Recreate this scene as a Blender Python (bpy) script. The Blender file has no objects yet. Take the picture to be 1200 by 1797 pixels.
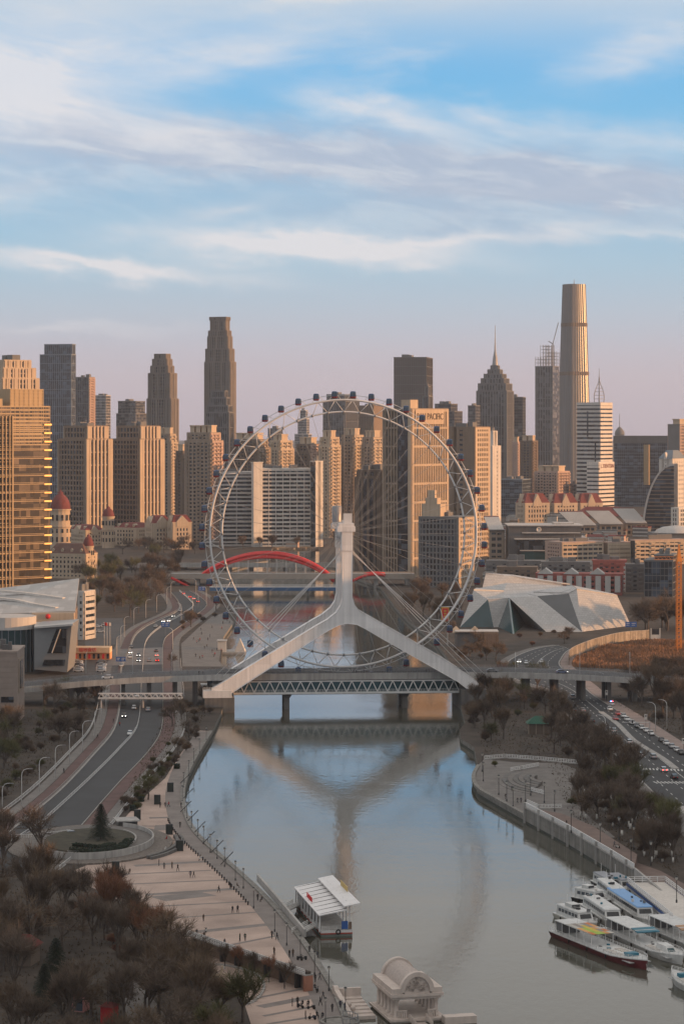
import bpy, math, random
from mathutils import Vector, Matrix
from mathutils.geometry import tessellate_polygon
random.seed(11)
SC = bpy.context.scene
COL = SC.collection
# ---------------------------------------------------------------- camera
F, YH, H = 4577.0, 740.0, 110.0          # focal length and horizon row in photo pixels, eye height above the water
cam = bpy.data.objects.new('camera', bpy.data.cameras.new('camera')); COL.objects.link(cam)
cam.location = (0, 0, H); cam.rotation_euler = (math.pi/2, 0, 0)
cam.data.sensor_fit = 'HORIZONTAL'; cam.data.sensor_width = 36; cam.data.lens = F/1200*36
cam.data.shift_y = -(898.5-YH)/1200
cam.data.clip_start = 1; cam.data.clip_end = 60000
SC.camera = cam
SC.view_settings.view_transform = 'Standard'; SC.view_settings.look = 'None'
SC.view_settings.exposure = 0.22; SC.view_settings.gamma = 1; SC.view_settings.use_curve_mapping = False
SC.render.engine = 'CYCLES'
cy = SC.cycles
cy.use_denoising = True; cy.max_bounces = 6; cy.diffuse_bounces = 2; cy.glossy_bounces = 3
cy.transmission_bounces = 2; cy.transparent_max_bounces = 6; cy.volume_bounces = 0
cy.caustics_reflective = False; cy.caustics_refractive = False; cy.sample_clamp_indirect = 6
try: cy.denoiser = 'OPENIMAGEDENOISE'; cy.denoising_prefilter = 'ACCURATE'
except Exception: pass
# ---------------------------------------------------------------- sun and sky
SUN_AZ, SUN_EL = 97.0, 5.6
def lin(c):
    return tuple(((v/255)/12.92 if v/255 <= 0.04045 else ((v/255+0.055)/1.055)**2.4) for v in c)
sd = bpy.data.lights.new('sun', 'SUN'); sun = bpy.data.objects.new('sun', sd); COL.objects.link(sun)
sd.energy = 5.0; sd.angle = math.radians(0.5); sd.color = (1.0, 0.50, 0.20)
S = Vector((math.sin(math.radians(SUN_AZ)), math.cos(math.radians(SUN_AZ)), math.tan(math.radians(SUN_EL)))).normalized()
sun.rotation_euler = (-S).to_track_quat('-Z', 'Y').to_euler(); sun.location = (600, 200, 400)
W = bpy.data.worlds.new('World'); SC.world = W; W.use_nodes = True
wn, wl = W.node_tree.nodes, W.node_tree.links
wn.clear()
def N(t, **k):
    n = wn.new(t)
    for a, b in k.items(): setattr(n, a, b)
    return n
def M(op, a, b=None, c=None, clamp=False):
    n = wn.new('ShaderNodeMath'); n.operation = op; n.use_clamp = clamp
    for i, v in enumerate((a, b, c)):
        if v is None: continue
        if isinstance(v, (int, float)): n.inputs[i].default_value = v
        else: wl.new(v, n.inputs[i])
    return n.outputs[0]
def smooth(x, lo, hi):
    n = wn.new('ShaderNodeMapRange'); n.interpolation_type = 'SMOOTHSTEP'
    wl.new(x, n.inputs['Value']); n.inputs['From Min'].default_value = lo; n.inputs['From Max'].default_value = hi
    return n.outputs[0]
tc = N('ShaderNodeTexCoord'); sep = N('ShaderNodeSeparateXYZ'); wl.new(tc.outputs['Generated'], sep.inputs[0])
X, Y, Z = sep.outputs
hyp = M('SQRT', M('ADD', M('MULTIPLY', X, X), M('MULTIPLY', Y, Y)))
el = M('DIVIDE', Z, M('MAXIMUM', hyp, 0.02))
az = M('ARCTAN2', X, Y)
U, V = M('MULTIPLY', az, 10.0), M('MULTIPLY', el, 10.0)      # one unit = 458 photo pixels
def cloudnoise(su, sv, ou, tilt, scale, detail, rough=0.55, dist=0.0):
    cmb = N('ShaderNodeCombineXYZ')
    wl.new(M('MULTIPLY_ADD', U, su, ou), cmb.inputs[0])
    wl.new(M('MULTIPLY', M('ADD', V, M('MULTIPLY', U, tilt)), sv), cmb.inputs[1])
    n = N('ShaderNodeTexNoise'); n.inputs['Scale'].default_value = scale; n.inputs['Detail'].default_value = detail
    n.inputs['Roughness'].default_value = rough; n.inputs['Distortion'].default_value = dist
    wl.new(cmb.outputs[0], n.inputs['Vector']); return n.outputs['Fac']
warp1 = M('SUBTRACT', cloudnoise(1, 2.2, 3.1, 0.1, 1.6, 4), 0.5)
warp2 = M('SUBTRACT', cloudnoise(1, 2.5, 9.7, 0.1, 3.4, 4), 0.5)
Uw = M('ADD', U, M('MULTIPLY', warp1, 0.55)); Vw = M('ADD', V, M('MULTIPLY', warp2, 0.16))
wisp = cloudnoise(1, 4.5, 0.0, 0.16, 2.2, 8, 0.62, 0.5)
wisp2 = cloudnoise(1, 3.4, 5.0, -0.12, 1.1, 7, 0.6, 0.3)
def streak(px, py, a, b, tilt, amp):
    u0, v0 = (px-600)/457.7, (740-py)/457.7
    du = M('SUBTRACT', Uw, u0); dv = M('SUBTRACT', M('SUBTRACT', Vw, v0), M('MULTIPLY', du, tilt))
    q = M('ADD', M('POWER', M('DIVIDE', du, a/457.7), 2), M('POWER', M('DIVIDE', dv, b/457.7), 2))
    return M('MULTIPLY', M('EXPONENT', M('MULTIPLY', q, -1)), amp)
white = None
for s in [(540, 432, 260, 25, -0.05, 1.5), (170, 466, 240, 16, -0.08, 1.25), (660, 196, 130, 30, -0.25, .85), (860, 208, 70, 22, -0.2, .6),
          (60, 120, 200, 110, 0.15, .95), (400, 95, 170, 40, 0.35, .45), (1120, 90, 130, 40, 0.25, .55), (390, 368, 110, 16, .12, .55),
          (1100, 240, 200, 26, -.08, .5), (800, 420, 300, 12, .08, .7), (120, 190, 300, 40, -.2, .6), (150, 580, 150, 10, 0.0, .35), (620, 0, 200, 10, .1, .5),
          (0, 340, 90, 26, 0.1, .45), (740, 465, 60, 8, .1, .4), (1150, 410, 120, 10, .05, .4)]:
    t = streak(*s); white = t if white is None else M('ADD', white, t)
band = None
for s in [(150, 250, 420, 55, -.08, .9), (620, 275, 420, 52, -.1, .9), (1000, 320, 420, 60, -.06, .95), (700, 385, 330, 40, -.03, .6), (40, 330, 250, 50, -.05, .5)]:
    t = streak(*s); band = t if band is None else M('ADD', band, t)
fill = smooth(wisp2, 0.50, 0.80)
wfac = M('MULTIPLY', white, M('MULTIPLY_ADD', wisp, 1.9, 0.05))
wfac = M('ADD', wfac, M('MULTIPLY', fill, M('MULTIPLY', smooth(V, 0.5, 1.2), 0.45)))
wfac = M('MULTIPLY', M('MINIMUM', wfac, 1.0), 0.86)
bfac = M('MINIMUM', M('MULTIPLY', band, M('MULTIPLY_ADD', wisp2, 0.9, 0.35)), 0.85)
ramp = N('ShaderNodeValToRGB'); cr = ramp.color_ramp; cr.interpolation = 'B_SPLINE' if False else 'LINEAR'
stops = [(-0.25, (96, 90, 92)), (-0.03, (172, 158, 168)), (0.0, (184, 175, 187)), (0.014, (189, 181, 193)), (0.026, (188, 186, 198)), (0.042, (178, 192, 207)), (0.060, (164, 194, 214)),
         (0.085, (142, 190, 220)), (0.118, (118, 184, 226)), (0.162, (98, 174, 228)), (0.30, (80, 146, 206)), (0.75, (66, 114, 170))]
cr.elements[0].position = 0; cr.elements[1].position = 1
for e, c in stops[1:-1]: cr.elements.new((e+.25))
for e, (p, c) in zip(cr.elements, stops): e.position = p+.25; e.color = (*lin(c), 1)
wl.new(M('ADD', el, 0.25), ramp.inputs[0])
def mix(f, a, b, typ='MIX'):
    n = wn.new('ShaderNodeMix'); n.data_type = 'RGBA'; n.blend_type = typ
    for sock, v in ((n.inputs[0], f), (n.inputs[6], a), (n.inputs[7], b)):
        if isinstance(v, (int, float)): sock.default_value = v
        elif isinstance(v, tuple): sock.default_value = (*v, 1)
        else: wl.new(v, sock)
    return n.outputs[2]
c = mix(bfac, ramp.outputs[0], mix(smooth(wisp, .42, .66), lin((174, 184, 204)), lin((205, 208, 217))))
c = mix(wfac, c, lin((226, 223, 226)))
# above the frame a closed cloud sheet is added to brighten and neutralise ambient light
c = mix(M('MULTIPLY', smooth(V, 1.3, 1.85), M('MULTIPLY_ADD', wisp2, .4, .72), None, True), c, lin((226, 221, 214)))
# the clear-air part of the sky comes from the Nishita model
sky = N('ShaderNodeTexSky'); sky.sky_type = 'NISHITA'; sky.sun_disc = False
sky.sun_elevation = math.radians(SUN_EL); sky.sun_rotation = math.radians(SUN_AZ); sky.altitude = 100; sky.dust_density = 2.0
vs = N('ShaderNodeVectorMath'); vs.operation = 'SCALE'; vs.inputs['Scale'].default_value = 9.7; wl.new(c, vs.inputs[0])
fin = mix(0.92, sky.outputs[0], vs.outputs[0])
bg = N('ShaderNodeBackground'); bg.inputs['Strength'].default_value = 0.1; wl.new(fin, bg.inputs['Color'])
out = N('ShaderNodeOutputWorld'); wl.new(bg.outputs[0], out.inputs['Surface'])

# ---------------------------------------------------------------- helpers
def P(px, py, z=2.0):
    """point of the horizontal plane z seen at photo pixel (px, py)"""
    d = F*(H-z)/(py-YH); return Vector(((px-600)/F*d, d, z))
def A(px, py, d):
    """point at depth d seen at photo pixel (px, py)"""
    return Vector(((px-600)/F*d, d, H-(py-YH)/F*d))
def ZT(py, d): return H-(py-YH)/F*d
def XT(px, d): return (px-600)/F*d

MATS = {}; KIDS = {}
def mat(name, col, rough=0.7, metal=0.0, var=0.18, scale=0.25, streak=0.0, spec=0.35, emit=None, est=0.0, bump=0.0, bscale=4.0, obvar=0.0, coat=0.0, cell=None, cellr=(.6, 3.0)):
    """procedural surface: base colour broken up by noise, optional vertical streaks, per-object variation, bump and emission"""
    if name in MATS: return MATS[name]
    m = bpy.data.materials.new(name); m.use_nodes = True; MATS[name] = m
    nt = m.node_tree; nd, lk = nt.nodes, nt.links
    b = nd['Principled BSDF']
    b.inputs['Roughness'].default_value = rough; b.inputs['Metallic'].default_value = metal
    b.inputs['Specular IOR Level'].default_value = spec
    if coat: b.inputs['Coat Weight'].default_value = coat
    g = nd.new('ShaderNodeNewGeometry'); pos = g.outputs['Position']
    n = nd.new('ShaderNodeTexNoise'); n.inputs['Scale'].default_value = scale; n.inputs['Detail'].default_value = 5; n.inputs['Roughness'].default_value = .65
    lk.new(pos, n.inputs['Vector'])
    mr = nd.new('ShaderNodeMapRange'); mr.inputs['From Min'].default_value = .3; mr.inputs['From Max'].default_value = .7
    mr.inputs['To Min'].default_value = 1-var; mr.inputs['To Max'].default_value = 1+var; lk.new(n.outputs['Fac'], mr.inputs['Value'])
    fac = mr.outputs[0]
    if streak:
        mp = nd.new('ShaderNodeMapping'); mp.inputs['Scale'].default_value = (0.9, 0.9, 0.04); lk.new(pos, mp.inputs['Vector'])
        n2 = nd.new('ShaderNodeTexNoise'); n2.inputs['Scale'].default_value = 1.0; n2.inputs['Detail'].default_value = 4; lk.new(mp.outputs[0], n2.inputs['Vector'])
        m2 = nd.new('ShaderNodeMapRange'); m2.inputs['From Min'].default_value = .35; m2.inputs['From Max'].default_value = .7
        m2.inputs['To Min'].default_value = 1+streak*.4; m2.inputs['To Max'].default_value = 1-streak; lk.new(n2.outputs['Fac'], m2.inputs['Value'])
        mm = nd.new('ShaderNodeMath'); mm.operation = 'MULTIPLY'; lk.new(fac, mm.inputs[0]); lk.new(m2.outputs[0], mm.inputs[1]); fac = mm.outputs[0]
    if cell:                      # every window bay its own random tone, as from blinds
        sn = nd.new('ShaderNodeVectorMath'); sn.operation = 'SNAP'; sn.inputs[1].default_value = cell; lk.new(pos, sn.inputs[0])
        wn_ = nd.new('ShaderNodeTexWhiteNoise'); lk.new(sn.outputs[0], wn_.inputs['Vector'])
        m4 = nd.new('ShaderNodeMapRange'); m4.interpolation_type = 'SMOOTHSTEP'; m4.inputs['From Min'].default_value = .45; m4.inputs['To Min'].default_value = cellr[0]; m4.inputs['To Max'].default_value = cellr[1]; lk.new(wn_.outputs['Value'], m4.inputs['Value'])
        mm = nd.new('ShaderNodeMath'); mm.operation = 'MULTIPLY'; lk.new(fac, mm.inputs[0]); lk.new(m4.outputs[0], mm.inputs[1]); fac = mm.outputs[0]
    if obvar:
        oi = nd.new('ShaderNodeObjectInfo'); m3 = nd.new('ShaderNodeMapRange'); m3.inputs['To Min'].default_value = 1-obvar; m3.inputs['To Max'].default_value = 1+obvar
        lk.new(oi.outputs['Random'], m3.inputs['Value'])
        mm = nd.new('ShaderNodeMath'); mm.operation = 'MULTIPLY'; lk.new(fac, mm.inputs[0]); lk.new(m3.outputs[0], mm.inputs[1]); fac = mm.outputs[0]
    v = nd.new('ShaderNodeVectorMath'); v.operation = 'SCALE'; v.inputs[0].default_value = col[:3]; lk.new(fac, v.inputs['Scale'])
    lk.new(v.outputs[0], b.inputs['Base Color'])
    if emit:
        b.inputs['Emission Color'].default_value = (*emit, 1); b.inputs['Emission Strength'].default_value = est
    if bump:
        n3 = nd.new('ShaderNodeTexNoise'); n3.inputs['Scale'].default_value = bscale; n3.inputs['Detail'].default_value = 4; lk.new(pos, n3.inputs['Vector'])
        bp = nd.new('ShaderNodeBump'); bp.inputs['Strength'].default_value = bump; bp.inputs['Distance'].default_value = .1
        lk.new(n3.outputs['Fac'], bp.inputs['Height']); lk.new(bp.outputs[0], b.inputs['Normal'])
    return m

class MB:
    """collects shapes; build() links them as ONE mesh object"""
    def __init__(s): s.v = []; s.f = []; s.m = []; s.sm = []
    def add(s, vs, fs, mi=0, smooth=False):
        o = len(s.v); s.v += [tuple(v) for v in vs]
        for f in fs: s.f.append(tuple(i+o for i in f)); s.m.append(mi); s.sm.append(smooth)
        return s
    def box(s, x0, x1, y0, y1, z0, z1, mi=0):
        return s.add([(x0,y0,z0),(x1,y0,z0),(x1,y1,z0),(x0,y1,z0),(x0,y0,z1),(x1,y0,z1),(x1,y1,z1),(x0,y1,z1)],
                     [(0,3,2,1),(4,5,6,7),(0,1,5,4),(1,2,6,5),(2,3,7,6),(3,0,4,7)], mi)
    def rbox(s, c, sx, sy, sz, rz=0, mi=0):
        """box with its base centre at c, turned by rz"""
        ca, sa = math.cos(rz), math.sin(rz); pts = []
        for z in (0, sz):
            for x, y in ((-sx/2,-sy/2),(sx/2,-sy/2),(sx/2,sy/2),(-sx/2,sy/2)):
                pts.append((c[0]+x*ca-y*sa, c[1]+x*sa+y*ca, c[2]+z))
        return s.add(pts, [(0,3,2,1),(4,5,6,7),(0,1,5,4),(1,2,6,5),(2,3,7,6),(3,0,4,7)], mi)
    def hexa(s, p, mi=0):
        return s.add(p, [(0,3,2,1),(4,5,6,7),(0,1,5,4),(1,2,6,5),(2,3,7,6),(3,0,4,7)], mi)
    def bar(s, p, q, w, h=None, mi=0, up=(0,0,1)):
        p, q = Vector(p), Vector(q); h = h or w; d = (q-p).normalized(); up = Vector(up)
        if abs(d.dot(up)) > .98: up = Vector((0,1,0))
        a = d.cross(up).normalized()*w/2; b = a.cross(d).normalized()*h/2
        return s.hexa([p-a-b, p+a-b, q+a-b, q-a-b, p-a+b, p+a+b, q+a+b, q-a+b], mi)
    def tube(s, pts, r, n=6, mi=0, closed=False, cap=True):
        pts = [Vector(p) for p in pts]; k = len(pts); rs = r if isinstance(r, (list, tuple)) else [r]*k
        vs = []; prev = None
        for i, p in enumerate(pts):
            if closed: t = pts[(i+1)%k]-pts[i-1]
            else: t = pts[min(i+1,k-1)]-pts[max(i-1,0)]
            t = t.normalized() if t.length > 1e-9 else Vector((0,0,1))
            ref = prev if prev is not None else (Vector((0,0,1)) if abs(t.z) < .9 else Vector((1,0,0)))
            a = (ref-t*ref.dot(t))
            a = a.normalized() if a.length > 1e-6 else t.orthogonal().normalized()
            prev = a; b = t.cross(a)
            for j in range(n):
                an = 2*math.pi*j/n; vs.append(p+(a*math.cos(an)+b*math.sin(an))*rs[i])
        fs = []
        for i in range(k if closed else k-1):
            for j in range(n):
                i2 = (i+1) % k; fs.append((i*n+j, i*n+(j+1)%n, i2*n+(j+1)%n, i2*n+j))
        if cap and not closed: fs += [tuple(range(n-1,-1,-1)), tuple(range((k-1)*n, k*n))]
        return s.add(vs, fs, mi, n > 4)
    def lathe(s, prof, c=(0,0,0), n=16, mi=0, smooth=True, a0=0, a1=2*math.pi):
        full = abs(a1-a0-2*math.pi) < 1e-6; m_ = n if full else n+1
        vs = [(c[0]+r*math.cos(a0+(a1-a0)*j/n), c[1]+r*math.sin(a0+(a1-a0)*j/n), c[2]+z) for r, z in prof for j in range(m_)]
        fs = []
        for i in range(len(prof)-1):
            for j in range(n):
                j2 = (j+1) % m_
                fs.append((i*m_+j, i*m_+j2, (i+1)*m_+j2, (i+1)*m_+j))
        return s.add(vs, fs, mi, smooth)
    def prism(s, poly, z0, z1, mi=0, side=None, bottom=False):
        """vertical prism over a plan polygon (list of (x, y))"""
        n = len(poly); ar = sum(poly[i][0]*poly[(i+1)%n][1]-poly[(i+1)%n][0]*poly[i][1] for i in range(n))
        if ar < 0: poly = poly[::-1]
        tri = tessellate_polygon([[Vector((p[0], p[1], 0)) for p in poly]])
        top = [(p[0], p[1], z1) for p in poly]; fs = []
        for t in tri:
            a, b, c = (Vector(top[i]) for i in t)
            fs.append(tuple(t) if (b-a).cross(c-a).z > 0 else (t[0], t[2], t[1]))
        s.add(top, fs, mi)
        s.add([(p[0], p[1], z0) for p in poly]+top, [(i, (i+1)%n, n+(i+1)%n, n+i) for i in range(n)], mi if side is None else side)
        return s
    def extrude(s, poly, fr, thick, mi=0):
        """polygon of (a, b) in the frame fr=(origin, ax, bx, nx) extruded by thick along nx"""
        o, ax, bx, nx = fr; n = len(poly)
        tri = tessellate_polygon([[Vector((p[0], p[1], 0)) for p in poly]])
        f0 = [o+ax*p[0]+bx*p[1] for p in poly]; f1 = [p+nx*thick for p in f0]
        ar = sum(poly[i][0]*poly[(i+1)%n][1]-poly[(i+1)%n][0]*poly[i][1] for i in range(n))
        s.add(f0+f1, [tuple(t) for t in tri]+[tuple(i+n for i in t[::-1]) for t in tri]+[(i, (i+1)%n, n+(i+1)%n, n+i) for i in range(n)], mi)
        return s
    def mesh(s, name, mats):
        me = bpy.data.meshes.new(name); me.from_pydata(s.v, [], s.f)
        for m_ in mats: me.materials.append(m_)
        me.polygons.foreach_set('material_index', s.m); me.polygons.foreach_set('use_smooth', s.sm)
        me.update(); return me
    def build(s, name, mats, parent=None, loc=None, rz=0):
        if not isinstance(mats, (list, tuple)): mats = [mats]
        return link(name, s.mesh(name, mats), parent, loc, rz)
def link(name, me, parent=None, loc=None, rz=0):
    o = bpy.data.objects.new(name, me); COL.objects.link(o)
    if parent is not None: o.parent = parent; KIDS.setdefault(parent.name, []).append(o)
    if loc is not None: o.location = loc
    if rz: o.rotation_euler[2] = rz
    return o
def tag(o, label=None, cat=None, group=None, kind=None):
    if label: o['label'] = label
    if cat: o['category'] = cat
    if group: o['group'] = group
    if kind: o['kind'] = kind
    return o
def thing(name, label, cat, loc=(0,0,0), rz=0, group=None):
    o = bpy.data.objects.new(name, None); COL.objects.link(o); o.location = loc; o.rotation_euler[2] = rz
    o.empty_display_size = .5
    return tag(o, label, cat, group)
def copy_tree(o, parent=None, loc=None, rz=None, sc=None, label=None, group=None):
    c_ = o.copy(); COL.objects.link(c_); c_.parent = parent
    if parent is None:
        if loc is not None: c_.location = loc
        if rz is not None: c_.rotation_euler[2] = rz
        if sc is not None: c_.scale = (sc, sc, sc) if isinstance(sc, (int, float)) else sc
        if label: c_['label'] = label
        if group: c_['group'] = group
    for ch in KIDS.get(o.name, ()): copy_tree(ch, c_)
    return c_
def struct(name, mb, mats, parent=None):
    o = mb.build(name, mats, parent)
    if parent is None: o['kind'] = 'structure'
    return o
# ---------------------------------------------------------------- materials used all over
m_soil = mat('soil', (.05, .039, .031), .95, var=.5, scale=.12)
m_city = mat('city_ground', (.11, .10, .095), .95, var=.35, scale=.02)
m_quay = mat('quay_stone', (.20, .19, .175), .8, var=.25, scale=.3, streak=.35)
m_asph = mat('asphalt', (.02, .0215, .025), .7, var=.4, scale=.06)
m_asph2 = mat('worn_asphalt', (.06, .06, .062), .8, var=.25, scale=.12)
m_paint = mat('road_paint', (.55, .55, .53), .6, var=.25, scale=.5)
m_kerb = mat('kerb_stone', (.32, .305, .29), .8, var=.2, scale=.6)
m_cycle = mat('red_cycle_lane', (.105, .06, .055), .85, var=.25, scale=.2)
m_pave = mat('grey_paving', (.15, .138, .13), .85, var=.22, scale=.25)
m_pinkpave = mat('pink_granite_paving', (.385, .288, .242), .8, var=.28, scale=.06)
m_greypave = mat('dark_band_paving', (.185, .16, .148), .8, var=.2, scale=.2)
m_white = mat('white_paint', (.62, .61, .61), .45, var=.06, scale=.2, streak=.10)
m_whitem = mat('white_metal', (.66, .65, .64), .4, var=.08, scale=.5)
m_conc = mat('pale_concrete', (.36, .345, .33), .8, var=.15, scale=.15, streak=.25)
m_dconc = mat('dark_concrete', (.13, .125, .12), .85, var=.2, scale=.2, streak=.3)
m_dark = mat('dark_metal', (.022, .023, .025), .5, var=.2)
m_steel = mat('grey_steel', (.25, .25, .26), .45, .4, var=.15)
m_glass = mat('dark_glass', (.022, .027, .034), .12, var=.25, scale=.08, spec=.6, cell=(3.6, 3.6, 3.6))
m_tglass = mat('teal_glass', (.015, .055, .065), .15, var=.3, scale=.1, spec=.6)
m_red = mat('red_steel', (.62, .03, .03), .5, var=.15)
m_signblue = mat('sign_blue', (.03, .10, .32), .5, var=.08)
m_brick = mat('brown_brick', (.17, .115, .085), .9, var=.3, scale=.6)
m_gold = mat('warm_stone', (.50, .40, .29), .75, var=.12, scale=.15, streak=.15)

# ---------------------------------------------------------------- river and ground
LB = [(640,1900),(625,1840),(612,1797),(592,1745),(562,1694),(532,1650),(484,1592),(442,1550),(402,1514),(366,1483),(341,1456),(327,1426),
      (323,1392),(331,1357),(349,1322),(372,1284),(390,1246),(398,1212),(388,1166),(392,1118),(412,1089),(416,1066),(392,1046),(378,1028),(380,1012),(396,1000),(430,990),(470,984)]
RB = [(1400,1900),(1290,1700),(1200,1603),(1140,1560),(1078,1521),(1000,1474),(922,1432),(872,1404),(838,1384),(829,1364),(838,1344),
      (832,1312),(808,1296),(806,1282),(816,1268),(806,1228),(800,1190),(790,1162),(764,1126),(720,1092),(694,1066),(680,1046),(668,1030),(630,1016),(606,1004),(590,994),(560,986)]
def flatxy(pts, z=2.0): return [(p.x, p.y) for p in (P(a, b, z) for a, b in pts)]
Lw, Rw = flatxy(LB), flatxy(RB)
poly = [(-9000, 60), (-40, 60), (Lw[0][0]-6, 250)] + Lw + [(-60, 2300), (-20, 2330)] + Rw[::-1] + [(Rw[0][0]+10, 250), (Rw[0][0]+30, 60), (9000, 60), (9000, 15000), (-9000, 15000)]
g = MB().prism(poly, -2.0, 2.0, 0, 1)
ground = struct('ground', g, [m_soil, m_quay])
m_water = bpy.data.materials.new('river_water'); m_water.use_nodes = True
nt = m_water.node_tree; nd, lk = nt.nodes, nt.links; b = nd['Principled BSDF']
b.inputs['Base Color'].default_value = (.066, .066, .052, 1); b.inputs['Specular Tint'].default_value = (1.0, .85, .68, 1); b.inputs['Roughness'].default_value = .025; b.inputs['IOR'].default_value = 1.33
geo = nd.new('ShaderNodeNewGeometry')
def wnoise(sx, sy, scale, det):
    mp = nd.new('ShaderNodeMapping'); mp.inputs['Scale'].default_value = (sx, sy, 1); lk.new(geo.outputs['Position'], mp.inputs[0])
    n = nd.new('ShaderNodeTexNoise'); n.inputs['Scale'].default_value = scale; n.inputs['Detail'].default_value = det; lk.new(mp.outputs[0], n.inputs['Vector']); return n.outputs['Fac']
a1, a2, a3 = wnoise(1, .45, .55, 3), wnoise(1, .6, 1.7, 3), wnoise(.25, 1.0, .035, 3)
def mth(op, a, b_):
    n = nd.new('ShaderNodeMath'); n.operation = op
    for i, v in enumerate((a, b_)):
        if isinstance(v, (int, float)): n.inputs[i].default_value = v
        else: lk.new(v, n.inputs[i])
    return n.outputs[0]
gust = nd.new('ShaderNodeMapRange'); gust.inputs['From Min'].default_value = .38; gust.inputs['From Max'].default_value = .66; gust.inputs['To Min'].default_value = .55; gust.inputs['To Max'].default_value = 1.25; lk.new(a3, gust.inputs[0])
hgt = mth('MULTIPLY', mth('ADD', mth('MULTIPLY', a1, .6), mth('MULTIPLY', a2, .25)), gust.outputs[0])
bp = nd.new('ShaderNodeBump'); bp.inputs['Strength'].default_value = .42; bp.inputs['Distance'].default_value = .15; lk.new(hgt, bp.inputs['Height']); lk.new(bp.outputs[0], b.inputs['Normal'])
w = MB().add([(-900, 40, 0), (900, 40, 0), (900, 2600, 0), (-900, 2600, 0)], [(0,1,2,3)])
struct('river_water', w, m_water)
m_tide = mat('tide_stain', (.035, .04, .03), .6, var=.3, scale=.8)
for ln, sg_ in ((Lw, 1), (Rw, -1)):
    mb = MB()
    for (x0, y0), (x1, y1) in zip(ln, ln[1:]): mb.bar((x0, y0, -.3), (x1, y1, -.3), .24, 1.7)
    struct('waterline', mb, m_tide)

# ---------------------------------------------------------------- ferris wheel and its bridge
WY = 1006.0; SW = F/WY
WC = Vector((XT(603, WY), WY, ZT(936, WY)))
YAW = math.radians(4.9)
EX = Vector((math.cos(YAW), math.sin(YAW), 0)); EY = Vector((-math.sin(YAW), math.cos(YAW), 0)); EZ = Vector((0,0,1))
m_rim = mat('wheel_white', (.60, .585, .58), .4, var=.06)
wheel = thing('ferris_wheel', 'huge white observation wheel with glass cabins standing on the bridge', 'ferris wheel', WC, YAW)
RA, RB_, RC = 234.5/SW, 213.5/SW, 243/SW
def circ(R, dy, n=192): return [(R*math.cos(2*math.pi*i/n), dy, R*math.sin(2*math.pi*i/n)) for i in range(n)]
MB().tube(circ(RA, -1.0), .40, 8, closed=True).build('outer_rim', m_rim, wheel)
MB().tube(circ(RA, 1.6), .22, 6, closed=True).build('outer_rim', m_rim, wheel)
MB().tube(circ(RB_, 0), .34, 8, closed=True).build('inner_rim', m_rim, wheel)
MB().tube(circ(RC, 0.3), .12, 6, closed=True).build('guide_ring', m_rim, wheel)
def pol(R, deg, dy=0): a = math.radians(deg); return Vector((R*math.cos(a), dy, R*math.sin(a)))
for sgn, dy in (('', -1.0), ('', 1.6)):
    mb = MB()
    for k in range(48):
        a = 86.25+7.5*k; n_ = a+3.75
        mb.tube([pol(RB_, n_-7.5), pol(RA, a, dy)], .12 if dy < 0 else .07, 5); mb.tube([pol(RA, a, dy), pol(RB_, n_)], .12 if dy < 0 else .07, 5)
    tag(mb.build('rim_truss', m_rim, wheel), kind='stuff')
mb = MB()
for k in range(48): mb.lathe([(0,-.6),(.5,-.45),(.5,.45),(0,.6)], pol(RB_, 90+7.5*k), 6)
tag(mb.build('node_joint', m_steel, wheel), kind='stuff')
# spokes: a unit rod shared by all
rod = MB().tube([(0,0,0),(0,0,1)], .04, 5, cap=False).mesh('spoke', [mat('spoke_steel', (.30, .29, .285), .5, var=.05)])
for k in range(48):
    hub = pol(2.0, 90+7.5*k+ (25 if k%2 else -25), -4.5 if k%2 else 4.5); tip = pol(RB_, 90+7.5*k)
    for h_ in (hub, Vector((hub.x, -hub.y, hub.z))):
        o = link('spoke', rod, wheel); d = tip-h_; o.location = h_; o.rotation_mode = 'QUATERNION'
        o.rotation_quaternion = d.to_track_quat('Z', 'Y'); o.scale = (1, 1, d.length)
hubm = MB()
for p0, p1, r in (((0,-9,0),(0,9,0),1.5),((0,-5,0),(0,-4,0),2.6),((0,4,0),(0,5,0),2.6)): hubm.tube([p0, p1], r, 20)
hubm.build('hub', m_rim, wheel)
# cabin
m_cabglass = mat('cabin_glass', (.025, .05, .085), .12, var=.2, spec=.6)
m_cabred = mat('cabin_red', (.16, .02, .025), .4); m_cabblue = mat('cabin_blue', (.02, .06, .17), .35)
shell = MB(); prof = [(0.55,-1.35),(1.0,-1.25),(1.12,-.75)]
def capring(w, d, z): return [(-w,-d*.6,z),(-w*.6,-d,z),(w*.6,-d,z),(w,-d*.6,z),(w,d*.6,z),(w*.6,d,z),(-w*.6,d,z),(-w,d*.6,z)]
def loft(mb, rings, mi=0, cap0=True, cap1=True):
    n = len(rings[0]); vs = [p for r in rings for p in r]; fs = []
    for i in range(len(rings)-1):
        for j in range(n): fs.append((i*n+j, i*n+(j+1)%n, (i+1)*n+(j+1)%n, (i+1)*n+j))
    if cap0: fs.append(tuple(range(n-1,-1,-1)))
    if cap1: fs.append(tuple(range((len(rings)-1)*n, len(rings)*n)))
    return mb.add(vs, fs, mi)
me_base = loft(MB(), [capring(.75,.7,-1.4), capring(1.1,1.0,-1.2), capring(1.18,1.1,-.7)]).mesh('base', [m_cabred])
me_glass = loft(MB(), [capring(1.14,1.06,-.7), capring(1.12,1.05,.55), capring(.95,.9,1.05)], cap0=False, cap1=False).mesh('glass', [m_cabglass])
fr = MB(); loft(fr, [capring(.98,.93,1.03), capring(.9,.85,1.25), capring(.5,.45,1.4)])
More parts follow.
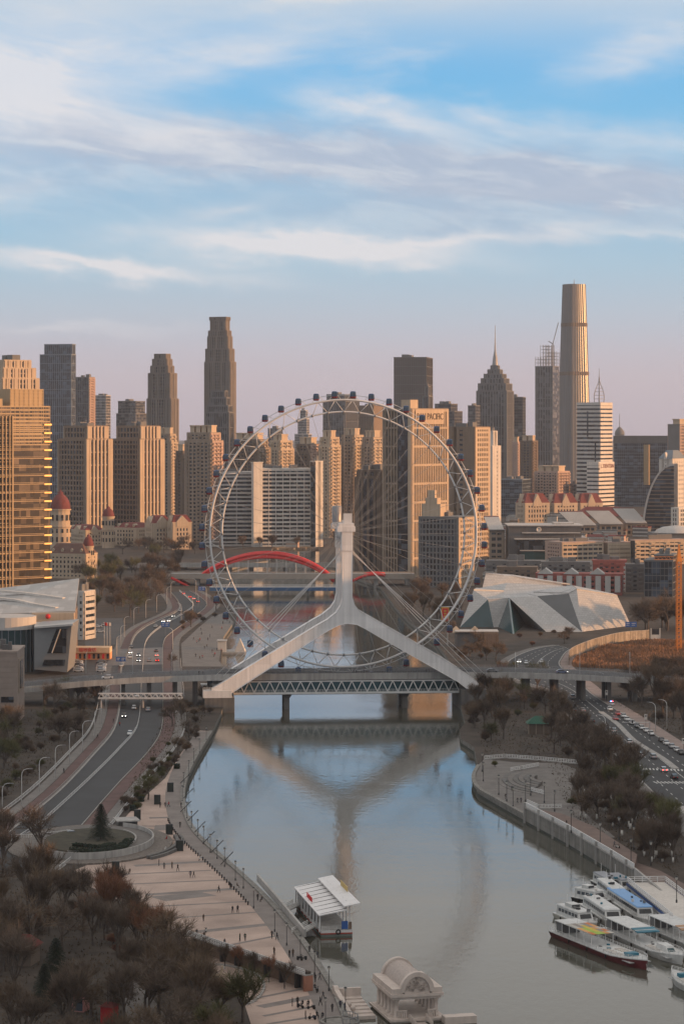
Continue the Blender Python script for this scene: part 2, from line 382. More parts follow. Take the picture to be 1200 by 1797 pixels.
for x, y in ((-1.15,-.62),(-.68,-1.06),(.68,-1.06),(1.15,-.62)): fr.bar((x,y,-.7),(x*.85,y*.85,1.08), .13)
me_roof = fr.mesh('roof', [m_cabblue])
for k in range(48):
    a = 86.25+7.5*k; att = pol(RA, a, -1.0)
    c_ = pol(249/SW, a); c_.z -= 1.1
    cab = link('cabin', me_base, wheel, c_); link('glass', me_glass, cab); link('roof', me_roof, cab)
    ab = MB(); top = Vector((0, 0, 1.3))
    ab.tube([pol(RA, a-2.6, -1.0)-c_, top], .11, 5); ab.tube([pol(RA, a+2.6, -1.0)-c_, top], .11, 5); ab.tube([pol(RA, a, 1.6)-c_, top], .09, 5)
    ab.build('arm', m_rim, cab)

# inverted-Y pylons
m_pylon = mat('pylon_white', (.74, .71, .70), .5, var=.06, scale=.1, streak=.16, cell=(9, 30, 4.5), cellr=(.95, 1.05))
outl = [(599,930),(599,1045),(596,1058),(588,1070),(573,1082),(555,1092),(392,1190),(374,1200),(374,1213),(400,1213),(560,1110),(577,1100),(593,1092),(608,1089),
        (624,1091.5),(640,1099),(665,1114),(800,1192),(815,1203),(842,1203),(832,1190),(790,1161),(640,1075),(629,1068),(620,1056),(616,1043),(616,930)]
def pylon(label, dy, thick):
    o = thing('wheel_pylon', label, 'pylon', WC+EY*dy, YAW)
    fr_ = (Vector((0, -thick/2, 0)), Vector((1,0,0)), Vector((0,0,1)), Vector((0,1,0)))
    pl = [((x-607)/SW, -(y-936)/SW) for x, y in outl]
    bd = MB().extrude(pl, fr_, thick).build('frame', m_pylon, o)
    bv = bd.modifiers.new('bevel', 'BEVEL'); bv.width = .25; bv.segments = 1; bv.angle_limit = .6
    c_ = MB(); c_.box(-3.7, 3.1, -thick/2-.6, thick/2+.6, 1.3, 3.2); c_.box(-3.2, 2.6, -thick/2-.3, thick/2+.3, 3.2, 4.4); c_.box(-2.05, 2.05, -thick/2-.3, thick/2+.3, -6, 1.3)
    c_.build('cap', m_pylon, o)
    return o, pl
py_f, pl = pylon('white inverted-Y pylon in front of the wheel', -13, 5.0)
py_r, _ = pylon('white inverted-Y pylon half hidden behind the front one', 13, 5.0)
for s_ in (-1,):
    b_ = MB(); b_.box(-1.0, 1.6, -1.2, 1.2, 4.4, 8.0); b_.bar((1.8, -1, 4.4), (1.8, -1, 8), .35); b_.bar((-1.2, -1, 4.4), (-1.2, -1, 8), .35); b_.bar((-1.4,-1,8),(2.0,-1,8),.3); b_.build('lift_frame', m_rim, py_f)
    c_ = MB(); c_.lathe([(1.9, 4.4), (1.9, 10.2), (1.6, 10.6), (0, 10.6)], (-2.6, 14, 0), 14); c_.build('beacon_drum', m_steel, py_f)
for i, xx in enumerate((47, 50, 53)):
    for s_ in (1, -1):
        q = MB().tube([(s_*2.2, .5, -6-i*.5), (s_*(xx-(0 if s_ > 0 else 3)), -1.5+i, -53.5)], .11, 5); q.build('stay_cable', m_rim, py_f)

# bridge: local x along the deck, y across, z up from the water
BRG = thing('wheel_bridge', 'grey two-level road bridge with glazed truss under the wheel', 'bridge', Vector((WC.x, WC.y, 0)), YAW)
zd = ZT(1179, WY); xl, xr = (408-603)/SW, (801-603)/SW
d_ = MB()
for y0, y1 in ((-10, -2.2), (2.2, 10)): d_.box(xl-6, xr+6, y0, y1, zd-1.6, zd, 0)
d_.build('road_deck', m_asph2, BRG)
for y in (-10.25, 10.05): MB().box(xl-6, xr+6, y, y+.2, zd-2.1, zd+.35).build('fascia', m_conc, BRG)
def railing(mb, p, q, h=1.2, step=2.0, w=.09):
    p, q = Vector(p), Vector(q); L = (q-p).length; n = max(1, int(L/step))
    for i in range(n+1): r_ = p.lerp(q, i/n); mb.bar(r_, r_+Vector((0,0,h)), w)
    for k in (.35, .7, 1.0): mb.bar(p+Vector((0,0,h*k)), q+Vector((0,0,h*k)), w*.8)
for y in (-9.9, -2.4, 2.4, 9.9):
    r_ = MB(); railing(r_, (xl-6, y, zd), (xr+6, y, zd)); tag(r_.build('railing', m_steel, BRG), kind='stuff')
# lower gallery
zt, zb = ZT(1191, WY), ZT(1210, WY)
MB().box(xl, xr, -9.5, 9.5, zb-.9, zb, 0).build('lower_deck', m_conc, BRG)
MB().box(xl, xr, -9.0, 9.0, zb, zt).build('gallery_glass', m_tglass, BRG)
t_ = MB(); n = 22; L = xr-xl
for y in (-9.6, 9.6):
    t_.bar((xl, y, zt), (xr, y, zt), .5, .5); t_.bar((xl, y, zb-.3), (xr, y, zb-.3), .6, .7)
tag(t_.build('chord', m_whitem, BRG), kind=None)
for i in range(n):
    x0 = xl+L*i/n; xm = x0+L/n/2
    for y in (-9.6, 9.6):
        MB().bar((x0, y, zb), (xm, y, zt), .34).bar((xm, y, zt), (x0+L/n, y, zb), .34).build('truss_brace', m_whitem, BRG)
r_ = MB(); railing(r_, (xl, -9.9, zb), (xr, -9.9, zb), 1.0, 1.2, .07); tag(r_.build('railing', m_whitem, BRG), kind='stuff')
for px in (501, 707):
    for y in (-6, 5):
        p_ = MB(); x = (px-603)/SW; loft(p_, [[(x-1.0,y-1.2,-1),(x+1.0,y-1.2,-1),(x+1.0,y+1.2,-1),(x-1.0,y+1.2,-1)], [(x-1.0,y-1.2,4.2),(x+1.0,y-1.2,4.2),(x+1.0,y+1.2,4.2),(x-1.0,y+1.2,4.2)], [(x-1.8,y-1.6,5.4),(x+1.8,y-1.6,5.4),(x+1.8,y+1.6,5.4),(x-1.8,y+1.6,5.4)]])
        p_.build('pier', m_dconc, BRG)
# abutments
ab = MB(); ab.box((357-603)/SW, xl, -17, 12, -1, ZT(1215, WY)); ab.build('abutment', m_dconc, BRG)
ab = MB(); ab.box((354-603)/SW, xl-1, -17.3, 12.3, ZT(1215, WY), ZT(1203, WY)); ab.build('abutment_terrace', m_white, BRG)
r_ = MB(); railing(r_, ((354-603)/SW, -17.1, ZT(1203, WY)), (xl-1.2, -17.1, ZT(1203, WY)), 1.3, .8); tag(r_.build('railing', m_whitem, BRG), kind='stuff')
ab = MB(); ab.box(xr, (846-603)/SW, -17, 12, -1, ZT(1205, WY)); ab.build('abutment', m_dconc, BRG)
# approach ramps
def ramp_road(label, pts, half, fascia_h=2.2):
    """pts: local (x, z) along the bridge axis"""
    o = thing('approach_viaduct', label, 'viaduct', Vector((WC.x, WC.y, 0)), YAW)
    dk, fa = MB(), [MB(), MB()]
    for (x0, z0, yy0), (x1, z1, yy1) in zip(pts, pts[1:]):
        dk.hexa([(x0,yy0-half,z0-1.2),(x1,yy1-half,z1-1.2),(x1,yy1+half,z1-1.2),(x0,yy0+half,z0-1.2),(x0,yy0-half,z0),(x1,yy1-half,z1),(x1,yy1+half,z1),(x0,yy0+half,z0)])
        for k_, sy in enumerate((-half, half)):
            fa[k_].bar((x0,yy0+sy,z0-.85),(x1,yy1+sy,z1-.85), .5, fascia_h)
    dk.build('road_deck', m_asph2, o)
    for f_ in fa: f_.build('fascia', m_conc, o)
    for sy in (-half, half, -1.2, 1.2):
        r_ = MB()
        for a_, b_ in zip(pts, pts[1:]): railing(r_, (a_[0], a_[2]+sy*.98, a_[1]+.2), (b_[0], b_[2]+sy*.98, b_[1]+.2), 1.1, 2.2)
        tag(r_.build('railing', m_steel, o), kind='stuff')
    for (x0, z0, yy0), (x1, z1, yy1) in zip(pts, pts[1:]):
        for t in (.25, .75):
            x, z, y = x0+(x1-x0)*t, z0+(z1-z0)*t, yy0+(yy1-yy0)*t
            if z < 6: continue
            for sy in (-half*.5, half*.5): MB().box(x-.8, x+.8, y+sy-.8, y+sy+.8, 1.5, z-1.2).build('pier', m_dconc, o)
    return o
px2x = lambda px: (px-603)/SW
ramp_road('grey road viaduct leading from the wheel bridge to the theatre bank', [(xl-6, zd, 0), (px2x(330), zd-.3, 0), (px2x(240), zd-.9, 1), (px2x(150), zd-2.2, 2), (px2x(60), zd-4.2, 4), (px2x(-60), zd-7, 8)], 10.2)
ramp_road('grey road viaduct leading from the wheel bridge past the reed field', [(xr+6, zd, 0), (px2x(900), zd-.1, 0), (px2x(1000), zd-.9, -1), (px2x(1090), zd-2.0, -3), (px2x(1180), zd-3.6, -6), (px2x(1290), zd-6, -10)], 10.2)
# ---------------------------------------------------------------- buildings
def wallmat(name, col, **k): return mat(name, col, k.pop('rough', .8), var=k.pop('var', .10), scale=k.pop('scale', .06), streak=k.pop('streak', .12), **k)
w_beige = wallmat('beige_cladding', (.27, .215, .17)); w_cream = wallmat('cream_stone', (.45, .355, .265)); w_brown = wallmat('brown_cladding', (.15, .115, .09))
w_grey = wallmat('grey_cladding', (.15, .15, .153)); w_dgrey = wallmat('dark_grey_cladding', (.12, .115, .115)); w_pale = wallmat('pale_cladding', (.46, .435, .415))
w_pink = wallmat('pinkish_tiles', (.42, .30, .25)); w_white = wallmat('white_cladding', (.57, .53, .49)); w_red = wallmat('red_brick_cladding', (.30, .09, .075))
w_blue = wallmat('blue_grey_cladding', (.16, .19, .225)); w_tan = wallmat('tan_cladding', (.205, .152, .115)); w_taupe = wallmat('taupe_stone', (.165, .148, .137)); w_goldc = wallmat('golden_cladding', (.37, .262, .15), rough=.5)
m_roofred = mat('red_roof_tiles', (.15, .034, .03), .8, var=.25, scale=.4); m_roofgrey = mat('grey_roofing', (.16, .155, .15), .9, var=.25, scale=.2)
m_bronze = mat('bronze_glass', (.055, .04, .026), .16, var=.3, scale=.12, spec=.7, cell=(4, 4, 4)); m_bglass = mat('blue_glass', (.025, .034, .047), .14, var=.3, scale=.05, spec=.6, cell=(5, 5, 4.2))
m_mglass = mat('museum_glass', (.05, .055, .06), .2, var=.2, scale=.1, spec=.6); m_gglass = mat('grey_glass', (.045, .046, .05), .2, var=.2, scale=.05, spec=.6, cell=(5, 5, 4))

def facade(mb, o, ax, nx, width, z0, z1, style):
    """real relief on one wall: o lower left corner, ax along the wall, nx outward"""
    fh, bw, pw, bh, dp = style['fh'], style['bw'], style['pw'], style['bh'], style.get('dp', .45)
    nf = max(1, round((z1-z0)/fh)); nb = max(1, round(width/bw)); fh = (z1-z0)/nf; bw = width/nb
    def blk(a0, a1, b0, b1, d0, d1, mi=0):
        p = [o+ax*a+nx*d+Vector((0,0,b)) for b in (b0, b1) for a, d in ((a0,d0),(a1,d0),(a1,d1),(a0,d1))]
        mb.hexa(p, mi)
    if pw > 0:
        for i in range(nb+1):
            w_ = pw*(1.6 if i in (0, nb) else 1); a = min(max(i*bw, w_/2), width-w_/2)
            if style.get('wide') and i % style['wide'] == 0: w_ *= 2.2; a = min(max(i*bw, w_/2), width-w_/2)
            blk(a-w_/2, a+w_/2, z0, z1, -.02, dp)
    if bh > 0:
        for j in range(nf+1):
            if style.get('skip') and j % style['skip']: continue
            b_ = min(max(z0+j*fh, z0+bh/2), z1-bh/2)
            blk(0, width, b_-bh/2, b_+bh/2, -.02, dp*style.get('bd', .8))
    if style.get('bal'):          # balcony stacks every so many bays
        k = style['bal']
        for i in range(nb):
            if i % k: continue
            for j in range(nf): blk(i*bw+.1*bw, (i+1)*bw-.1*bw, z0+j*fh+.1, z0+j*fh+fh*.45, dp*.5, dp+1.0)
ST = dict(
    grid=dict(fh=3.9, bw=3.6, pw=1.1, bh=1.2, dp=.6), fine=dict(fh=3.6, bw=2.6, pw=.8, bh=1.1), fins=dict(fh=12, bw=3.2, pw=1.3, bh=.8, bd=.3, dp=.9), finefins=dict(fh=16, bw=2.6, pw=.7, bh=.8, bd=.5, dp=.6),
    bands=dict(fh=3.9, bw=8, pw=0, bh=1.7), bands2=dict(fh=3.6, bw=12, pw=.5, bh=1.9, dp=.7), curtain=dict(fh=4.2, bw=2.4, pw=.22, bh=.5, dp=.15), curt2=dict(fh=12, bw=3, pw=.5, bh=.7, dp=.2),
    resid=dict(fh=3.3, bw=3.6, pw=1.5, bh=1.4, dp=.7, bal=3), resid2=dict(fh=3.3, bw=3.4, pw=1.1, bh=1.4, dp=.7, bal=2), old=dict(fh=3.0, bw=3.6, pw=1.7, bh=1.5, dp=.4, bal=2), deco=dict(fh=3.8, bw=3.0, pw=1.4, bh=.9, dp=.8, bd=.3, wide=4),
    none=dict(fh=30, bw=60, pw=0, bh=0))
def ST_(base, **k): d = dict(ST[base]); d.update(k); return d

def solve_box(pxL, pxC, pxR, Y, th, depth=None):
    t = math.radians(th); a, b_ = (pxL-600)/F, (pxR-600)/F; Xc = XT(pxC, Y)
    w_ = (Xc-a*Y)/(math.cos(t)+a*math.sin(t))
    dn = math.sin(t)-b_*math.cos(t)
    d = depth if depth else (b_*Y-Xc)/dn
    return Vector((Xc, Y, 0)), w_, d, -t
def tower(label, pxL, pxC, pxR, ytop, Y, th, front, right=None, wall=None, rwall=None, glass=None, tiers=None, depth=None, name='tower_block', cat='building', plant=True, z0=2.0, group=None, cubes=None, crown=None):
    """tiers: [(inset from left, inset from right, inset front/back, ytop)] as fractions of the plan, bottom tier last"""
    glass = glass or m_glass; right = right or front; rwall = rwall or wall  # right faces may take a paler rwall, sunlight put into the colour
    o, w_, d, rz = solve_box(pxL, pxC, pxR, Y, th, depth)
    root = thing(name, label, cat, o, rz, group)
    tiers = tiers or []
    allt = [(0, 0, 0, ytop)] + tiers if not tiers else tiers
    zprev = z0
    for il, ir, iy, yt in allt:
        z1 = ZT(yt, Y); x0, x1, y0, y1 = -w_+il*w_, -ir*w_, iy*d, d-iy*d
        MB().box(x0+.05, x1-.05, y0+.05, y1-.05, zprev, z1-.2).build('glazing', glass, root)
        fm, rm = MB(), MB(); f_, r_ = (ST[front] if isinstance(front, str) else front), (ST[right] if isinstance(right, str) else right)
        facade(fm, Vector((x0, y0, 0)), Vector((1,0,0)), Vector((0,-1,0)), x1-x0, zprev, z1, f_)
        facade(fm, Vector((x1, y1, 0)), Vector((-1,0,0)), Vector((0,1,0)), x1-x0, zprev, z1, f_)
        facade(rm, Vector((x1, y0, 0)), Vector((0,1,0)), Vector((1,0,0)), y1-y0, zprev, z1, r_)
        facade(rm, Vector((x0, y1, 0)), Vector((0,-1,0)), Vector((-1,0,0)), y1-y0, zprev, z1, r_)
        if fm.v: tag(fm.build('facade_frame', wall, root), kind='stuff')
        if rm.v: tag(rm.build('facade_frame', rwall, root), kind='stuff')
        MB().box(x0-.4, x1+.4, y0-.4, y1+.4, z1-.2, z1+.7).build('parapet', wall, root)
        zprev = z1+.5; last = (x0, x1, y0, y1, z1+.7)
    x0, x1, y0, y1, z1 = last
    rnd = random.Random(label)
    if cubes:                      # white lift-motor boxes as on the residential towers
        for i in range(cubes):
            cx = x0+(x1-x0)*(i+.5)/cubes; s_ = min((x1-x0)/cubes*.36, 4.5)
            q = MB(); q.box(cx-s_, cx+s_, y0+(y1-y0)*.2, y0+(y1-y0)*.7, z1, z1+5); q.box(cx-s_*1.12, cx+s_*1.12, y0+(y1-y0)*.16, y0+(y1-y0)*.74, z1+5, z1+6.2); q.build('lift_motor_room', w_cream, root)
    elif plant:
        for i in range(rnd.randint(2, 3)):
            a, b_ = rnd.uniform(.1, .6), rnd.uniform(.15, .5); s_ = rnd.uniform(.15, .28)
            MB().box(x0+(x1-x0)*a, x0+(x1-x0)*(a+s_), y0+(y1-y0)*b_, y0+(y1-y0)*(b_+.3), z1-.3, z1+rnd.uniform(2, 4)).build('roof_plant', w_grey, root)
        MB().tube([((x0+x1)/2, (y0+y1)/2, z1-.3), ((x0+x1)/2, (y0+y1)/2, z1+rnd.uniform(4, 9))], [.18, .05], 5).build('antenna', m_steel, root)
    return root, (x0, x1, y0, y1, z1), (w_, d)

def base_y(yb): return F*(H-2)/(yb-YH)

# --- left golden tower with fins and gilded balcony ends
o, w_, d, rz = solve_box(-90, -62, 88, 1560, 52)
r = thing('office_tower', 'golden bronze-glass office tower with vertical fins at the left edge', 'building', o, rz)
zT, zT2, zN = ZT(683, 1600), ZT(713, 1640), ZT(700, 1600)
MB().box(-w_, 0, .3, d, 2, zT2).build('glazing', m_bronze, r)
yA = d*.22; yB = d*.80; yC = d*.92
MB().box(-w_*.9, -.3, yB*.66, yC, zT2, zT).build('crown', w_goldc, r)
MB().box(-w_*.9, -.3, 0.3, yB*.55, zT2, zN).build('crown', w_goldc, r)
fm = MB(); facade(fm, Vector((0, yB*.66, 0)), Vector((0,1,0)), Vector((0,1,0)).cross(Vector((0,0,1))), yC-yB*.66, zT2-24, zT, dict(fh=2.2, bw=3.2, pw=.18, bh=.7, dp=.18)); tag(fm.build('facade_frame', w_goldc, r), kind='stuff')
fm = MB(); facade(fm, Vector((0, .3, 0)), Vector((0,1,0)), Vector((1,0,0)), d-.3, zT2-24, zT2, dict(fh=2.4, bw=3.2, pw=.18, bh=.75, dp=.16)); tag(fm.build('facade_frame', w_goldc, r), kind='stuff')
m_gild = mat('gilded_metal', (.75, .50, .20), .45, .3, var=.1)
nf = 18; z0_, z1_ = 2, zT2-24
for j in range(nf):                     # floor ledges, and the shining balcony end of each floor
    z = z0_+(z1_-z0_)*(j+.5)/nf
    q = MB(); q.box(-w_, .9, yA, yC, z-.45, z); q.box(0, .7, yA, yC, z+.55, z+.8); q.build('floor_ledge', w_goldc, r)
for j in range(nf+3):
    z = z0_+(z1_-z0_)*(j+.5)/nf
    MB().box(-2, 1.2, yC, d+.4, z-.9, z+.1).build('balcony_end', m_gild, r)
fm = MB(); facade(fm, Vector((.1, .3, 0)), Vector((0,1,0)), Vector((1,0,0)), d*.55, 2, z1_+18, dict(fh=4.6, bw=2.5, pw=.55, bh=.35, dp=1.1, bd=.5)); tag(fm.build('fin', w_goldc, r), kind='stuff')
# --- golden stepped tower behind it
tower('golden stepped art deco tower behind the bronze-glass tower', -40, 4, 68, 660, 1950, 50, 'deco', wall=w_cream, tiers=[(0, 0, 0, 664), (.05, .05, .06, 646), (.12, .12, .14, 632)], name='office_tower')
tower('dark blue-grey glass tower with lower front shoulder', 70, 125, 133, 604, 3500, 18, 'curt2', wall=w_blue, glass=m_bglass, tiers=[(0, 0, 0, 622), (.12, -.01, .15, 604)], name='office_tower', plant=False)
tower('slim grey apartment tower with cranes on its roof beside the blue-grey tower', 133, 156, 166, 662, 3300, 25, 'finefins', 'resid', wall=w_grey, rwall=w_pink)
tower('pale grey tower with small rooftop drum and slanted mast', 167, 186, 194, 694, 3800, 25, 'curtain', wall=w_pale, glass=m_gglass)
tower('small grey block with stepped top beside the art deco tower', 204, 226, 258, 726, 3600, 20, 'curtain', wall=w_grey, tiers=[(0, 0, 0, 726), (.0, .0, .1, 704)], depth=60, glass=m_gglass)
tower('stone art deco tower with rounded stepped crown', 258, 300, 313, 640, 3000, 22, 'deco', wall=w_taupe, tiers=[(0, 0, 0, 700), (.04, .06, .05, 655), (.12, .16, .1, 642), (.18, .22, .15, 630), (.25, .28, .2, 621)], plant=False, name='office_tower')
tower('very tall stepped stone tower left of the wheel', 359, 404, 413.5, 556, 3300, 22, 'deco', wall=w_taupe, tiers=[(0, 0, 0, 635), (.03, .05, .05, 612), (.1, .12, .08, 590), (.13, .16, .1, 580), (.2, .22, .14, 562), (.17, .19, .12, 556)], plant=False, name='office_tower', glass=m_gglass)
tower('grey tower with dark crown standing before the tallest stone tower', 361, 402, 410, 700, 2950, 20, 'finefins', wall=w_grey, tiers=[(0, 0, 0, 724), (.05, .05, .05, 712), (.12, .14, .1, 698), (.2, .22, .15, 686)], plant=False, glass=m_gglass)
# pair of striped towers
for i, (a, b_, c_, lb) in enumerate(((103, 150, 196, 'stone tower with sunlit stripes nearest the golden tower'), (196, 244, 287, 'stone tower with sunlit stripes, second of the pair'))):
    tower(lb, a, b_, c_, 748, 2330+40*i, 42, ST_('grid', fh=4.6, bw=4.0, pw=1.2, bh=1.5, dp=.8), ST_('fins', bw=4.4, pw=2.0, dp=1.6), wall=w_tan, rwall=w_cream, tiers=[(0, 0, 0, 771), (.12, .06, .1, 748)], cubes=None, name='office_tower')  # darker shaded front, paler sunlit stripes: light put into the two colours
R1 = [('brown apartment tower with sunlit right edge behind the striped towers', 270, 300, 311, 762, 2650, 30, 2), ('low brown apartment block between the stone towers', 308, 322, 329, 792, 2500, 30, 1),
      ('grey-brown apartment tower with white roof boxes left of the wheel', 325, 372, 391, 760, 2250, 24, 4), ('brown apartment tower behind the left slab of the white office', 405, 452, 474, 772, 2500, 26, 3),
      ('narrow cream apartment tower above the white office roof', 472, 492, 515, 774, 2560, 38, 2), ('brown apartment tower with two roof boxes above the white office', 518, 545, 566, 780, 2460, 32, 2),
      ('tall sunlit cream apartment tower right of the white office', 560, 580, 597, 768, 2420, 36, 2), ('cream apartment tower beside the tall sunlit one behind the hub', 598, 622, 640, 764, 2480, 34, 2),
      ('cream apartment tower touching the hotel tower behind the wheel', 634, 655, 676, 768, 2440, 36, 3), ('narrow beige apartment block squeezed behind the hub cables', 498, 512, 522, 800, 2700, 30, 1)]
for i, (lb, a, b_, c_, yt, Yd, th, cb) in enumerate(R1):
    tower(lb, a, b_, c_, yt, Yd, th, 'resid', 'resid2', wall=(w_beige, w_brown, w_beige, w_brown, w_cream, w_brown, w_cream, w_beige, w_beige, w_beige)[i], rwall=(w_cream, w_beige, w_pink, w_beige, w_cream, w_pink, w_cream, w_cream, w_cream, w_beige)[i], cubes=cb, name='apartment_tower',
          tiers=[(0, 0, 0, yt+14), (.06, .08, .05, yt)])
# white office with long horizontal floors
YO = 2250
tower('low ribbed wing of the white office beside its tall slab', 386, 444, 444, 829, YO+14, -8, ST_('bands2', fh=3.5, bh=1.6), wall=w_pale, depth=30, name='office_block')
tower('sunlit white slab joining the two wings of the white office', 441, 445, 461, 812, YO-4, 62, 'none', ST_('none'), wall=w_white, glass=w_white, name='office_block', plant=False)
tower('long white office with open horizontal floors behind the wheel', 459, 546, 546, 823, YO+8, -8, ST_('bands2', fh=3.5, bh=1.5, bw=6.2, pw=.5, dp=1.2), wall=w_white, depth=26, name='office_block')
tower('white stair slab with small square windows ending the white office', 545, 553, 566, 810, YO-2, 50, ST_('none'), ST_('grid', fh=4.5, bw=5, pw=3.2, bh=3), wall=w_white, name='office_block')
# far towers
tower('grey far tower behind the top of the wheel', 567, 606, 617, 696, 4000, 18, 'finefins', wall=w_grey, glass=m_gglass, depth=70, name='office_tower', tiers=[(0, 0, 0, 704), (.1, .1, .1, 692)])
tower('pale hazy stepped tower far behind the wheel', 517, 541, 547, 722, 4500, 20, 'curtain', wall=w_pale, glass=m_gglass, tiers=[(0, 0, 0, 762), (.2, .15, .1, 735), (.35, .25, .2, 720)], name='office_tower')
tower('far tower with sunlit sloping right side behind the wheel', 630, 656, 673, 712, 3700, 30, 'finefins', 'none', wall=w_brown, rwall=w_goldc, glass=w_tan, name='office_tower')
tower('hazy low block far behind the rim of the wheel', 470, 486, 496, 752, 4300, 20, 'curtain', wall=w_grey, glass=m_gglass)
tower('square brown-grey tower rising highest behind the hotel', 691, 748, 750, 627, 3500, 9, 'curt2', wall=w_dgrey, glass=mat('brown_glass', (.085, .075, .07), .25, var=.1, scale=.03), depth=70, name='office_tower')
tower('thin stepped grey tower peeking out beside the square tower', 742, 752, 759, 690, 3300, 30, 'finefins', wall=w_grey, tiers=[(0, 0, 0, 695), (.2, .2, .2, 678)])
tower('dark grey block with roof mast right of the hotel', 760, 797, 803, 716, 3200, 14, 'curtain', wall=w_dgrey, glass=m_gglass, depth=50, tiers=[(0, 0, 0, 722), (.04, .2, .1, 709)])
# hotel with its name
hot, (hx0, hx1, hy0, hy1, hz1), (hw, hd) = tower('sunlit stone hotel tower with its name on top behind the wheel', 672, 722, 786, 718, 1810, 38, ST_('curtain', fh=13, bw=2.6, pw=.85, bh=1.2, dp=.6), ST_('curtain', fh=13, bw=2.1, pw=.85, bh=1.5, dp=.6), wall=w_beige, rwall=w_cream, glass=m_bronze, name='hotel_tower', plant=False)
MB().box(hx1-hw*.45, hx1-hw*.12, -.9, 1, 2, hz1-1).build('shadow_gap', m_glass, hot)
MB().box(hx1-hw*.10, hx1, -.85, .5, 2, hz1).build('corner_pier', w_cream, hot)
MB().box(hx1-12, hx1-4, 4, 13, hz1, hz1+6).build('roof_plant', w_cream, hot)
MB().box(hx1+.55, hx1+1.0, hd*.08, hd*.86, hz1-11, hz1-.7).build('name_panel', w_cream, hot)
def text(name, body, size, parent, loc, rot, m_, ext=.06, align='CENTER', sx=1.0, sy=1.0):
    cu = bpy.data.curves.new(name, 'FONT'); cu.body = body; cu.size = size; cu.extrude = ext; cu.align_x = align; cu.align_y = 'CENTER'; cu.resolution_u = 2
    tmp = bpy.data.objects.new('tmp', cu); me = bpy.data.meshes.new_from_object(tmp); bpy.data.objects.remove(tmp); bpy.data.curves.remove(cu)
    me.materials.clear(); me.materials.append(m_)
    ob = link(name, me, parent, loc); ob.rotation_euler = rot; ob.scale = (sx, sy, 1); return ob
m_letter = mat('dark_lettering', (.05, .03, .02), .6)
text('lettering', 'PAN PACIFIC', 5.8, hot, (hx1+1.15, hd*.47, hz1-5.9), (math.pi/2, 0, math.pi/2), m_letter, .12, sx=.93, sy=1.1)
tower('dark block with tall vertical piers left of the hotel tower', 624, 668, 674, 826, 1860, 10, ST_('fins', bw=4.4, pw=1.8, fh=30), wall=w_brown, glass=m_glass, depth=40, tiers=[(0, 0, 0, 838), (.06, .02, .05, 826)])
# office with ziggurat roof
zo, (x0, x1, y0, y1, z1), (w_, d) = tower('grid-windowed office with stepped roof tower before the hotel', 735, 804, 831, 909, 1690, 24, ST_('fine', fh=3.7, bw=2.5, pw=.9, bh=1.1), ST_('fine', fh=3.7, bw=3, pw=1.3, bh=1.6), wall=w_grey, rwall=w_cream, name='office_block')
for i, (a, b_, h0, h1) in enumerate(((.03, .50, 0, 8), (.12, .42, 8, 12), (.18, .36, 12, 17))):
    MB().box(x0+(x1-x0)*a, x0+(x1-x0)*b_, y0+3, y0+3+(x1-x0)*(b_-a)*.8, z1-.3+h0, z1+h1).build('stepped_top', w_cream, zo)
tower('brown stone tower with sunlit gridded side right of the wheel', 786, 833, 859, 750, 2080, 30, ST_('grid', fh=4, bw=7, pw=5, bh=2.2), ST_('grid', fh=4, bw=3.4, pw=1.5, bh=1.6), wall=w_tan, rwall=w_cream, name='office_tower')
tower('slim white tower with sunlit balconies right of the wheel rim', 854, 863, 878, 768, 2650, 45, 'none', ST_('bands2', fh=4, bh=2.4, pw=3), wall=w_white, glass=w_white, tiers=[(0, 0, 0, 783), (0, .25, .25, 757)])
# tower with pyramid crown and spire
pt, (x0, x1, y0, y1, z1), (w_, d) = tower('tower with stepped pyramid crown and needle spire', 836, 889, 899, 690, 3600, 15, ST_('finefins', bw=4, pw=1.6), wall=w_grey, glass=m_gglass, depth=48, tiers=[(0, 0, 0, 686), (.04, .04, .05, 673), (.12, .12, .12, 664), (.2, .2, .2, 656), (.3, .3, .3, 648), (.38, .38, .38, 641)], plant=False, name='office_tower')
MB().lathe([(4.5, -.5), (3.2, 10), (1.8, 18), (1.3, 20), (.6, 36), (.3, 56)], ((x0+x1)/2, (y0+y1)/2, z1), 8).build('spire', m_steel, pt)
tower('grey annex with ribbed top left of the spired tower', 821, 834, 839, 712, 3500, 15, 'curtain', wall=w_grey, glass=m_gglass, depth=30)
tower('plain grey slab right of the spired tower', 897, 917, 920, 697, 3700, 10, 'curtain', wall=w_grey, glass=m_gglass, depth=40)
tower('narrow pinkish apartment tower right of the spired tower', 899, 908, 913, 776, 3200, 25, 'resid', wall=w_pink, cubes=1, name='apartment_tower')
tower('brown-grey apartment tower before the tower under construction', 913, 934, 943, 774, 3100, 25, 'resid', wall=w_brown, name='apartment_tower', cubes=2)
# tower under construction
ct, (x0, x1, y0, y1, z1), (w_, d) = tower('tower under construction with bare steel top and crane', 939, 970, 981, 643, 3900, 26, ST_('finefins', bw=4, pw=1.4), 'none', wall=w_grey, rwall=w_pink, glass=m_gglass, plant=False, name='office_tower')
sk = MB()
for (fx0, fx1, zz) in ((0, .28, 14), (.3, .72, 32), (.75, 1.0, 22)):
    for i in range(4):
        x = x0+(x1-x0)*(fx0+(fx1-fx0)*i/3)
        for y in (y0, (y0+y1)/2, y1): sk.bar((x, y, z1-1), (x, y, z1+zz), .55)
    for k in range(int(zz/5)+1):
        for y in (y0, (y0+y1)/2, y1): sk.bar((x0+(x1-x0)*fx0, y, z1+k*5), (x0+(x1-x0)*fx1, y, z1+k*5), .45)
tag(sk.build('steel_skeleton', m_steel, ct), kind='stuff')
cr_ = MB(); cx = x0+(x1-x0)*.72
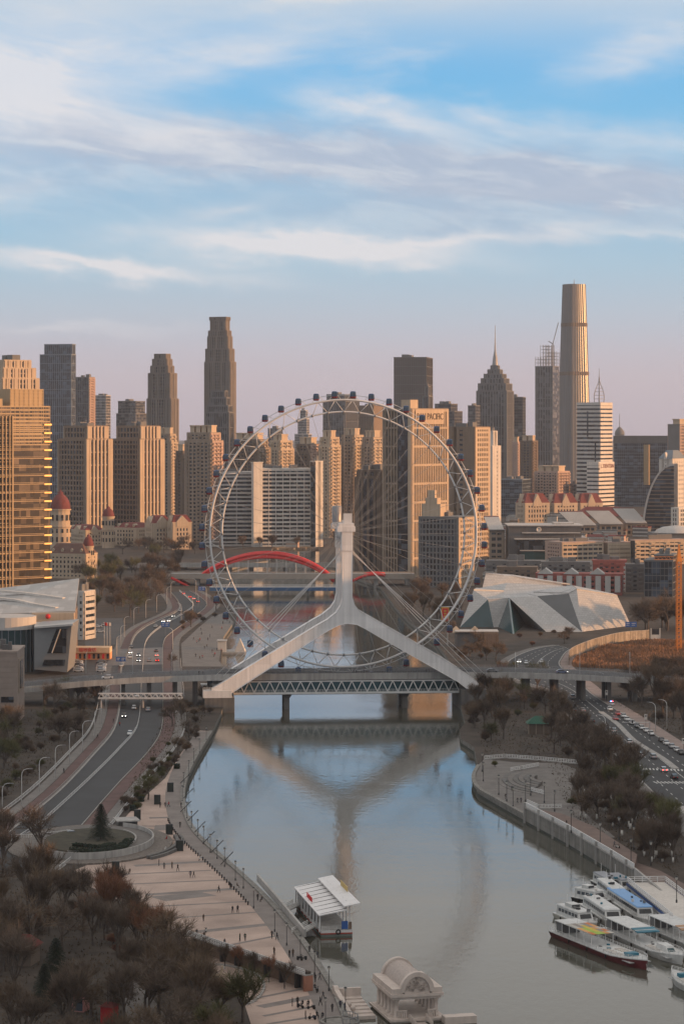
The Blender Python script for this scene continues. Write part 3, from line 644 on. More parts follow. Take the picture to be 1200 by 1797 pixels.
for q_ in ((-.8,-.8),(.8,-.8),(.8,.8),(-.8,.8)): cr_.bar((cx+q_[0], 20+q_[1], z1), (cx+q_[0], 20+q_[1], z1+34), .4)
cr_.bar((cx, 20, z1+34), (cx+9, 20, z1+66), .9); cr_.bar((cx, 20, z1+34), (cx-7, 20, z1+38), 1.2); cr_.build('tower_crane', m_steel, ct)
# tapering tallest tower
tf = thing('skyscraper', 'tallest tapering glass skyscraper with vertical folds', 'building', (XT(1010, 4276), 4276+30, 2), math.radians(20))
m_twfc = mat('champagne_glass', (.115, .113, .115), .36, .08, var=.12, scale=.02, spec=.6)
def foldring(R, z, n=32, k=.05):
    out_ = []
    for i in range(n*2):
        a = 2*math.pi*i/(n*2); rr = R*(1+(k if i % 2 else -k)); sq = 1/max(abs(math.cos(a)), abs(math.sin(a))); rr *= (1+.16*(min(sq, 1.22)-1)/.22)
        out_.append((rr*math.cos(a), rr*math.sin(a), z))
    return out_
zt_ = ZT(497, 4276)-2; rings = []
for i in range(25):
    t = i/24; w_px = 28.5-9.5*t**1.25; rings.append(foldring(w_px/F*4276*.94, zt_*t, k=.012))
loft(MB(), rings).build('glazing', m_twfc, tf)
ribs = MB()
for i in range(0, 64, 2):
    ribs.tube([rings[j][i] for j in range(0, 25, 3)], .55, 4)
tag(ribs.build('facade_rib', w_taupe, tf), kind='stuff')
for t in (.56, .80):
    i = round(t*24); q = MB(); R_ = (28.5-9.5*t**1.25)/F*4276*.96; loft(q, [foldring(R_*1.01, zt_*t-3, k=.012), foldring(R_*1.01, zt_*t+3, k=.012)]); q.build('mechanical_floor', w_brown, tf)
MB().tube([(0,0,zt_), (0,0,zt_+9)], [.8, .2], 5).build('antenna', m_steel, tf)
# white hotel with lattice mast
wh, (x0, x1, y0, y1, z1), (w_, d) = tower('white hotel with striped floors and lattice roof mast', 1012, 1053, 1074, 707, 2900, 34, ST_('bands', fh=4.6, bh=2.4, dp=.6), ST_('bands', fh=4.6, bh=2.8, dp=.6), wall=w_pale, rwall=w_white, glass=m_glass, name='hotel_tower', plant=False)
MB().box(x1-w_*.55, x1-w_*.50, -.9, .5, z1-38, z1-10).build('dark_slot', m_glass, wh); MB().box(x1-w_*.22, x1-w_*.17, -.9, .5, 20, z1-44).build('dark_slot', m_glass, wh)
ls = MB(); cx, cyy = x1-w_*.25, d*.4
for k in range(7):
    za, zb_ = z1+k*4.0, z1+(k+1)*4.0; ra, rb = 6.5*math.sin(math.pi*min(.98, .35+k*.11)), 6.5*math.sin(math.pi*min(.98, .35+(k+1)*.11))
    for j in range(6):
        a, a2 = j*math.pi/3, (j+1)*math.pi/3
        ls.bar((cx+ra*math.cos(a), cyy+ra*math.sin(a), za), (cx+rb*math.cos(a), cyy+rb*math.sin(a), zb_), .5); ls.bar((cx+ra*math.cos(a), cyy+ra*math.sin(a), za), (cx+ra*math.cos(a2), cyy+ra*math.sin(a2), za), .4)
ls.tube([(cx, cyy, z1), (cx, cyy, z1+38)], [.8, .25], 5); tag(ls.build('lattice_mast', m_steel, wh), kind='stuff')
pd, (x0, x1, y0, y1, z1), (w_, d) = tower('striped white podium with red lettering at the foot of the hotel', 1030, 1050, 1077, 812, 2840, 34, ST_('bands', fh=4.6, bh=2.8, dp=.6), wall=w_white, glass=m_glass, name='hotel_podium', plant=False)
MB().box(x1+.5, x1+.9, d*.04, d*.98, z1-9, z1-.6).build('name_panel', w_white, pd)
text('lettering', 'L.TIENTSIN', 6.2, pd, (x1+1.1, d*.52, z1-4.6), (math.pi/2, 0, math.pi/2), mat('red_lettering', (.16, .03, .03), .6), .1)
wd, (x0, x1, y0, y1, z1), (w_, d) = tower('wide dark glass slab with golden slot on the right horizon', 1077, 1174, 1182, 766, 3300, 16, 'curtain', 'grid', wall=w_blue, rwall=w_cream, glass=m_bglass, depth=34, name='office_block', plant=False)
MB().box(x0-.6, x1+.6, -1.1, d+.6, z1-9, z1+.3).build('roof_band', w_dgrey, wd)
q = MB(); q.add([(x1-w_*.46, -.7, 30), (x1-w_*.35, -8, 30), (x1-w_*.35, -8, z1-11), (x1-w_*.46, -.7, z1-11)], [(0,1,2,3)]); q.add([(x1-w_*.35, -8, 30), (x1-w_*.34, -.7, 30), (x1-w_*.34, -.7, z1-11), (x1-w_*.35, -8, z1-11)], [(0,1,2,3)])
q.add([(x1-w_*.46, -.7, z1-11), (x1-w_*.35, -8, z1-11), (x1-w_*.34, -.7, z1-11)], [(0,1,2)]); q.build('golden_bay', w_goldc, wd)
dm = thing('domed_tower', 'far dome with needle behind the wide dark slab', 'building', (XT(1087, 4300), 4300, 2))
MB().box(-7, 7, -7, 7, 0, ZT(764, 4300)).build('wall', w_grey, dm); MB().lathe([(8.5, 0), (7.5, 5), (4, 10), (.6, 13), (.3, 34)], (0, 0, ZT(764, 4300)-.3), 12).build('dome', w_grey, dm)
tower('grey tower with roof mast at the right edge of the photo', 1172, 1192, 1215, 745, 3100, 35, 'none', 'grid', wall=w_grey, glass=w_grey, rwall=w_pink, cubes=1)
# curved glass building: quarter-ellipse sail in front of a white slab
YC_ = 2450
cv = thing('curved_building', 'curved dark glass building like a quarter wheel on the right', 'building', (XT(1181, YC_), YC_, 2), -.22)
def arc(rx, rz_, n=16): return [(-rx*math.cos(math.pi/2*i/n), rz_*math.sin(math.pi/2*i/n)) for i in range(n+1)]
hz_ = ZT(815, YC_)-2; rx_ = (1181-1126)/F*YC_
pl_ = arc(rx_, hz_)+[(0, 0)]
MB().extrude(pl_, (Vector((0,8,0)), Vector((1,0,0)), Vector((0,0,1)), Vector((0,1,0))), 40).build('glazing', m_bglass, cv)
for k, (y_, t_) in enumerate(((7.2, 1.2), (15, .7), (26, .7), (40, 1.5))):
    a_ = arc(rx_+.6, hz_+.6); b2 = arc(rx_-1.2, hz_-1.2); pp = a_+b2[::-1]
    MB().extrude(pp, (Vector((0,y_,0)), Vector((1,0,0)), Vector((0,0,1)), Vector((0,1,0))), t_).build('arch_rib', w_pale, cv)
fm = MB()
for j in range(1, 19):
    z = hz_*j/19; x = -rx_*math.sqrt(max(0, 1-(z/hz_)**2))*.93; fm.box(x, 0, 6.9, 8.2, z-.5, z+.35)
tag(fm.build('floor_band', w_tan, cv), kind='stuff')
fm = MB()
for j in range(1, 22):
    a_ = math.pi/2*j/22; fm.bar((-(rx_+.1)*math.cos(a_), 8.4, (hz_+.1)*math.sin(a_)), (-(rx_+.1)*math.cos(a_), 48, (hz_+.1)*math.sin(a_)), .4)
tag(fm.build('glazing_bar', w_blue, cv), kind='stuff')
ws, (x0, x1, y0, y1, z1), (w_, d) = tower('white slab with paired small windows and chapel roof by the curved glass', 1157, 1179, 1202, 806, 2520, 30, ST_('grid', fh=4.4, bw=4.6, pw=3.0, bh=2.6), wall=w_white, glass=m_glass, name='office_block', plant=False)
q = MB(); q.add([(x0-1, -1, z1), (x1+1, -1, z1), (x1+1, d+1, z1), (x0-1, d+1, z1), (x0+3, d*.3, z1+8), (x1-3, d*.3, z1+8), (x1-3, d*.7, z1+8), (x0+3, d*.7, z1+8)], [(0,1,5,4),(1,2,6,5),(2,3,7,6),(3,0,4,7),(4,5,6,7)]); q.build('roof', w_blue, ws)
q = MB(); q.add([(x0+5, -1.6, z1-1), (x1-5, -1.6, z1-1), ((x0+x1)/2, -1.6, z1+6), (x0+5, 3, z1-1), (x1-5, 3, z1-1), ((x0+x1)/2, 3, z1+6)], [(0,1,2),(0,2,5,3),(1,4,5,2)]); q.build('gable', w_white, ws)
# ---------------------------------------------------------------- middle distance: right bank
tower('brown apartment block with turrets behind the red roofs', 938, 978, 999, 828, 2980, 30, 'resid2', wall=w_pink, cubes=3, name='apartment_block')
tower('blue glass low block behind the slim white tower', 876, 916, 925, 842, 2950, 20, 'curtain', wall=w_blue, glass=m_bglass, depth=40, name='office_block')
tower('grey glass block between the skyscraper and the white hotel', 1000, 1012, 1020, 850, 2990, 30, 'curtain', wall=w_grey, name='office_block')
def mansard(label, pxL, pxC, pxR, yeave, yroof, Y, th, wall, roof, depth=None, gable=True, fh=3.6, bw=3.0, name='mansion_block', rwall=None, gw=.32):
    o, w_, d, rz = solve_box(pxL, pxC, pxR, Y, th, depth); r = thing(name, label, 'building', o, rz)
    ze, zr = ZT(yeave, Y), ZT(yroof, Y)
    MB().box(-w_+.1, -.1, .1, d-.1, 2, ze).build('glazing', m_glass, r)
    for (oo, ax, nx, L, wl_) in ((Vector((-w_,0,0)), Vector((1,0,0)), Vector((0,-1,0)), w_, wall), (Vector((0,0,0)), Vector((0,1,0)), Vector((1,0,0)), d, rwall or wall), (Vector((-w_,d,0)), Vector((0,-1,0)), Vector((-1,0,0)), d, wall)):
        fm = MB(); facade(fm, oo, ax, nx, L, 2, ze, dict(fh=fh, bw=bw, pw=bw*.5, bh=fh*.42, dp=.5)); tag(fm.build('facade_frame', wl_, r), kind='stuff')
    MB().box(-w_-.5, .5, -.5, d+.5, ze, ze+.8).build('cornice', wall, r)
    ins = min(w_, d)*.25; q = MB(); z = ze+.8
    q.add([(-w_-.3,-.3,z),(.3,-.3,z),(.3,d+.3,z),(-w_-.3,d+.3,z),(-w_+ins,ins,zr),(-ins,ins,zr),(-ins,d-ins,zr),(-w_+ins,d-ins,zr)], [(0,1,5,4),(1,2,6,5),(2,3,7,6),(3,0,4,7),(4,5,6,7)]); rf = q.build('roof', roof, r)
    def gab(cx, cy, ax, nx, hw):
        c0 = Vector((cx, cy, 0)); q = MB(); zt_ = zr-.5
        pts = [c0-ax*hw+nx*.9+EZ*(ze-3), c0+ax*hw+nx*.9+EZ*(ze-3), c0+ax*hw+nx*.9+EZ*(ze+1.2), c0+nx*.9+EZ*zt_, c0-ax*hw+nx*.9+EZ*(ze+1.2)]
        bk = [p-nx*(ins+1) for p in pts]
        q.add(pts+bk, [(0,1,2,3,4),(2,7,8,3),(3,8,9,4),(0,4,9,5),(1,6,7,2)]); q.build('gable', rwall or wall, r)
    if gable: gab(-w_/2, 0, Vector((1,0,0)), Vector((0,-1,0)), w_*gw/2); gab(0, d/2, Vector((0,1,0)), Vector((1,0,0)), d*gw/2)
    n = max(2, int(w_/7))
    for i in range(n):
        x = -w_+w_*(i+.5)/n
        if gable and abs(x+w_/2) < w_*gw/2+1.5: continue
        q = MB(); q.box(x-.9, x+.9, .6, ins*.9, ze+.6, ze+3.2); q.add([(x-1.1,.4,ze+3.2),(x+1.1,.4,ze+3.2),(x,.4,ze+4.3),(x-1.1,ins,ze+3.2),(x+1.1,ins,ze+3.2),(x,ins,ze+4.3)], [(0,1,2),(0,2,5,3),(1,4,5,2)]); q.build('dormer', wall, rf)
    return r, (w_, d, ze, zr)
for i, (a, b_, c_) in enumerate(((905, 921, 964), (958, 972, 1013), (1004, 1018, 1057))):
    mansard(('cream mansion block with red roof, first in the row right of the wheel', 'cream mansion block with red roof, middle one of the row', 'cream mansion block with red roof, last of the row before the white hotel')[i], a, b_, c_, 884, 866, 2760+25*i, 66, w_cream, m_roofred, fh=5, bw=3.4)
# stadium-like red roofs and louvred sheds
def shed(label, pxL, pxR, ytop, yeave, ybase, slope_px, Y):
    o = A(pxL, ybase, Y); o.z = 2; s_ = F/Y; L = (pxR-pxL)/s_; r = thing('louvred_hall', label, 'hall', o)
    ze, zr = ZT(yeave, Y), ZT(ytop, Y+22)
    MB().box(0, L, 0, 22, 0, ze-2).build('glazing', m_glass, r)
    fm = MB(); facade(fm, Vector((0,0,0)), Vector((1,0,0)), Vector((0,-1,0)), L, 0, ze-2, dict(fh=5, bw=5, pw=1.2, bh=2.2, dp=.5)); facade(fm, Vector((L,0,0)), Vector((0,1,0)), Vector((1,0,0)), 22, 0, ze-2, dict(fh=5, bw=5, pw=1.2, bh=2.2, dp=.5)); tag(fm.build('facade_frame', w_beige, r), kind='stuff')
    x0 = -slope_px/s_
    MB().hexa([(0,-2,ze-2.4),(L,-2,ze-2.4),(L+x0,24,zr-2.4),(x0,24,zr-2.4),(0,-2,ze-2),(L,-2,ze-2),(L+x0,24,zr-2),(x0,24,zr-2)]).build('roof', m_roofgrey, r)
    for i in range(18):
        t = (i+.5)/18; MB().bar((L*t, -2, ze-1.75), (L*t+x0, 24, zr-1.75), .8, .5).build('louvre', w_pale, r)
    MB().hexa([(x0,24,zr-3),(L+x0,24,zr-3),(L+x0,30,zr-3),(x0,30,zr-3),(x0,24,zr-1),(L+x0,24,zr-1),(L+x0,30,zr-1),(x0,30,zr-1)]).build('roof_ridge', m_roofred, r)
shed('grey louvred hall roof nearest the dark glass hall', 1004, 1046, 899, 922, 944, 20, 2420)
shed('grey louvred hall roof in the middle of three', 1052, 1093, 897, 920, 944, 20, 2440)
shed('grey louvred hall roof beside the curved glass building', 1098, 1135, 893, 918, 940, 18, 2460)
shed('small louvred hall with pillars behind the wheel rim', 858, 884, 908, 930, 985, 6, 2030)
q = MB(); d_ = thing('red_roof_market', 'long low market with red hipped roof behind the louvred halls', 'building', (XT(1010, 2600), 2600, 2)); L = (1110-1010)/F*2600
MB().box(0, L, 0, 30, 0, ZT(906, 2600)-2).build('wall', w_beige, d_); z = ZT(906, 2600)-2; q.add([(-2,-2,z),(L+2,-2,z),(L+2,32,z),(-2,32,z),(12,13,z+9),(L-12,13,z+9),(L-12,18,z+9),(12,18,z+9)], [(0,1,5,4),(1,2,6,5),(2,3,7,6),(3,0,4,7),(4,5,6,7)]); q.build('roof', m_roofred, d_)
# dark glass hall
YD = 2010; s_ = F/YD
r = thing('glass_hall', 'dark glass hall with pale roof edges right of the wheel', 'building', (XT(894, YD), YD, 2)); X1 = (1030-894)/s_
def zz(py): return ZT(py, YD)-2
MB().box(0, X1*.94, 8, 50, 0, zz(924)).build('upper_storey', w_dgrey, r); MB().box(6, X1, 1, 50, 0, zz(947)).build('middle_storey', m_glass, r); MB().box(9, X1*.97, 0, 49, 0, zz(968)).build('glazing', m_tglass, r)
for (x0, x1, yy, y_) in ((-1, X1*.96, 924, 6.5), (10, X1*.92, 936.5, 5), (4, X1+1.5, 947, -.5), (8, X1*.98, 967, -1.4)): MB().box(x0, x1, y_, 52, zz(yy), zz(yy)+.75).build('roof_edge', w_pale, r)
MB().box(X1*.6, X1*.86, 20, 40, zz(924), zz(919)).build('skylight', w_pale, r)
text('lettering', 'OO  OOOO OOO', 3.0, r, (X1*.40, 7.8, zz(929)), (math.pi/2, 0, 0), mat('green_lettering', (.02, .10, .07), .6), .1)
bpy.data.objects.remove(KIDS[r.name].pop())
q = MB(); q.lathe([(0, 0), (2.0, 0), (2.0, .3), (1.3, .3), (1.3, .1), (0, .1)], (0,0,0), 16); e_ = q.build('round_emblem', w_white, r, (23, 7.6, zz(930))); e_.rotation_euler = (math.pi/2, 0, 0)
# sunlit long apartment blocks
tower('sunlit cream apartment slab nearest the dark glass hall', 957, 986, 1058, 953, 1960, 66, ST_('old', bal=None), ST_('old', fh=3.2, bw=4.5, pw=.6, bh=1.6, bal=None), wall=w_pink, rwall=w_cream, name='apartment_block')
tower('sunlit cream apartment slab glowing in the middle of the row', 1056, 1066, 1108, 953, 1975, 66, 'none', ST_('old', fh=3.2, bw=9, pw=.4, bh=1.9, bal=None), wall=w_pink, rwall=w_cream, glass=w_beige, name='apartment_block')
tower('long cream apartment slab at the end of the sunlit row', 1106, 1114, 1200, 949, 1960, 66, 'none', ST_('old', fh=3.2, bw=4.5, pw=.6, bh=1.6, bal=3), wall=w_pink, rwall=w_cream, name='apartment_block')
R2 = [('grey old apartment slab with white panels behind the wheel rim', 853, 956, 986, 1002, 1790, w_grey, 6), ('grey old apartment slab with balconies before the sunlit row', 950, 1040, 988, 1010, 1760, w_grey, 5), ('small brick block with white roof shed', 1040, 1101, 985, 1015, 1700, w_red, 4),
      ('cream and brown old flats behind the faceted museum', 872, 944, 997, 1020, 1690, w_brown, 5), ('low grey roofed flats between brick block and glass office', 1098, 1132, 992, 1030, 1650, w_dgrey, 6)]
for lb, a, b_, yt, yb, Yd, wm, th in R2:
    tower(lb, a, b_-2, b_, yt, Yd, th, 'old', wall=wm, rwall=w_pale, depth=14, name='apartment_block', plant=True)
rb, (x0, x1, y0, y1, z1), (w_, d) = tower('red and white brick apartment slab behind the faceted museum', 940, 1092, 1105, 1009, 1620, 9, ST_('old', bw=4.2, pw=2.0, bal=2), 'none', wall=w_red, rwall=w_red, glass=m_glass, depth=13, name='apartment_block', plant=False)
for i, fx in enumerate((.06, .36, .66)): q = MB(); cx = x0+w_*(fx+.05); q.add([(cx-5,-.9,z1-.5),(cx+5,-.9,z1-.5),(cx,-.9,z1+3.2),(cx-5,8,z1-.5),(cx+5,8,z1-.5),(cx,8,z1+3.2)], [(0,1,2),(0,2,5,3),(1,4,5,2)]); q.build('gable', w_pale, rb)
for i in range(9): MB().box(x0+w_*(i+.5)/9-1.7, x0+w_*(i+.5)/9+1.7, -1.6, -.3, 4, z1-1.5).build('white_bay', w_pale, rb)
tower('blue-grey glass office with dark bays behind the crane', 1130, 1180, 1198, 978, 1600, 14, 'curtain', wall=w_grey, glass=m_bglass, depth=30, name='office_block', tiers=[(0, 0, 0, 985), (.35, 0, .1, 976)])
q = thing('domed_hall', 'low white domed hall at the right edge behind the sunlit slabs', 'building', (XT(1178, 2300), 2312, 2))
MB().box(-16, 40, -8, 30, 0, ZT(936, 2300)-2).build('wall', w_grey, q); dmv = MB(); dmv.lathe([(19, 0), (17, 2.5), (11, 5), (0, 6.5)], (6, 8, ZT(936, 2300)-2.1), 20); dmv.build('dome', w_pale, q)
tower('half-timbered red-roofed house at the foot of the white slab', 1178, 1190, 1204, 892, 2380, 40, 'grid', wall=w_white, name='town_house', plant=False)
# low roofs that fill the old quarter
rnd = random.Random(5)
lowm = [w_grey, w_beige, w_brown, w_dgrey, w_pink, w_pale]
def lowhouse(px, py, wpx, hpx, group, label, wm, roofm=None):
    p = P(px, py); s_ = F/p.y; w_, h_ = wpx/s_, hpx/s_; d = rnd.uniform(.6, 1.1)*w_*.6
    r = thing('low_house', label, 'building', p, rnd.uniform(-.5, -.05), group)
    MB().box(-w_/2, w_/2, 0, d, -.1, h_).build('wall', wm, r)
    fm = MB(); facade(fm, Vector((-w_/2,0,0)), Vector((1,0,0)), Vector((0,-1,0)), w_, .5, h_-.3, dict(fh=3.4, bw=3.2, pw=0, bh=1.3, dp=.35)); tag(fm.build('floor_band', w_pale, r), kind='stuff')
    z = h_
    if rnd.random() < .6: q = MB(); q.add([(-w_/2-.6,-.6,z),(w_/2+.6,-.6,z),(w_/2+.6,d+.6,z),(-w_/2-.6,d+.6,z),(-w_/2+2,d/2,z+d*.25),(w_/2-2,d/2,z+d*.25)], [(0,1,5,4),(1,2,5),(2,3,4,5),(3,0,4)]); q.build('roof', roofm or m_roofgrey, r)
    else: MB().box(-w_/2-.4, w_/2+.4, -.4, d+.4, z, z+.8).build('roof', roofm or m_roofgrey, r)
for i in range(46):
    px, py = rnd.uniform(850, 1195), rnd.uniform(912, 958); red = rnd.random() < .3
    lowhouse(px, py, rnd.uniform(14, 34), rnd.uniform(8, 17), 'low houses behind the dark glass hall', 'low house among the roofs beyond the dark glass hall', rnd.choice(lowm), m_roofred if red else m_roofgrey)
for i in range(26):
    px, py = rnd.uniform(852, 1130), rnd.uniform(1000, 1032)
    if 935 < px: py = rnd.uniform(996, 1006)
    lowhouse(px, py, rnd.uniform(14, 30), rnd.uniform(8, 14), 'sheds between the old flats', 'low flat-roofed shed between the old flats behind the museum', rnd.choice(lowm))
for i in range(14):
    px, py = rnd.uniform(300, 560), rnd.uniform(942, 962)
    lowhouse(px, py, rnd.uniform(12, 26), rnd.uniform(7, 13), 'low houses behind the red arch', 'low house behind the red arch below the white office', rnd.choice(lowm))

# --- faceted museum
mu = thing('museum', 'white faceted museum with triangular glass wedges on the right bank', 'museum', (0, 0, 0))
m_panel = mat('museum_panels', (.46, .45, .445), .5, var=.07, scale=.2)
nt = m_panel.node_tree; nd, lk = nt.nodes, nt.links; bk = nd.new('ShaderNodeTexBrick'); bk.inputs['Scale'].default_value = .28; bk.inputs['Mortar Size'].default_value = .012
bk.inputs['Color1'].default_value = (.42,.405,.395,1); bk.inputs['Color2'].default_value = (.36,.345,.335,1); bk.inputs['Mortar'].default_value = (.20,.19,.185,1)
ge = nd.new('ShaderNodeNewGeometry'); sx = nd.new('ShaderNodeSeparateXYZ'); cx_ = nd.new('ShaderNodeCombineXYZ'); lk.new(ge.outputs['Position'], sx.inputs[0]); lk.new(sx.outputs[0], cx_.inputs[0]); lk.new(sx.outputs[2], cx_.inputs[1]); lk.new(cx_.outputs[0], bk.inputs[0]); lk.new(bk.outputs[0], nd['Principled BSDF'].inputs['Base Color'])
def facet(pts, m_, name):
    pts = [p if isinstance(p, Vector) else A(*p) for p in pts]; n = (pts[1]-pts[0]).cross(pts[2]-pts[0]).normalized(); c_ = pts[0]
    if n.y > 0: n = -n
    bk_ = [p-n*.5 for p in pts]; k = len(pts)
    MB().add(pts+bk_, [tuple(range(k)), tuple(range(2*k-1, k-1, -1))]+[(i, (i+1)%k, k+(i+1)%k, k+i) for i in range(k)]).build(name, m_, mu)
T = dict(T0=(831,1036,1390), T1=(856,1052,1374), T2=(893,1049,1376), T3=(942,1046,1378), T4=(998,1042,1372), T5=(1012,1035,1372), T6=(1083,1046,1392), B0=P(807,1101), B1=P(866,1101), B2=P(874,1101), B3=P(901,1113), B4=P(922,1095), B5=P(958,1109), B6=P(1021,1109), B7=P(1107,1098),
         K0=(836,1033,1432), K1=(890,1023,1440), K2=(1005,1029,1446), K3=(1075,1043,1450), R1=(884,1038,1405), R2=(936,1040,1402))
def Fc(names, m_, nm='facade_panel'): facet([T[n_] for n_ in names.split()], m_, nm)
for nm in ('B0 T1 T0', 'B1 B2 T2 T1', 'B4 B5 T3 T2', 'B5 B6 T3', 'B6 T5 T4', 'B6 B7 T6 T5'): Fc(nm, m_panel)
for nm in ('B0 B1 T1', 'B2 B3 T2', 'B3 B4 T2'): Fc(nm, m_tglass, 'glass_wedge')
Fc('B6 T4 T3', m_mglass, 'glass_wedge')
for nm in ('T0 T1 R1', 'T1 T2 R1', 'T2 R2 R1', 'T2 T3 R2', 'T3 T4 R2', 'T4 T5 K2', 'T4 K2 R2', 'T5 T6 K3', 'T5 K3 K2', 'T0 R1 K0', 'R1 K1 K0', 'R1 R2 K2', 'R1 K2 K1'): Fc(nm, m_panel, 'roof_panel')
back = [(852,1008,1470), (900,1011,1475), (986,1026,1480), (986,1036,1480), (890,1040,1460), (846,1034,1455)]
facet(back[:1]+back[1:3]+back[3:], m_panel, 'rear_slab'); facet([(852,1007,1471), (985,1025,1481), (1000,1026,1500), (900,1010,1500)], m_panel, 'rear_roof')
MB().prism([(A(*T['T0']).x+2, 1392), (A(*T['T6']).x-4, 1394), (A(*T['T6']).x-6, 1448), (A(*T['T0']).x+4, 1448)], 2, ZT(1056, 1390)).build('core_wall', w_grey, mu)

# ---------------------------------------------------------------- middle distance: left bank
def dome_tower(label, px, ybase, ytop, ydome, wpx, Y, name='domed_tower', parent=None):
    s_ = F/Y; R = wpx/2/s_; p = Vector((XT(px, Y), Y, 2)); r = thing(name, label, 'building', p, .3)
    zd_, zt_ = ZT(ydome, Y)-2, ZT(ytop, Y)-2
    q = MB(); q.lathe([(R*1.02, 0), (R*1.02, zd_*.55), (R*1.1, zd_*.56), (R*1.1, zd_*.6), (R*.95, zd_*.6), (R*.95, zd_-1), (R*1.08, zd_-1), (R*1.08, zd_)], (0,0,0), 16, smooth=False); q.build('wall', w_cream, r)
    fm = MB()
    for k in range(12):
        a = 2*math.pi*k/12
        for z, h_ in ((zd_*.2, zd_*.12), (zd_*.42, zd_*.1), (zd_*.72, zd_*.14)):
            fm.rbox((R*1.0*math.cos(a), R*1.0*math.sin(a), z), .6, R*.2, h_, a)
    tag(fm.build('window', m_glass, r), kind='stuff')
    h_ = zt_-zd_; q = MB(); q.lathe([(R*.98, zd_), (R*.97, zd_+h_*.2), (R*.82, zd_+h_*.5), (R*.5, zd_+h_*.75), (R*.28, zd_+h_*.82), (R*.28, zd_+h_*.95), (R*.1, zd_+h_), (.05, zd_+h_*1.15)], (0,0,0), 16); q.build('dome', m_roofred, r)
    return r
dome_tower('tall cream drum with red dome beside the golden tower', 106, 960, 862, 893, 36, 2200)
dome_tower('slim cream corner tower with small red dome', 190, 960, 889, 906, 22, 2230)
dome_tower('round turret with small brown dome on the near mansion', 155, 1010, 938, 958, 19, 1800)
mansard('cream palace wing with red roof between the two domes', 122, 150, 182, 932, 922, 2260, 60, w_cream, m_roofred)
mansard('long cream palace wing with red roof right of the small dome', 200, 240, 268, 928, 918, 2260, 30, w_cream, m_roofred, gable=False)
mansard('sunlit cream palace block with pediment, left one of two', 255, 268, 302, 920, 905, 2210, 66, w_cream, m_roofred, gw=.6)
mansard('sunlit cream palace block with pediment, right one of two', 294, 303, 336, 918, 904, 2200, 66, w_cream, m_roofred, gw=.6)
mansard('cream mansion with brown mansard roof and dormers below the big dome', 84, 150, 164, 974, 955, 1790, 20, w_cream, mat('brown_roof_tiles', (.13, .07, .055), .85, var=.2), depth=18, gable=False)
# theatre with slanting roof
th_ = thing('theatre', 'grey theatre with big slanting roof and slanted dark glass front', 'theatre', (0, 0, 0))
m_troof = mat('theatre_roof', (.40, .385, .375), .6, var=.12, scale=.1, cell=(3, 6, 50), cellr=(.88, 1.08))
def slab(pts, t, m_, name, parent):
    pts = [p if isinstance(p, Vector) else A(*p) for p in pts]; lo = [p-Vector((0,0,t)) for p in pts]; k = len(pts)
    return MB().add(lo+pts, [tuple(range(k-1,-1,-1)), tuple(range(k, 2*k))]+[(i, (i+1)%k, k+(i+1)%k, k+i) for i in range(k)]).build(name, m_, parent)
slab([(-70,1080,1148), (132,1072,1150), (139,1015,1212), (-70,1041,1206)], .9, m_troof, 'roof', th_)
for (a0, a1, b0, b1) in (((-60,1035), (40,1043), (78,1048), (112,1053)), ((-60,1046), (30,1056), (60,1063), (100,1070))):
    pts = [a0, a1, b0, b1]; q = MB()
    for (xa, ya), (xb, yb) in zip(pts, pts[1:]):
        da, db = 1150+(1076-ya)*1.03, 1150+(1076-yb)*1.03
        pa, pb = A(xa, ya, da), A(xb, yb, db); q.bar(pa+Vector((0,0,.6)), pb+Vector((0,0,.6)), 2.2, 1.0)
    q.build('roof_light', w_white, th_)
pw_ = [A(-70,1080,1149), A(130,1074,1152), A(136,1018,1211), A(-70,1044,1205)]
MB().prism([(p.x, p.y) for p in pw_], 2, 24.6).build('wall', w_tan, th_)
MB().box(XT(56,1146), XT(130,1146), 1145.5, 1149, ZT(1092,1146), ZT(1076,1146)).build('sunlit_fascia', w_cream, th_)
q = MB(); q.lathe([(0,0),(1.1,0),(1.1,.25),(0,.25)], (0,0,0), 14); e_ = q.build('round_red_emblem', m_red, th_, (XT(84,1145), 1145.3, ZT(1082,1145))); e_.rotation_euler = (math.pi/2, 0, 0)
dc = (XT(14,1128), 1130, 2); q = MB(); q.lathe([(11.2, 0), (11.2, ZT(1105,1120)-2)], dc, 28); q.build('drum_glazing', m_tglass, th_)
q = MB(); q.lathe([(11.2, ZT(1106,1120)-2), (12, ZT(1106,1120)-2), (12, ZT(1084,1120)-2), (0, ZT(1082,1120)-2)], dc, 28, smooth=False); q.build('drum_ring', w_pale, th_)
for k in range(14): a = math.pi+math.pi*k/13; MB().bar((dc[0]+11.4*math.cos(a), dc[1]+11.4*math.sin(a), 2), (dc[0]+11.4*math.cos(a), dc[1]+11.4*math.sin(a), ZT(1106,1120)), .3).build('drum_mullion', w_blue, th_)
YT = 1112
fa = [A(60,1175,YT), A(118,1180,YT), A(126,1096,YT-4), A(60,1100,YT-2)]
slab_pts = fa+[p+Vector((0,30,0)) for p in fa]
MB().add(slab_pts, [(0,1,2,3),(7,6,5,4),(1,5,6,2),(2,6,7,3),(0,3,7,4),(0,4,5,1)]).build('silver_front', mat('silver_cladding', (.28, .285, .29), .4, .3, var=.08), th_)
slab([(60,1100,YT-4), (128,1095,YT-8), (131,1088,YT+30), (62,1092,YT+30)], .8, w_pale, 'front_canopy', th_)
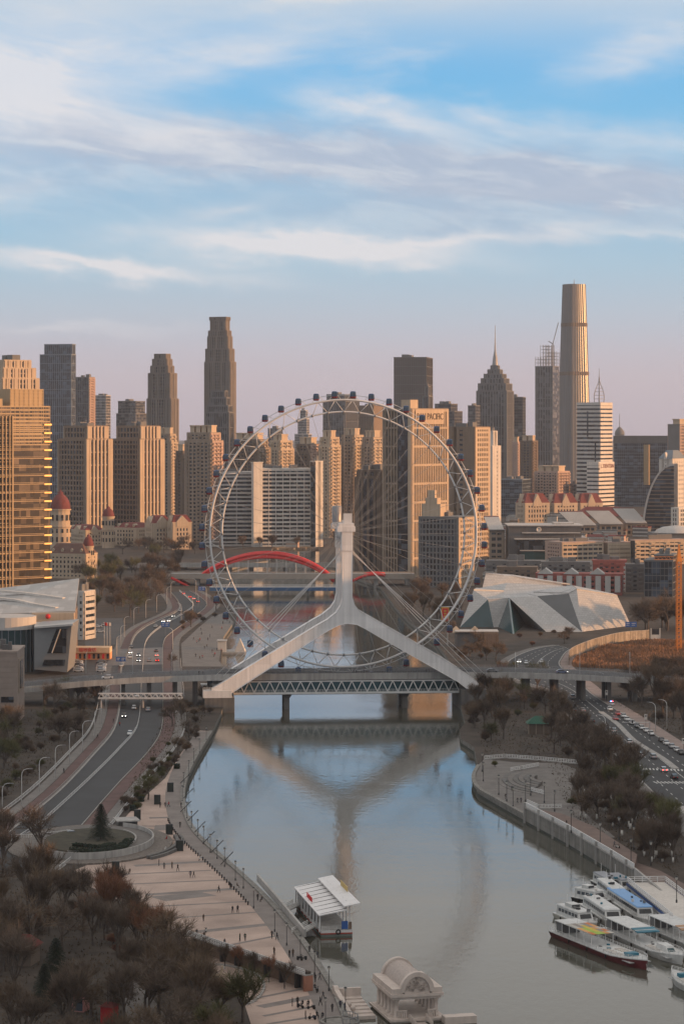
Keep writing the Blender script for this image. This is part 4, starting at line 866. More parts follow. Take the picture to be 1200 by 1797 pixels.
def pane(pts, name, m_=None, off=.35):
    pts = [A(*p) for p in pts]; n = (pts[1]-pts[0]).cross(pts[2]-pts[0]).normalized(); n = -n if n.y > 0 else n
    MB().add([p+n*off for p in pts]+[p-n*.1 for p in pts], [tuple(range(len(pts)))]+[(i, (i+1)%len(pts), len(pts)+(i+1)%len(pts), len(pts)+i) for i in range(len(pts))]).build(name, m_ or m_glass, th_)
pane([(83,1146,YT-2.2), (116,1146,YT-2.2), (117,1104,YT-4.3), (99,1104,YT-4.3)], 'dark_window'); pane([(74,1168,YT-1.1), (113,1168,YT-1.1), (115,1158,YT-1.6), (78,1158,YT-1.6)], 'dark_window')
MB().bar(A(91,1146,YT-2.9), A(106,1104,YT-5), .35).build('window_mullion', w_pale, th_)
# stone building at left edge
sb = thing('stone_building', 'pinkish stone building with roof machinery at the left edge', 'building', (0, 0, 0))
Ys = 930; m_sb = mat('pink_stone_panels', (.27, .215, .185), .75, var=.12, scale=.3)
pl_ = [(XT(-120,Ys), Ys), (XT(30,Ys), Ys), (XT(43,Ys+26), Ys+26), (XT(-120,Ys+26), Ys+26)]
MB().prism(pl_, 2, ZT(1147, Ys)).build('wall', m_sb, sb)
for j in range(13): z = ZT(1147, Ys)-1-j*1.9; MB().box(XT(-120,Ys), XT(30.5,Ys), Ys-.12, Ys, z, z+1.75).build('stone_course', m_sb, sb)
MB().prism([(XT(-120,Ys)-.2, Ys-.3), (XT(30,Ys)+.2, Ys-.3), (XT(43,Ys+26)+.3, Ys+26), (XT(-120,Ys+26), Ys+26)], ZT(1147, Ys), ZT(1143, Ys)).build('parapet', m_sb, sb)
MB().box(XT(2,Ys), XT(24,Ys), Ys-.3, Ys-.15, ZT(1233,Ys), ZT(1223,Ys)).build('window', m_glass, sb)
r0, r1 = Vector((*pl_[1], 0)), Vector((*pl_[2], 0)); ax = (r1-r0).normalized(); nx = Vector((ax.y, -ax.x, 0))
def swin(t0, t1, z0, z1, nm, m_, off): a, b_ = r0.lerp(r1, t0)+nx*off, r0.lerp(r1, t1)+nx*off; MB().hexa([a+EZ*z0, b_+EZ*z0, b_+EZ*z0-nx*.5, a+EZ*z0-nx*.5, a+EZ*z1, b_+EZ*z1, b_+EZ*z1-nx*.5, a+EZ*z1-nx*.5]).build(nm, m_, sb)
swin(.15, .75, ZT(1215,Ys+8), ZT(1155,Ys+8), 'side_recess_frame', w_beige, .25); swin(.28, .62, ZT(1208,Ys+8), ZT(1160,Ys+8), 'side_window', m_glass, .5)
for i in range(7):
    x = XT(-12+i*5.2, Ys+8); MB().rbox((x, Ys+rnd.uniform(4, 16), ZT(1143,Ys)-.2), rnd.uniform(.8, 2.2), rnd.uniform(.8, 2.5), rnd.uniform(1.2, 4.5)).build('roof_machine', rnd.choice([w_grey, w_dgrey, w_pale]), sb)
tower('narrow pale office seen between theatre and park', 138, 147, 153, 1040, 1290, 20, ST_('bands2', fh=3.6), wall=w_pale, depth=12, name='office_block')
# low restaurant with red sign
rs = thing('restaurant', 'low orange restaurant with red sign characters beside the car park', 'building', P(128, 1158), -.03); s_ = F/P(128,1158).y; L = 65/s_
m_orange = mat('orange_render', (.62, .30, .15), .8, var=.15)  # plain orange wall colour
MB().box(0, L, 0, 8, -.1, 3.2).build('wall', m_orange, rs); MB().box(-.3, L, -.8, 8.2, 3.2, 5.6).build('sign_band', mat('cream_sign', (.65, .47, .30), .7), rs)
for i in range(8): MB().box(L*(i+.3)/8, L*(i+.8)/8, -.12, .1, .5, 2.7).build('window', m_glass if i % 3 else m_red, rs)
for i, ch in enumerate('福地食坊'): text('sign_character', ch, 2.1, rs, (L*(.22+.12*i), -.85, 4.4), (math.pi/2, 0, 0), mat('red_sign_paint', (.55, .02, .02), .5), .08)
# ---------------------------------------------------------------- roads, promenades, banks
def offs(pts, d):
    """offset a plan polyline by d to its right-hand side"""
    out_ = []
    for i, p in enumerate(pts):
        a, b_ = Vector(pts[max(i-1, 0)]), Vector(pts[min(i+1, len(pts)-1)]); t = (b_-a).normalized(); out_.append((p[0]+t.y*d, p[1]-t.x*d))
    return out_
def smoothline(pts, k=4):
    v = [Vector((p[0], p[1])) for p in pts]; out_ = []
    for i in range(len(v)-1):
        p0, p1, p2, p3 = v[max(i-1,0)], v[i], v[i+1], v[min(i+2,len(v)-1)]
        for j in range(k):
            t = j/k; out_.append(tuple(.5*((2*p1)+(p2-p0)*t+(2*p0-5*p1+4*p2-p3)*t*t+(3*p1-p0-3*p2+p3)*t**3)))
    out_.append(tuple(v[-1])); return out_
def resample(pts, step):
    out_ = []; acc = 0.0
    for a, b_ in zip(pts, pts[1:]):
        a, b_ = Vector(a[:2]), Vector(b_[:2]); L = (b_-a).length
        if L < 1e-6: continue
        while acc <= L:
            q = a.lerp(b_, acc/L); out_.append((q.x, q.y, math.atan2(b_.y-a.y, b_.x-a.x))); acc += step
        acc -= L
    return out_
def strip(name, pts, w0, w1, z, m_, thick=.3, kind='structure', parent=None):
    a, b_ = offs(pts, w0), offs(pts, w1); mb = MB()
    for i in range(len(pts)-1):
        mb.hexa([(*a[i], z-thick), (*b_[i], z-thick), (*b_[i+1], z-thick), (*a[i+1], z-thick), (*a[i], z), (*b_[i], z), (*b_[i+1], z), (*a[i+1], z)])
    o = mb.build(name, m_, parent)
    if parent is None and kind: o['kind'] = kind
    return o
def sheet(name, pxpts, z, m_, thick=.4, side=None, kind='structure'):
    o = MB().prism(flatxy(pxpts, z), z-thick, z, 0, 1).build(name, [m_, side or m_]); o['kind'] = kind; return o
G = 2.0
# riverside road on the left bank
eL = smoothline(flatxy([(300,1040),(313,1056),(313,1072),(277,1090),(257,1100),(237,1117),(226,1147),(214,1172),(213,1200),(212,1230),(201,1280),(166,1324),(105,1389),(24,1455),(-60,1520)]))
eM = smoothline(flatxy([(316,1038),(334,1054),(338,1068),(283,1102),(258,1127),(253,1167),(250,1200),(249,1228),(243,1277),(213,1315),(168,1361),(105,1420),(60,1458),(-30,1512)]))
eR = smoothline(flatxy([(332,1037),(356,1052),(359,1067),(303,1108),(287,1125),(284,1160),(285,1200),(285,1230),(282,1280),(259,1319),(210,1371),(175,1410),(128,1462),(40,1530)]))
rd = MB().prism(eL+eR[::-1], G-.1, G+.05); o = rd.build('riverside_road', m_asph); o['kind'] = 'structure'
for e, sgn, nm in ((eL, 1, 'a'), (eR, -1, 'b')):
    strip('road_kerb', e, -.15, .35*sgn, G+.22, m_kerb, .3)
strip('cycle_lane', eL, .6, 4.4, G+.035, m_cycle, .1); strip('cycle_lane', eR, -4.6, -.6, G+.035, m_cycle, .1)
strip('pavement', eL, 4.6, 7.6, G+.10, m_pave, .2); strip('pavement', eR, -8.0, -4.8, G+.10, m_pave, .2)
def road_dash(name, pts, step, ln, w_, z, m_=None, parent=None):
    mb = MB()
    for x, y, a in resample(pts, step): mb.rbox((x, y, z), ln, w_, .012, a)
    o = mb.build(name, m_ or m_paint, parent); 
    if parent is None: o['kind'] = 'structure'
    else: o['kind'] = 'stuff'
    return o
mid1 = [((a[0]+b_[0])/2, (a[1]+b_[1])/2) for a, b_ in zip(eL, eM)]; mid2 = [((a[0]+b_[0])/2, (a[1]+b_[1])/2) for a, b_ in zip(eM[:len(eR)], eR)]

# barriers: white panel fences along the median
def barrier(name, label, line, sec, h, m_, t=.08, post=True):
    pts = resample(line, sec); o = thing(name, label, 'barrier', (pts[0][0], pts[0][1], G))
    for a, b_ in zip(pts, pts[1:]):
        p, q = Vector((a[0]-pts[0][0], a[1]-pts[0][1], .05)), Vector((b_[0]-pts[0][0], b_[1]-pts[0][1], .05)); mb = MB()
        mb.bar(p+EZ*h, q+EZ*h, t); mb.bar(p+EZ*h*.2, q+EZ*h*.2, t)
        for k in range(5): r_ = p.lerp(q, k/5); mb.bar(r_, r_+EZ*(h+.1), t*(1.4 if k == 0 else .8))
        mb.build('panel', m_, o)
    return o
barrier('median_barrier', 'white railing down the middle of the riverside road', offs(eM, .45), 5.0, 1.0, m_whitem)
barrier('road_railing', 'white railing between riverside road and left cycle lane', offs(eL, .5), 5.0, .9, m_kerb)
barrier('pavement_railing', 'pale railing behind the left pavement under the street lamps', offs(eL[30:], 8.4), 6.0, 1.1, m_whitem)
barrier('road_railing', 'pale railing between riverside road and the riverside trees', offs(eR[20:], -8.4), 6.0, 1.1, m_whitem)
# paved car park, yards and paths
sheet('car_park', [(128,1160),(210,1150),(206,1182),(120,1184)], G+.04, m_asph2, .1)
sheet('yard', [(140,1085),(215,1085),(222,1130),(150,1135)], G+.03, m_asph2, .1)
sheet('far_promenade', [(392,1170),(384,1160),(392,1118),(410,1092),(395,1075),(372,1082),(350,1100),(318,1130),(320,1170)], G+.04, m_pave, .1)
sheet('crossing_plaza', [(196,1140),(286,1136),(286,1166),(196,1168)], G+.06, mat('pale_asphalt', (.17, .155, .15), .85, var=.2, scale=.2), .1)
# riverside plaza
lbx = [(372,1284),(349,1322),(331,1357),(323,1392),(327,1426),(341,1456),(366,1483),(402,1514),(442,1550),(484,1592),(532,1650),(562,1694),(592,1745),(612,1797),(640,1900)]
sheet('plaza', lbx+[(480,1900),(440,1797),(425,1750),(380,1705),(330,1655),(250,1600),(140,1548),(130,1528),(200,1500),(215,1440),(252,1400),(290,1366),(312,1330),(348,1282)], G+.05, m_pinkpave, .1)
bank = smoothline(flatxy(lbx))
strip('riverside_path', bank, 1.0, 5.4, G+.065, m_greypave, .1)
strip('quay_coping', bank, -.25, 1.0, G+.35, m_quay, .6)
for i, (a, b_) in enumerate([((262,1436),(336,1434)), ((250,1450),(345,1452)), ((262,1476),(365,1474)), ((236,1520),(384,1511)), ((196,1536),(370,1528)), ((210,1553),(410,1544)), ((256,1571),(420,1560)), ((262,1592),(446,1582)), ((300,1612),(470,1600)), ((345,1636),(480,1622)), ((380,1664),(500,1640)),
                             ((452,1752),(572,1728)), ((456,1768),(580,1744)), ((462,1784),(588,1760)), ((470,1798),(594,1778)), ((430,1700),(545,1690))]):
    p, q = P(*a, G+.06), P(*b_, G+.06); strip('paving_band', [(p.x, p.y), (q.x, q.y)], -.55 if i % 3 else -1.3, .55 if i % 3 else 1.3, G+.06, m_greypave, .03)
sheet('grey_paving_panel', [(272,1449),(318,1447),(322,1456),(270,1458)], G+.07, m_greypave, .03); sheet('grey_paving_panel', [(262,1574),(352,1566),(380,1572),(290,1582)], G+.07, m_greypave, .03)
sheet('lower_path', [(200,1900),(330,1900),(300,1797),(262,1745),(232,1720),(222,1728)], G+.05, m_pave, .1)
# curved lower yard with pale kerb
yard = smoothline(flatxy([(345,1692),(400,1697),(440,1708),(460,1722),(462,1740),(448,1758),(430,1766)]))
strip('yard_kerb', yard, -.25, .25, G+.35, m_kerb, .4)
# round planter on the plaza
def ell(px, py, rx, ry, n=40, a0=0, a1=2*math.pi, rot=0.0):
    c_ = P(px, py); out_ = []
    for i in range(n+1 if abs(a1-a0) < 6.28 else n):
        a = a0+(a1-a0)*i/n; x, y = rx*math.cos(a), ry*math.sin(a); out_.append((c_.x+x*math.cos(rot)-y*math.sin(rot), c_.y+x*math.sin(rot)+y*math.cos(rot)))
    return out_
pc = (158, 1483)
pln = thing('round_planter', 'round raised planter with pale parapet at the end of the road', 'planter', P(*pc))
def local(pts, o): return [(x-o.location.x, y-o.location.y) for x, y in pts]
MB().prism(local(ell(*pc, 21, 31), pln), -.1, .45).build('stone_apron', mat('cobbled_apron', (.15, .13, .115), .9, var=.5, scale=1.2), pln)
MB().prism(local(ell(*pc, 16, 25), pln), .4, 1.1).build('walk', mat('planter_walk', (.13, .12, .112), .85, var=.25, scale=.4), pln)
MB().prism(local(ell(*pc, 11.5, 19), pln), 1.0, 1.35).build('lawn', mat('winter_lawn', (.05, .045, .03), .95, var=.4, scale=.5), pln)
def ringwall(name, pts, h0, h1, t, m_, parent):
    n = len(pts); mb = MB(); ctr = Vector((sum(p[0] for p in pts)/n, sum(p[1] for p in pts)/n)); inn = [tuple(Vector(p)+(ctr-Vector(p)).normalized()*t) for p in pts]
    for i in range(n):
        j = (i+1) % n; mb.hexa([(*pts[i], h0), (*pts[j], h0), (*inn[j], h0), (*inn[i], h0), (*pts[i], h1), (*pts[j], h1), (*inn[j], h1), (*inn[i], h1)])
    return mb.build(name, m_, parent)
def arcwall(name, rx, ry, a0, a1, h0, h1, t, m_):
    p0, p1 = local(ell(*pc, rx, ry, 40, a0, a1), pln), local(ell(*pc, rx-t, ry-t, 40, a0, a1), pln); mb = MB()
    for i in range(len(p0)-1): mb.hexa([(*p0[i], h0), (*p0[i+1], h0), (*p1[i+1], h0), (*p1[i], h0), (*p0[i], h1), (*p0[i+1], h1), (*p1[i+1], h1), (*p1[i], h1)])
    mb.build(name, m_, pln)
arcwall('parapet', 16.2, 25.3, -2.3, 1.15, .4, 2.1, .35, m_conc); arcwall('lawn_kerb', 11.8, 19.4, -1.9, .9, 1.0, 1.6, .4, m_kerb)
for rr, hh in ((3.0, .25), (1.6, .4)):
    pts = local(ell(*pc, 21+rr, 31+rr, 18, -.75, .35), pln); mb = MB(); inn = local(ell(*pc, 20.2+rr, 30.2+rr, 18, -.75, .35), pln)
    for i in range(len(pts)-1): mb.hexa([(*pts[i], 0), (*pts[i+1], 0), (*inn[i+1], 0), (*inn[i], 0), (*pts[i], hh+.5), (*pts[i+1], hh+.5), (*inn[i+1], hh+.5), (*inn[i], hh+.5)])
    mb.build('curved_bench_step', m_dconc, pln)
barrier('road_end_fence', 'white panel fence closing the road end before the planter', flatxy([(20,1474),(60,1474),(100,1469),(132,1464)]), 2.2, 1.3, m_whitem)
k_ = thing('flat_roof_kiosk', 'small flat-roofed stone kiosk between planter and dark screens', 'kiosk', P(222, 1452), .25); MB().box(-2.6, 2.6, -2.2, 2.2, -.1, 1.9).build('wall', m_dconc, k_); MB().box(-3.1, 3.1, -3.4, 3.4, 1.9, 2.2).build('roof', m_conc, k_)
# dark display screens on the plaza
m_screen = mat('screen_green', (.02, .028, .026), .6, var=.1)
SP = [(299,1390), (276,1412), (241,1439), (297,1465), (315,1494), (203,1532)]
SL = ['dark display board farthest up the promenade', 'dark display board beside the red-coated walker', 'dark display board behind the flat-roofed kiosk', 'dark display board nearest the middle of the plaza', 'dark display board beside the curved steps', 'dark display board alone at the front of the plaza']
for (px, py), lb in zip(SP, SL):
    o = thing('display_board', lb, 'display board', P(px, py, G+.05), .08, 'dark display boards on the plaza'); s_ = (py-740)/108
    MB().box(-.82, .82, -.35, .35, 0, 2.55).build('panel', m_screen, o); fr_ = MB()
    for x in (-.86, .86): fr_.box(x-.06, x+.06, -.38, .38, 0, 2.68)
    fr_.box(-.92, .92, -.38, .38, 2.55, 2.7); fr_.box(-.92, .92, -.4, .4, -.02, .15); fr_.build('frame', m_dark, o)
# colonnade wall in front of the plaza
ca, cb = P(330, 1668), P(537, 1741); v_ = cb-ca; ang = math.atan2(v_.y, v_.x); L = v_.length
col = thing('colonnade_wall', 'long colonnade wall with white balustrade between plaza and lower yard', 'wall', ca, ang)
MB().box(0, L, .8, 1.2, -.1, 3.0).build('back_wall', m_brick, col); MB().box(-.3, L+.3, -.5, 1.5, 3.0, 3.25).build('beam', m_conc, col)
for i in range(8): x = L*(i+.4)/8; MB().box(x-.28, x+.28, -.3, .8, -.1, 3.0).build('pillar', m_dark, col)
MB().box(L-.35, L+.25, -.45, 1.4, -.1, 3.0).build('end_pier', mat('terracotta_brick', (.33, .15, .10), .85, var=.2), col)
r_ = MB(); railing(r_, (0, -.35, 3.25), (L, -.35, 3.25), .95, .7, .13); tag(r_.build('balustrade', m_whitem, col), kind='stuff')
MB().box(0, L, .1, 1.1, 3.25, 3.7).build('planting_trough', m_soil, col)
# lamp posts
m_lampglass = mat('lamp_globe', (.5, .48, .44), .4)
def lamp_proto(name, h=4.6):
    o = thing(name, 'x', 'lamp post', (0, 0, -50))
    MB().lathe([(.16, 0), (.16, .5), (.07, .6), (.06, h-.7), (.11, h-.65), (.05, h-.6)], (0,0,0), 8).build('post', m_dark, o)
    MB().lathe([(.12, h-.62), (.24, h-.25), (.26, h-.1)], (0,0,0), 8).build('lantern', m_lampglass, o); MB().lathe([(.34, h-.1), (.2, h+.05), (.0, h+.2)], (0,0,0), 8).build('cap', m_dark, o)
    return o
lp = lamp_proto('lamp_post')
LPL = [(322,1384),(320,1408),(328,1438),(336,1455),(347,1470),(357,1482),(369,1497),(381,1508),(394,1522),(413,1546),(427,1560),(445,1595),(482,1636),(503,1660),(527,1683),(552,1712),(577,1740),(571,1797),(606,1778),(340,1340),(350,1322),(362,1300),(331,1362)]
first = True
def put(proto, first, **k):
    if first: 
        proto.location = k['loc']; proto.rotation_euler[2] = k.get('rz', 0)
        tag(proto, k.get('label'), None, k.get('group')); return proto
    return copy_tree(proto, None, k['loc'], k.get('rz', 0), k.get('sc'), k.get('label'), k.get('group'))
for i, (px, py) in enumerate(LPL):
    put(lp, i == 0, loc=P(px, py, G+.05), label='black lantern post in the row along the left quay', group='lantern posts on the left quay')
for i, (px, py) in enumerate([(846,1355),(848,1372),(875,1396),(889,1407),(900,1418),(931,1397),(955,1410),(973,1425),(922,1408)]):
    copy_tree(lp, None, P(px, py, G), 0, 1.25, 'black lantern post on the semicircular right bank terrace', 'lantern posts on the right terrace')
for i, (px, py) in enumerate([(1002,1462),(1053,1485),(1107,1515),(1142,1520),(1187,1585),(1086,1475),(1112,1492)]):
    copy_tree(lp, None, P(px, py, 4.3), 0, 1.25, 'black lantern post beside the raised right promenade', 'lantern posts on the right promenade')
# slanted flag beams along the quay
for i, (px, py) in enumerate([(330,1402),(326,1425),(338,1442),(350,1462),(366,1480),(381,1496),(398,1517),(325,1375)]):
    p = P(px, py, G); o = thing('slanted_beam', 'slanted dark beam leaning out over the left quay edge', 'beam', p, 0, 'slanted beams on the left quay')
    MB().bar((-1.4, -1.6, .2), (1.5, .6, 2.9), .16).build('beam', m_dark, o); MB().bar((-.2, -.6, 0), (-.2, -.6, 1.4), .12).build('strut', m_dark, o)
# low bollards beside the quay path
bo = MB().lathe([(.16, 0), (.16, .6), (.22, .65), (.18, .85), (0, .9)], (0,0,0), 8).mesh('bollard', [m_dark])
for i, (x, y, a) in enumerate(resample(offs(bank, 5.8)[18:], 3.2)[:40]):
    o = link('bollard', bo, None, (x, y, G+.05)); tag(o, 'short dark bollard in the line along the quay path', 'bollard', 'bollards along the quay path')
# street lamps of the riverside road
def street_lamp():
    o = thing('street_lamp', 'x', 'street lamp', (0, 0, -60))
    MB().tube([(0,0,0), (0,0,8.2), (.15,0,9.2), (.7,0,9.9), (1.5,0,10.2), (2.6,0,10.3)], [.13,.10,.09,.08,.07,.06], 6).build('pole', m_whitem, o); MB().box(2.4, 3.3, -.14, .14, 10.18, 10.34).build('lamp_head', m_steel, o); return o
sl = street_lamp()
SLP = [(4,1441),(38,1413),(69,1391),(97,1367),(122,1340),(145,1320),(166,1297),(178,1272),(186,1250)]
for i, (px, py) in enumerate(SLP): put(sl, i == 0, loc=P(px, py), rz=-.3, label='tall white street lamp curving over the left cycle lane', group='street lamps left of the riverside road')
for i, (px, py) in enumerate([(205,1155),(218,1118),(235,1100),(256,1085),(275,1075),(293,1060),(300,1050),(212,1135)]): copy_tree(sl, None, P(px, py), -.3, None, 'tall white street lamp beside the road beyond the wheel bridge', 'street lamps beyond the bridge')
for i, (px, py) in enumerate([(318,1092),(338,1082),(348,1072),(362,1060),(303,1140),(344,1045)]): copy_tree(sl, None, P(px, py), 2.8, None, 'white street lamp between far road and far promenade', 'street lamps by the far promenade')
for i, (px, py) in enumerate([(1062,1228),(1150,1285),(1062,1310),(1170,1280)]): copy_tree(sl, None, P(px, py), 2.6, None, 'street lamp beside the busy right bank road', 'street lamps on the right road')
for i, px in enumerate([150, 232, 300, 905, 1018, 1106]):
    p = A(px, 1182, 1003); p.z = zd-.8; copy_tree(sl, None, p+Vector((0, 2, 0)), 1.5, .8, 'street lamp standing on the viaduct of the wheel bridge', 'street lamps on the viaduct')
# footbridge truss over the riverside road
Yf = 982; fb = thing('footbridge', 'white truss footbridge across the riverside road below the viaduct', 'footbridge', (XT(172, Yf), Yf, 0)); L = (320-172)/F*Yf; z0_, z1_ = ZT(1226, Yf), ZT(1218, Yf)
MB().box(0, L, 0, 2.6, z0_-.4, z0_).build('deck', m_conc, fb)
for y in (0, 2.6):
    ch_ = MB(); ch_.bar((0, y, z1_), (L, y, z1_), .22); ch_.build('top_chord', m_whitem, fb); ch_ = MB(); ch_.bar((0, y, z0_), (L, y, z0_), .22); ch_.build('bottom_chord', m_whitem, fb)
    for i in range(14): x = L*i/14; MB().bar((x, y, z0_), (x+L/28, y, z1_), .15).bar((x+L/28, y, z1_), (x+L/14, y, z0_), .15).build('truss_brace', m_whitem, fb)
for x in (1, L*.53, L-1): MB().box(x-.35, x+.35, .6, 2, 1.9, z0_-.4).build('column', m_conc, fb)
# blue direction signs
def gantry(label, px, py, wpx, hpx, ybase, txt):
    p = P(px, ybase); s_ = F/p.y; o = thing('direction_sign', label, 'sign', p); w_, h_ = wpx/s_, hpx/s_; zc = (ybase-py)/s_
    MB().box(-w_/2, w_/2, -.1, .1, zc-h_/2, zc+h_/2).build('sign_panel', m_signblue, o); MB().bar((0, .25, 0), (0, .25, zc+h_/2), .22).build('post', m_steel, o)
    b_ = MB()
    for x0, x1, zz_ in txt: b_.box(w_*x0, w_*x1, -.14, -.1, zc+h_*zz_-.12, zc+h_*zz_+.12)
    tag(b_.build('sign_lettering', m_paint, o), kind='stuff')
tx = [(-.4, -.1, .2), (.05, .4, .2), (-.4, -.15, -.15), (.05, .35, -.15)]
gantry('blue road sign over the far riverside road', 290, 1096, 15, 8, 1116, tx); gantry('blue road sign beside the car park', 212, 1157, 17, 8, 1170, tx); gantry('blue road sign at the reed field corner', 1107, 1096, 20, 9, 1124, tx); gantry('blue road sign near the red arch bridge', 354, 1033, 12, 7, 1052, tx)
# flag poles with two flags
for i, (px, fy, cm, lb) in enumerate([(183,1090,m_red,'flagpole flying a red flag by the restaurant'), (188,1092,w_white,'flagpole flying a white flag by the restaurant'), (193,1094,None,'bare flagpole by the restaurant')]):
    p = P(px, 1142); s_ = F/p.y; o = thing('flagpole', lb, 'flagpole', p); h_ = 50/s_; MB().tube([(0,0,0), (0,0,h_)], [.12, .06], 6).build('pole', m_whitem, o)
    if cm:
        mb = MB(); n = 7
        mb.add([(.1+1.9*i_/n, .25*math.sin(i_*1.3), h_-.1-.25*i_/n-1.5*j) for j in range(2) for i_ in range(n+1)], [(i_, i_+1, n+2+i_, n+1+i_) for i_ in range(n)]); mb.build('flag', cm, o)

# ---------------------------------------------------------------- far bridges
rbz = 9.0; YR = F*(H-rbz)/(1009-YH); s_ = F/YR
ar = thing('arch_bridge', 'red arch bridge across the river behind the wheel', 'bridge', (0, 0, 0))
xa, xb = XT(262, YR), XT(728, YR)
MB().box(xa, xb, YR, YR+22, rbz-2.2, rbz).build('road_deck', m_conc, ar)
for y in (YR-.3, YR+22.1): MB().box(xa, xb, y, y+.2, rbz-2.6, rbz+.9).build('fascia', mat('beige_fascia', (.34, .29, .25), .8, var=.1), ar)
for yy in (YR+1, YR+20):
    for dz, rr in ((0, 1.0), (-2.4, .8)):
        pts = []
        for i in range(33):
            t = i/32; px = 350+(586-350)*t; pk = 4*t*(1-t); top = 973+(0 if t < .5 else 0); base = 1013+6*t; py = base-(base-972)*pk**.9; p = A(px, py, YR); pts.append((p.x, yy, p.z+dz*(.4+.6*pk)))
        MB().tube(pts, rr, 8).build('arch_rib', m_red, ar)
    for px0, px1, py0, py1 in ((618, 676, 1020, 1010), (300, 332, 1014, 1030)):
        pts = [A(px0+(px1-px0)*i/8, py0+(py1-py0)*i/8-6*math.sin(math.pi*i/8)*(1 if px0 > 400 else 0), YR) for i in range(9)]; MB().tube([(p.x, yy-1.5, p.z) for p in pts], .9, 8).build('side_arch', m_red, ar)
for i in range(1, 14):
    t = i/14; px = 350+236*t; pk = 4*t*(1-t); base = 1013+6*t; z = ZT(base-(base-972)*pk**.9, YR)
    for yy in (YR+1, YR+20):
        if z > rbz+1: MB().tube([(XT(px, YR), yy, rbz), (XT(px, YR), yy, z)], .10, 4).build('hanger', m_rim, ar)
for px in (310, 345, 588, 660, 715): MB().box(XT(px, YR)-1.4, XT(px, YR)+1.4, YR+3, YR+19, -1, rbz-2.2).build('pier', m_conc, ar)
bb = thing('low_bridge', 'low footbridge with blue girder and white railing behind the wheel', 'bridge', (0, 0, 0)); Yb = 1645; z_ = ZT(1031, Yb)
xa, xb = XT(368, Yb), XT(600, Yb)
MB().box(xa, xb, Yb, Yb+7, z_-.3, z_).build('deck', m_conc, bb); MB().box(xa, xb, Yb-.2, Yb, z_-2.2, z_).build('blue_girder', mat('blue_girder', (.03, .10, .22), .5), bb); r_ = MB(); railing(r_, (xa, Yb-.1, z_), (xb, Yb-.1, z_), 1.8, 1.5, .22); tag(r_.build('railing', m_whitem, bb), kind='stuff')
for px in (400, 470, 540): MB().box(XT(px,Yb)-.7, XT(px,Yb)+.7, Yb+1, Yb+6, -1, z_-.3).build('pier', m_dconc, bb)
vd = thing('far_viaduct', 'far road viaduct in front of the palace on the left', 'viaduct', (0, 0, 0)); Yv = 1900; z_ = ZT(990, Yv)
MB().box(XT(196,Yv), XT(600,Yv), Yv, Yv+18, z_-2, z_).build('road_deck', m_conc, vd); MB().box(XT(196,Yv), XT(600,Yv), Yv-.3, Yv, z_-2.4, z_+.9).build('fascia', m_conc, vd)
for px in (232, 268, 318, 322, 372, 402, 440, 500, 560): MB().box(XT(px,Yv)-1.5, XT(px,Yv)+1.5, Yv+2, Yv+16, -1, z_-2).build('pier', m_dconc, vd)

# ---------------------------------------------------------------- right bank
sheet('right_terrace', [(1000,1474),(922,1432),(872,1404),(838,1384),(829,1364),(838,1344),(850,1332),(900,1338),(985,1340),(1010,1350),(1000,1400),(1040,1440),(1080,1470)], G+.05, m_pave, .1)
rbank = smoothline(flatxy([(838,1344),(829,1364),(838,1384),(872,1404),(922,1432)]))
strip('quay_coping', rbank, -.8, .3, G+.4, m_quay, .8)
# raised promenade with retaining wall
wl_px = [(922,1432),(1000,1474),(1078,1521),(1112,1543)]
wline = flatxy(wl_px, G)
ZP = 4.3
inner = flatxy([(1118,1500),(1040,1450),(985,1428)], ZP)
MB().prism(wline+inner, G-.1, ZP).build('raised_promenade', [mat('brown_brick_paving', (.16, .115, .10), .85, var=.2, scale=.4)])['kind'] = 'structure'
low = flatxy([(1112,1543),(1140,1560),(1200,1603),(1290,1700),(1400,1900)], G)
MB().prism(low+flatxy([(1500,1700),(1300,1580),(1200,1552),(1160,1530),(1118,1515)], G), G-.1, G+.06).build('riverside_pavement', mat('brown_brick_paving', (.16, .115, .10)))['kind'] = 'structure'
rw = thing('retaining_wall', 'grey river wall with white balustrade on the right bank', 'wall', (0, 0, 0))
seg = resample(wline, 13.5)
for (x0, y0, a), (x1, y1, _) in zip(seg, seg[1:]+[(*wline[-1], 0)]):
    p, q = Vector((x0, y0, 0)), Vector((x1, y1, 0)); n = Vector((-(q-p).normalized().y, (q-p).normalized().x, 0))
    n = n if n.x < 0 else -n
    mb = MB(); mb.hexa([p+n*.05-EZ, q+n*.05-EZ, q-n*.9-EZ, p-n*.9-EZ, p+n*.05+EZ*ZP, q+n*.05+EZ*ZP, q-n*.9+EZ*ZP, p-n*.9+EZ*ZP]); mb.build('wall_panel', m_quay, rw)
    MB().bar(p+n*.12+EZ*(ZP+.05), q+n*.12+EZ*(ZP+.05), .5, .35).build('coping', m_conc, rw)
    MB().bar(p+n*.2-EZ, p+n*.2+EZ*(ZP+1.35), .75).build('pillar', m_conc, rw)
    mb = MB(); railing(mb, p+EZ*(ZP+.15), q+EZ*(ZP+.15), 1.15, .85, .24); tag(mb.build('balustrade', m_whitem, rw), kind='stuff')
strip('wall_ledge', wline, -1.9, 0, .45, m_dconc, 1.2)
pq = flatxy([(1112,1543),(1150,1566),(1190,1596)], G); q = MB()
for i in range(2):
    p0, p1 = Vector((*pq[i], G)), Vector((*pq[i+1], G)); q.hexa([p0-EZ*3, p1-EZ*3, p1+Vector((.5,.2,-3)), p0+Vector((.5,.2,-3)), p0+EZ*(2.6-i*1.2), p1+EZ*(1.4-i*1.2), p1+Vector((.5,.2,1.4-i*1.2)), p0+Vector((.5,.2,2.6-i*1.2))])
q.build('sloping_wall', m_conc, rw)
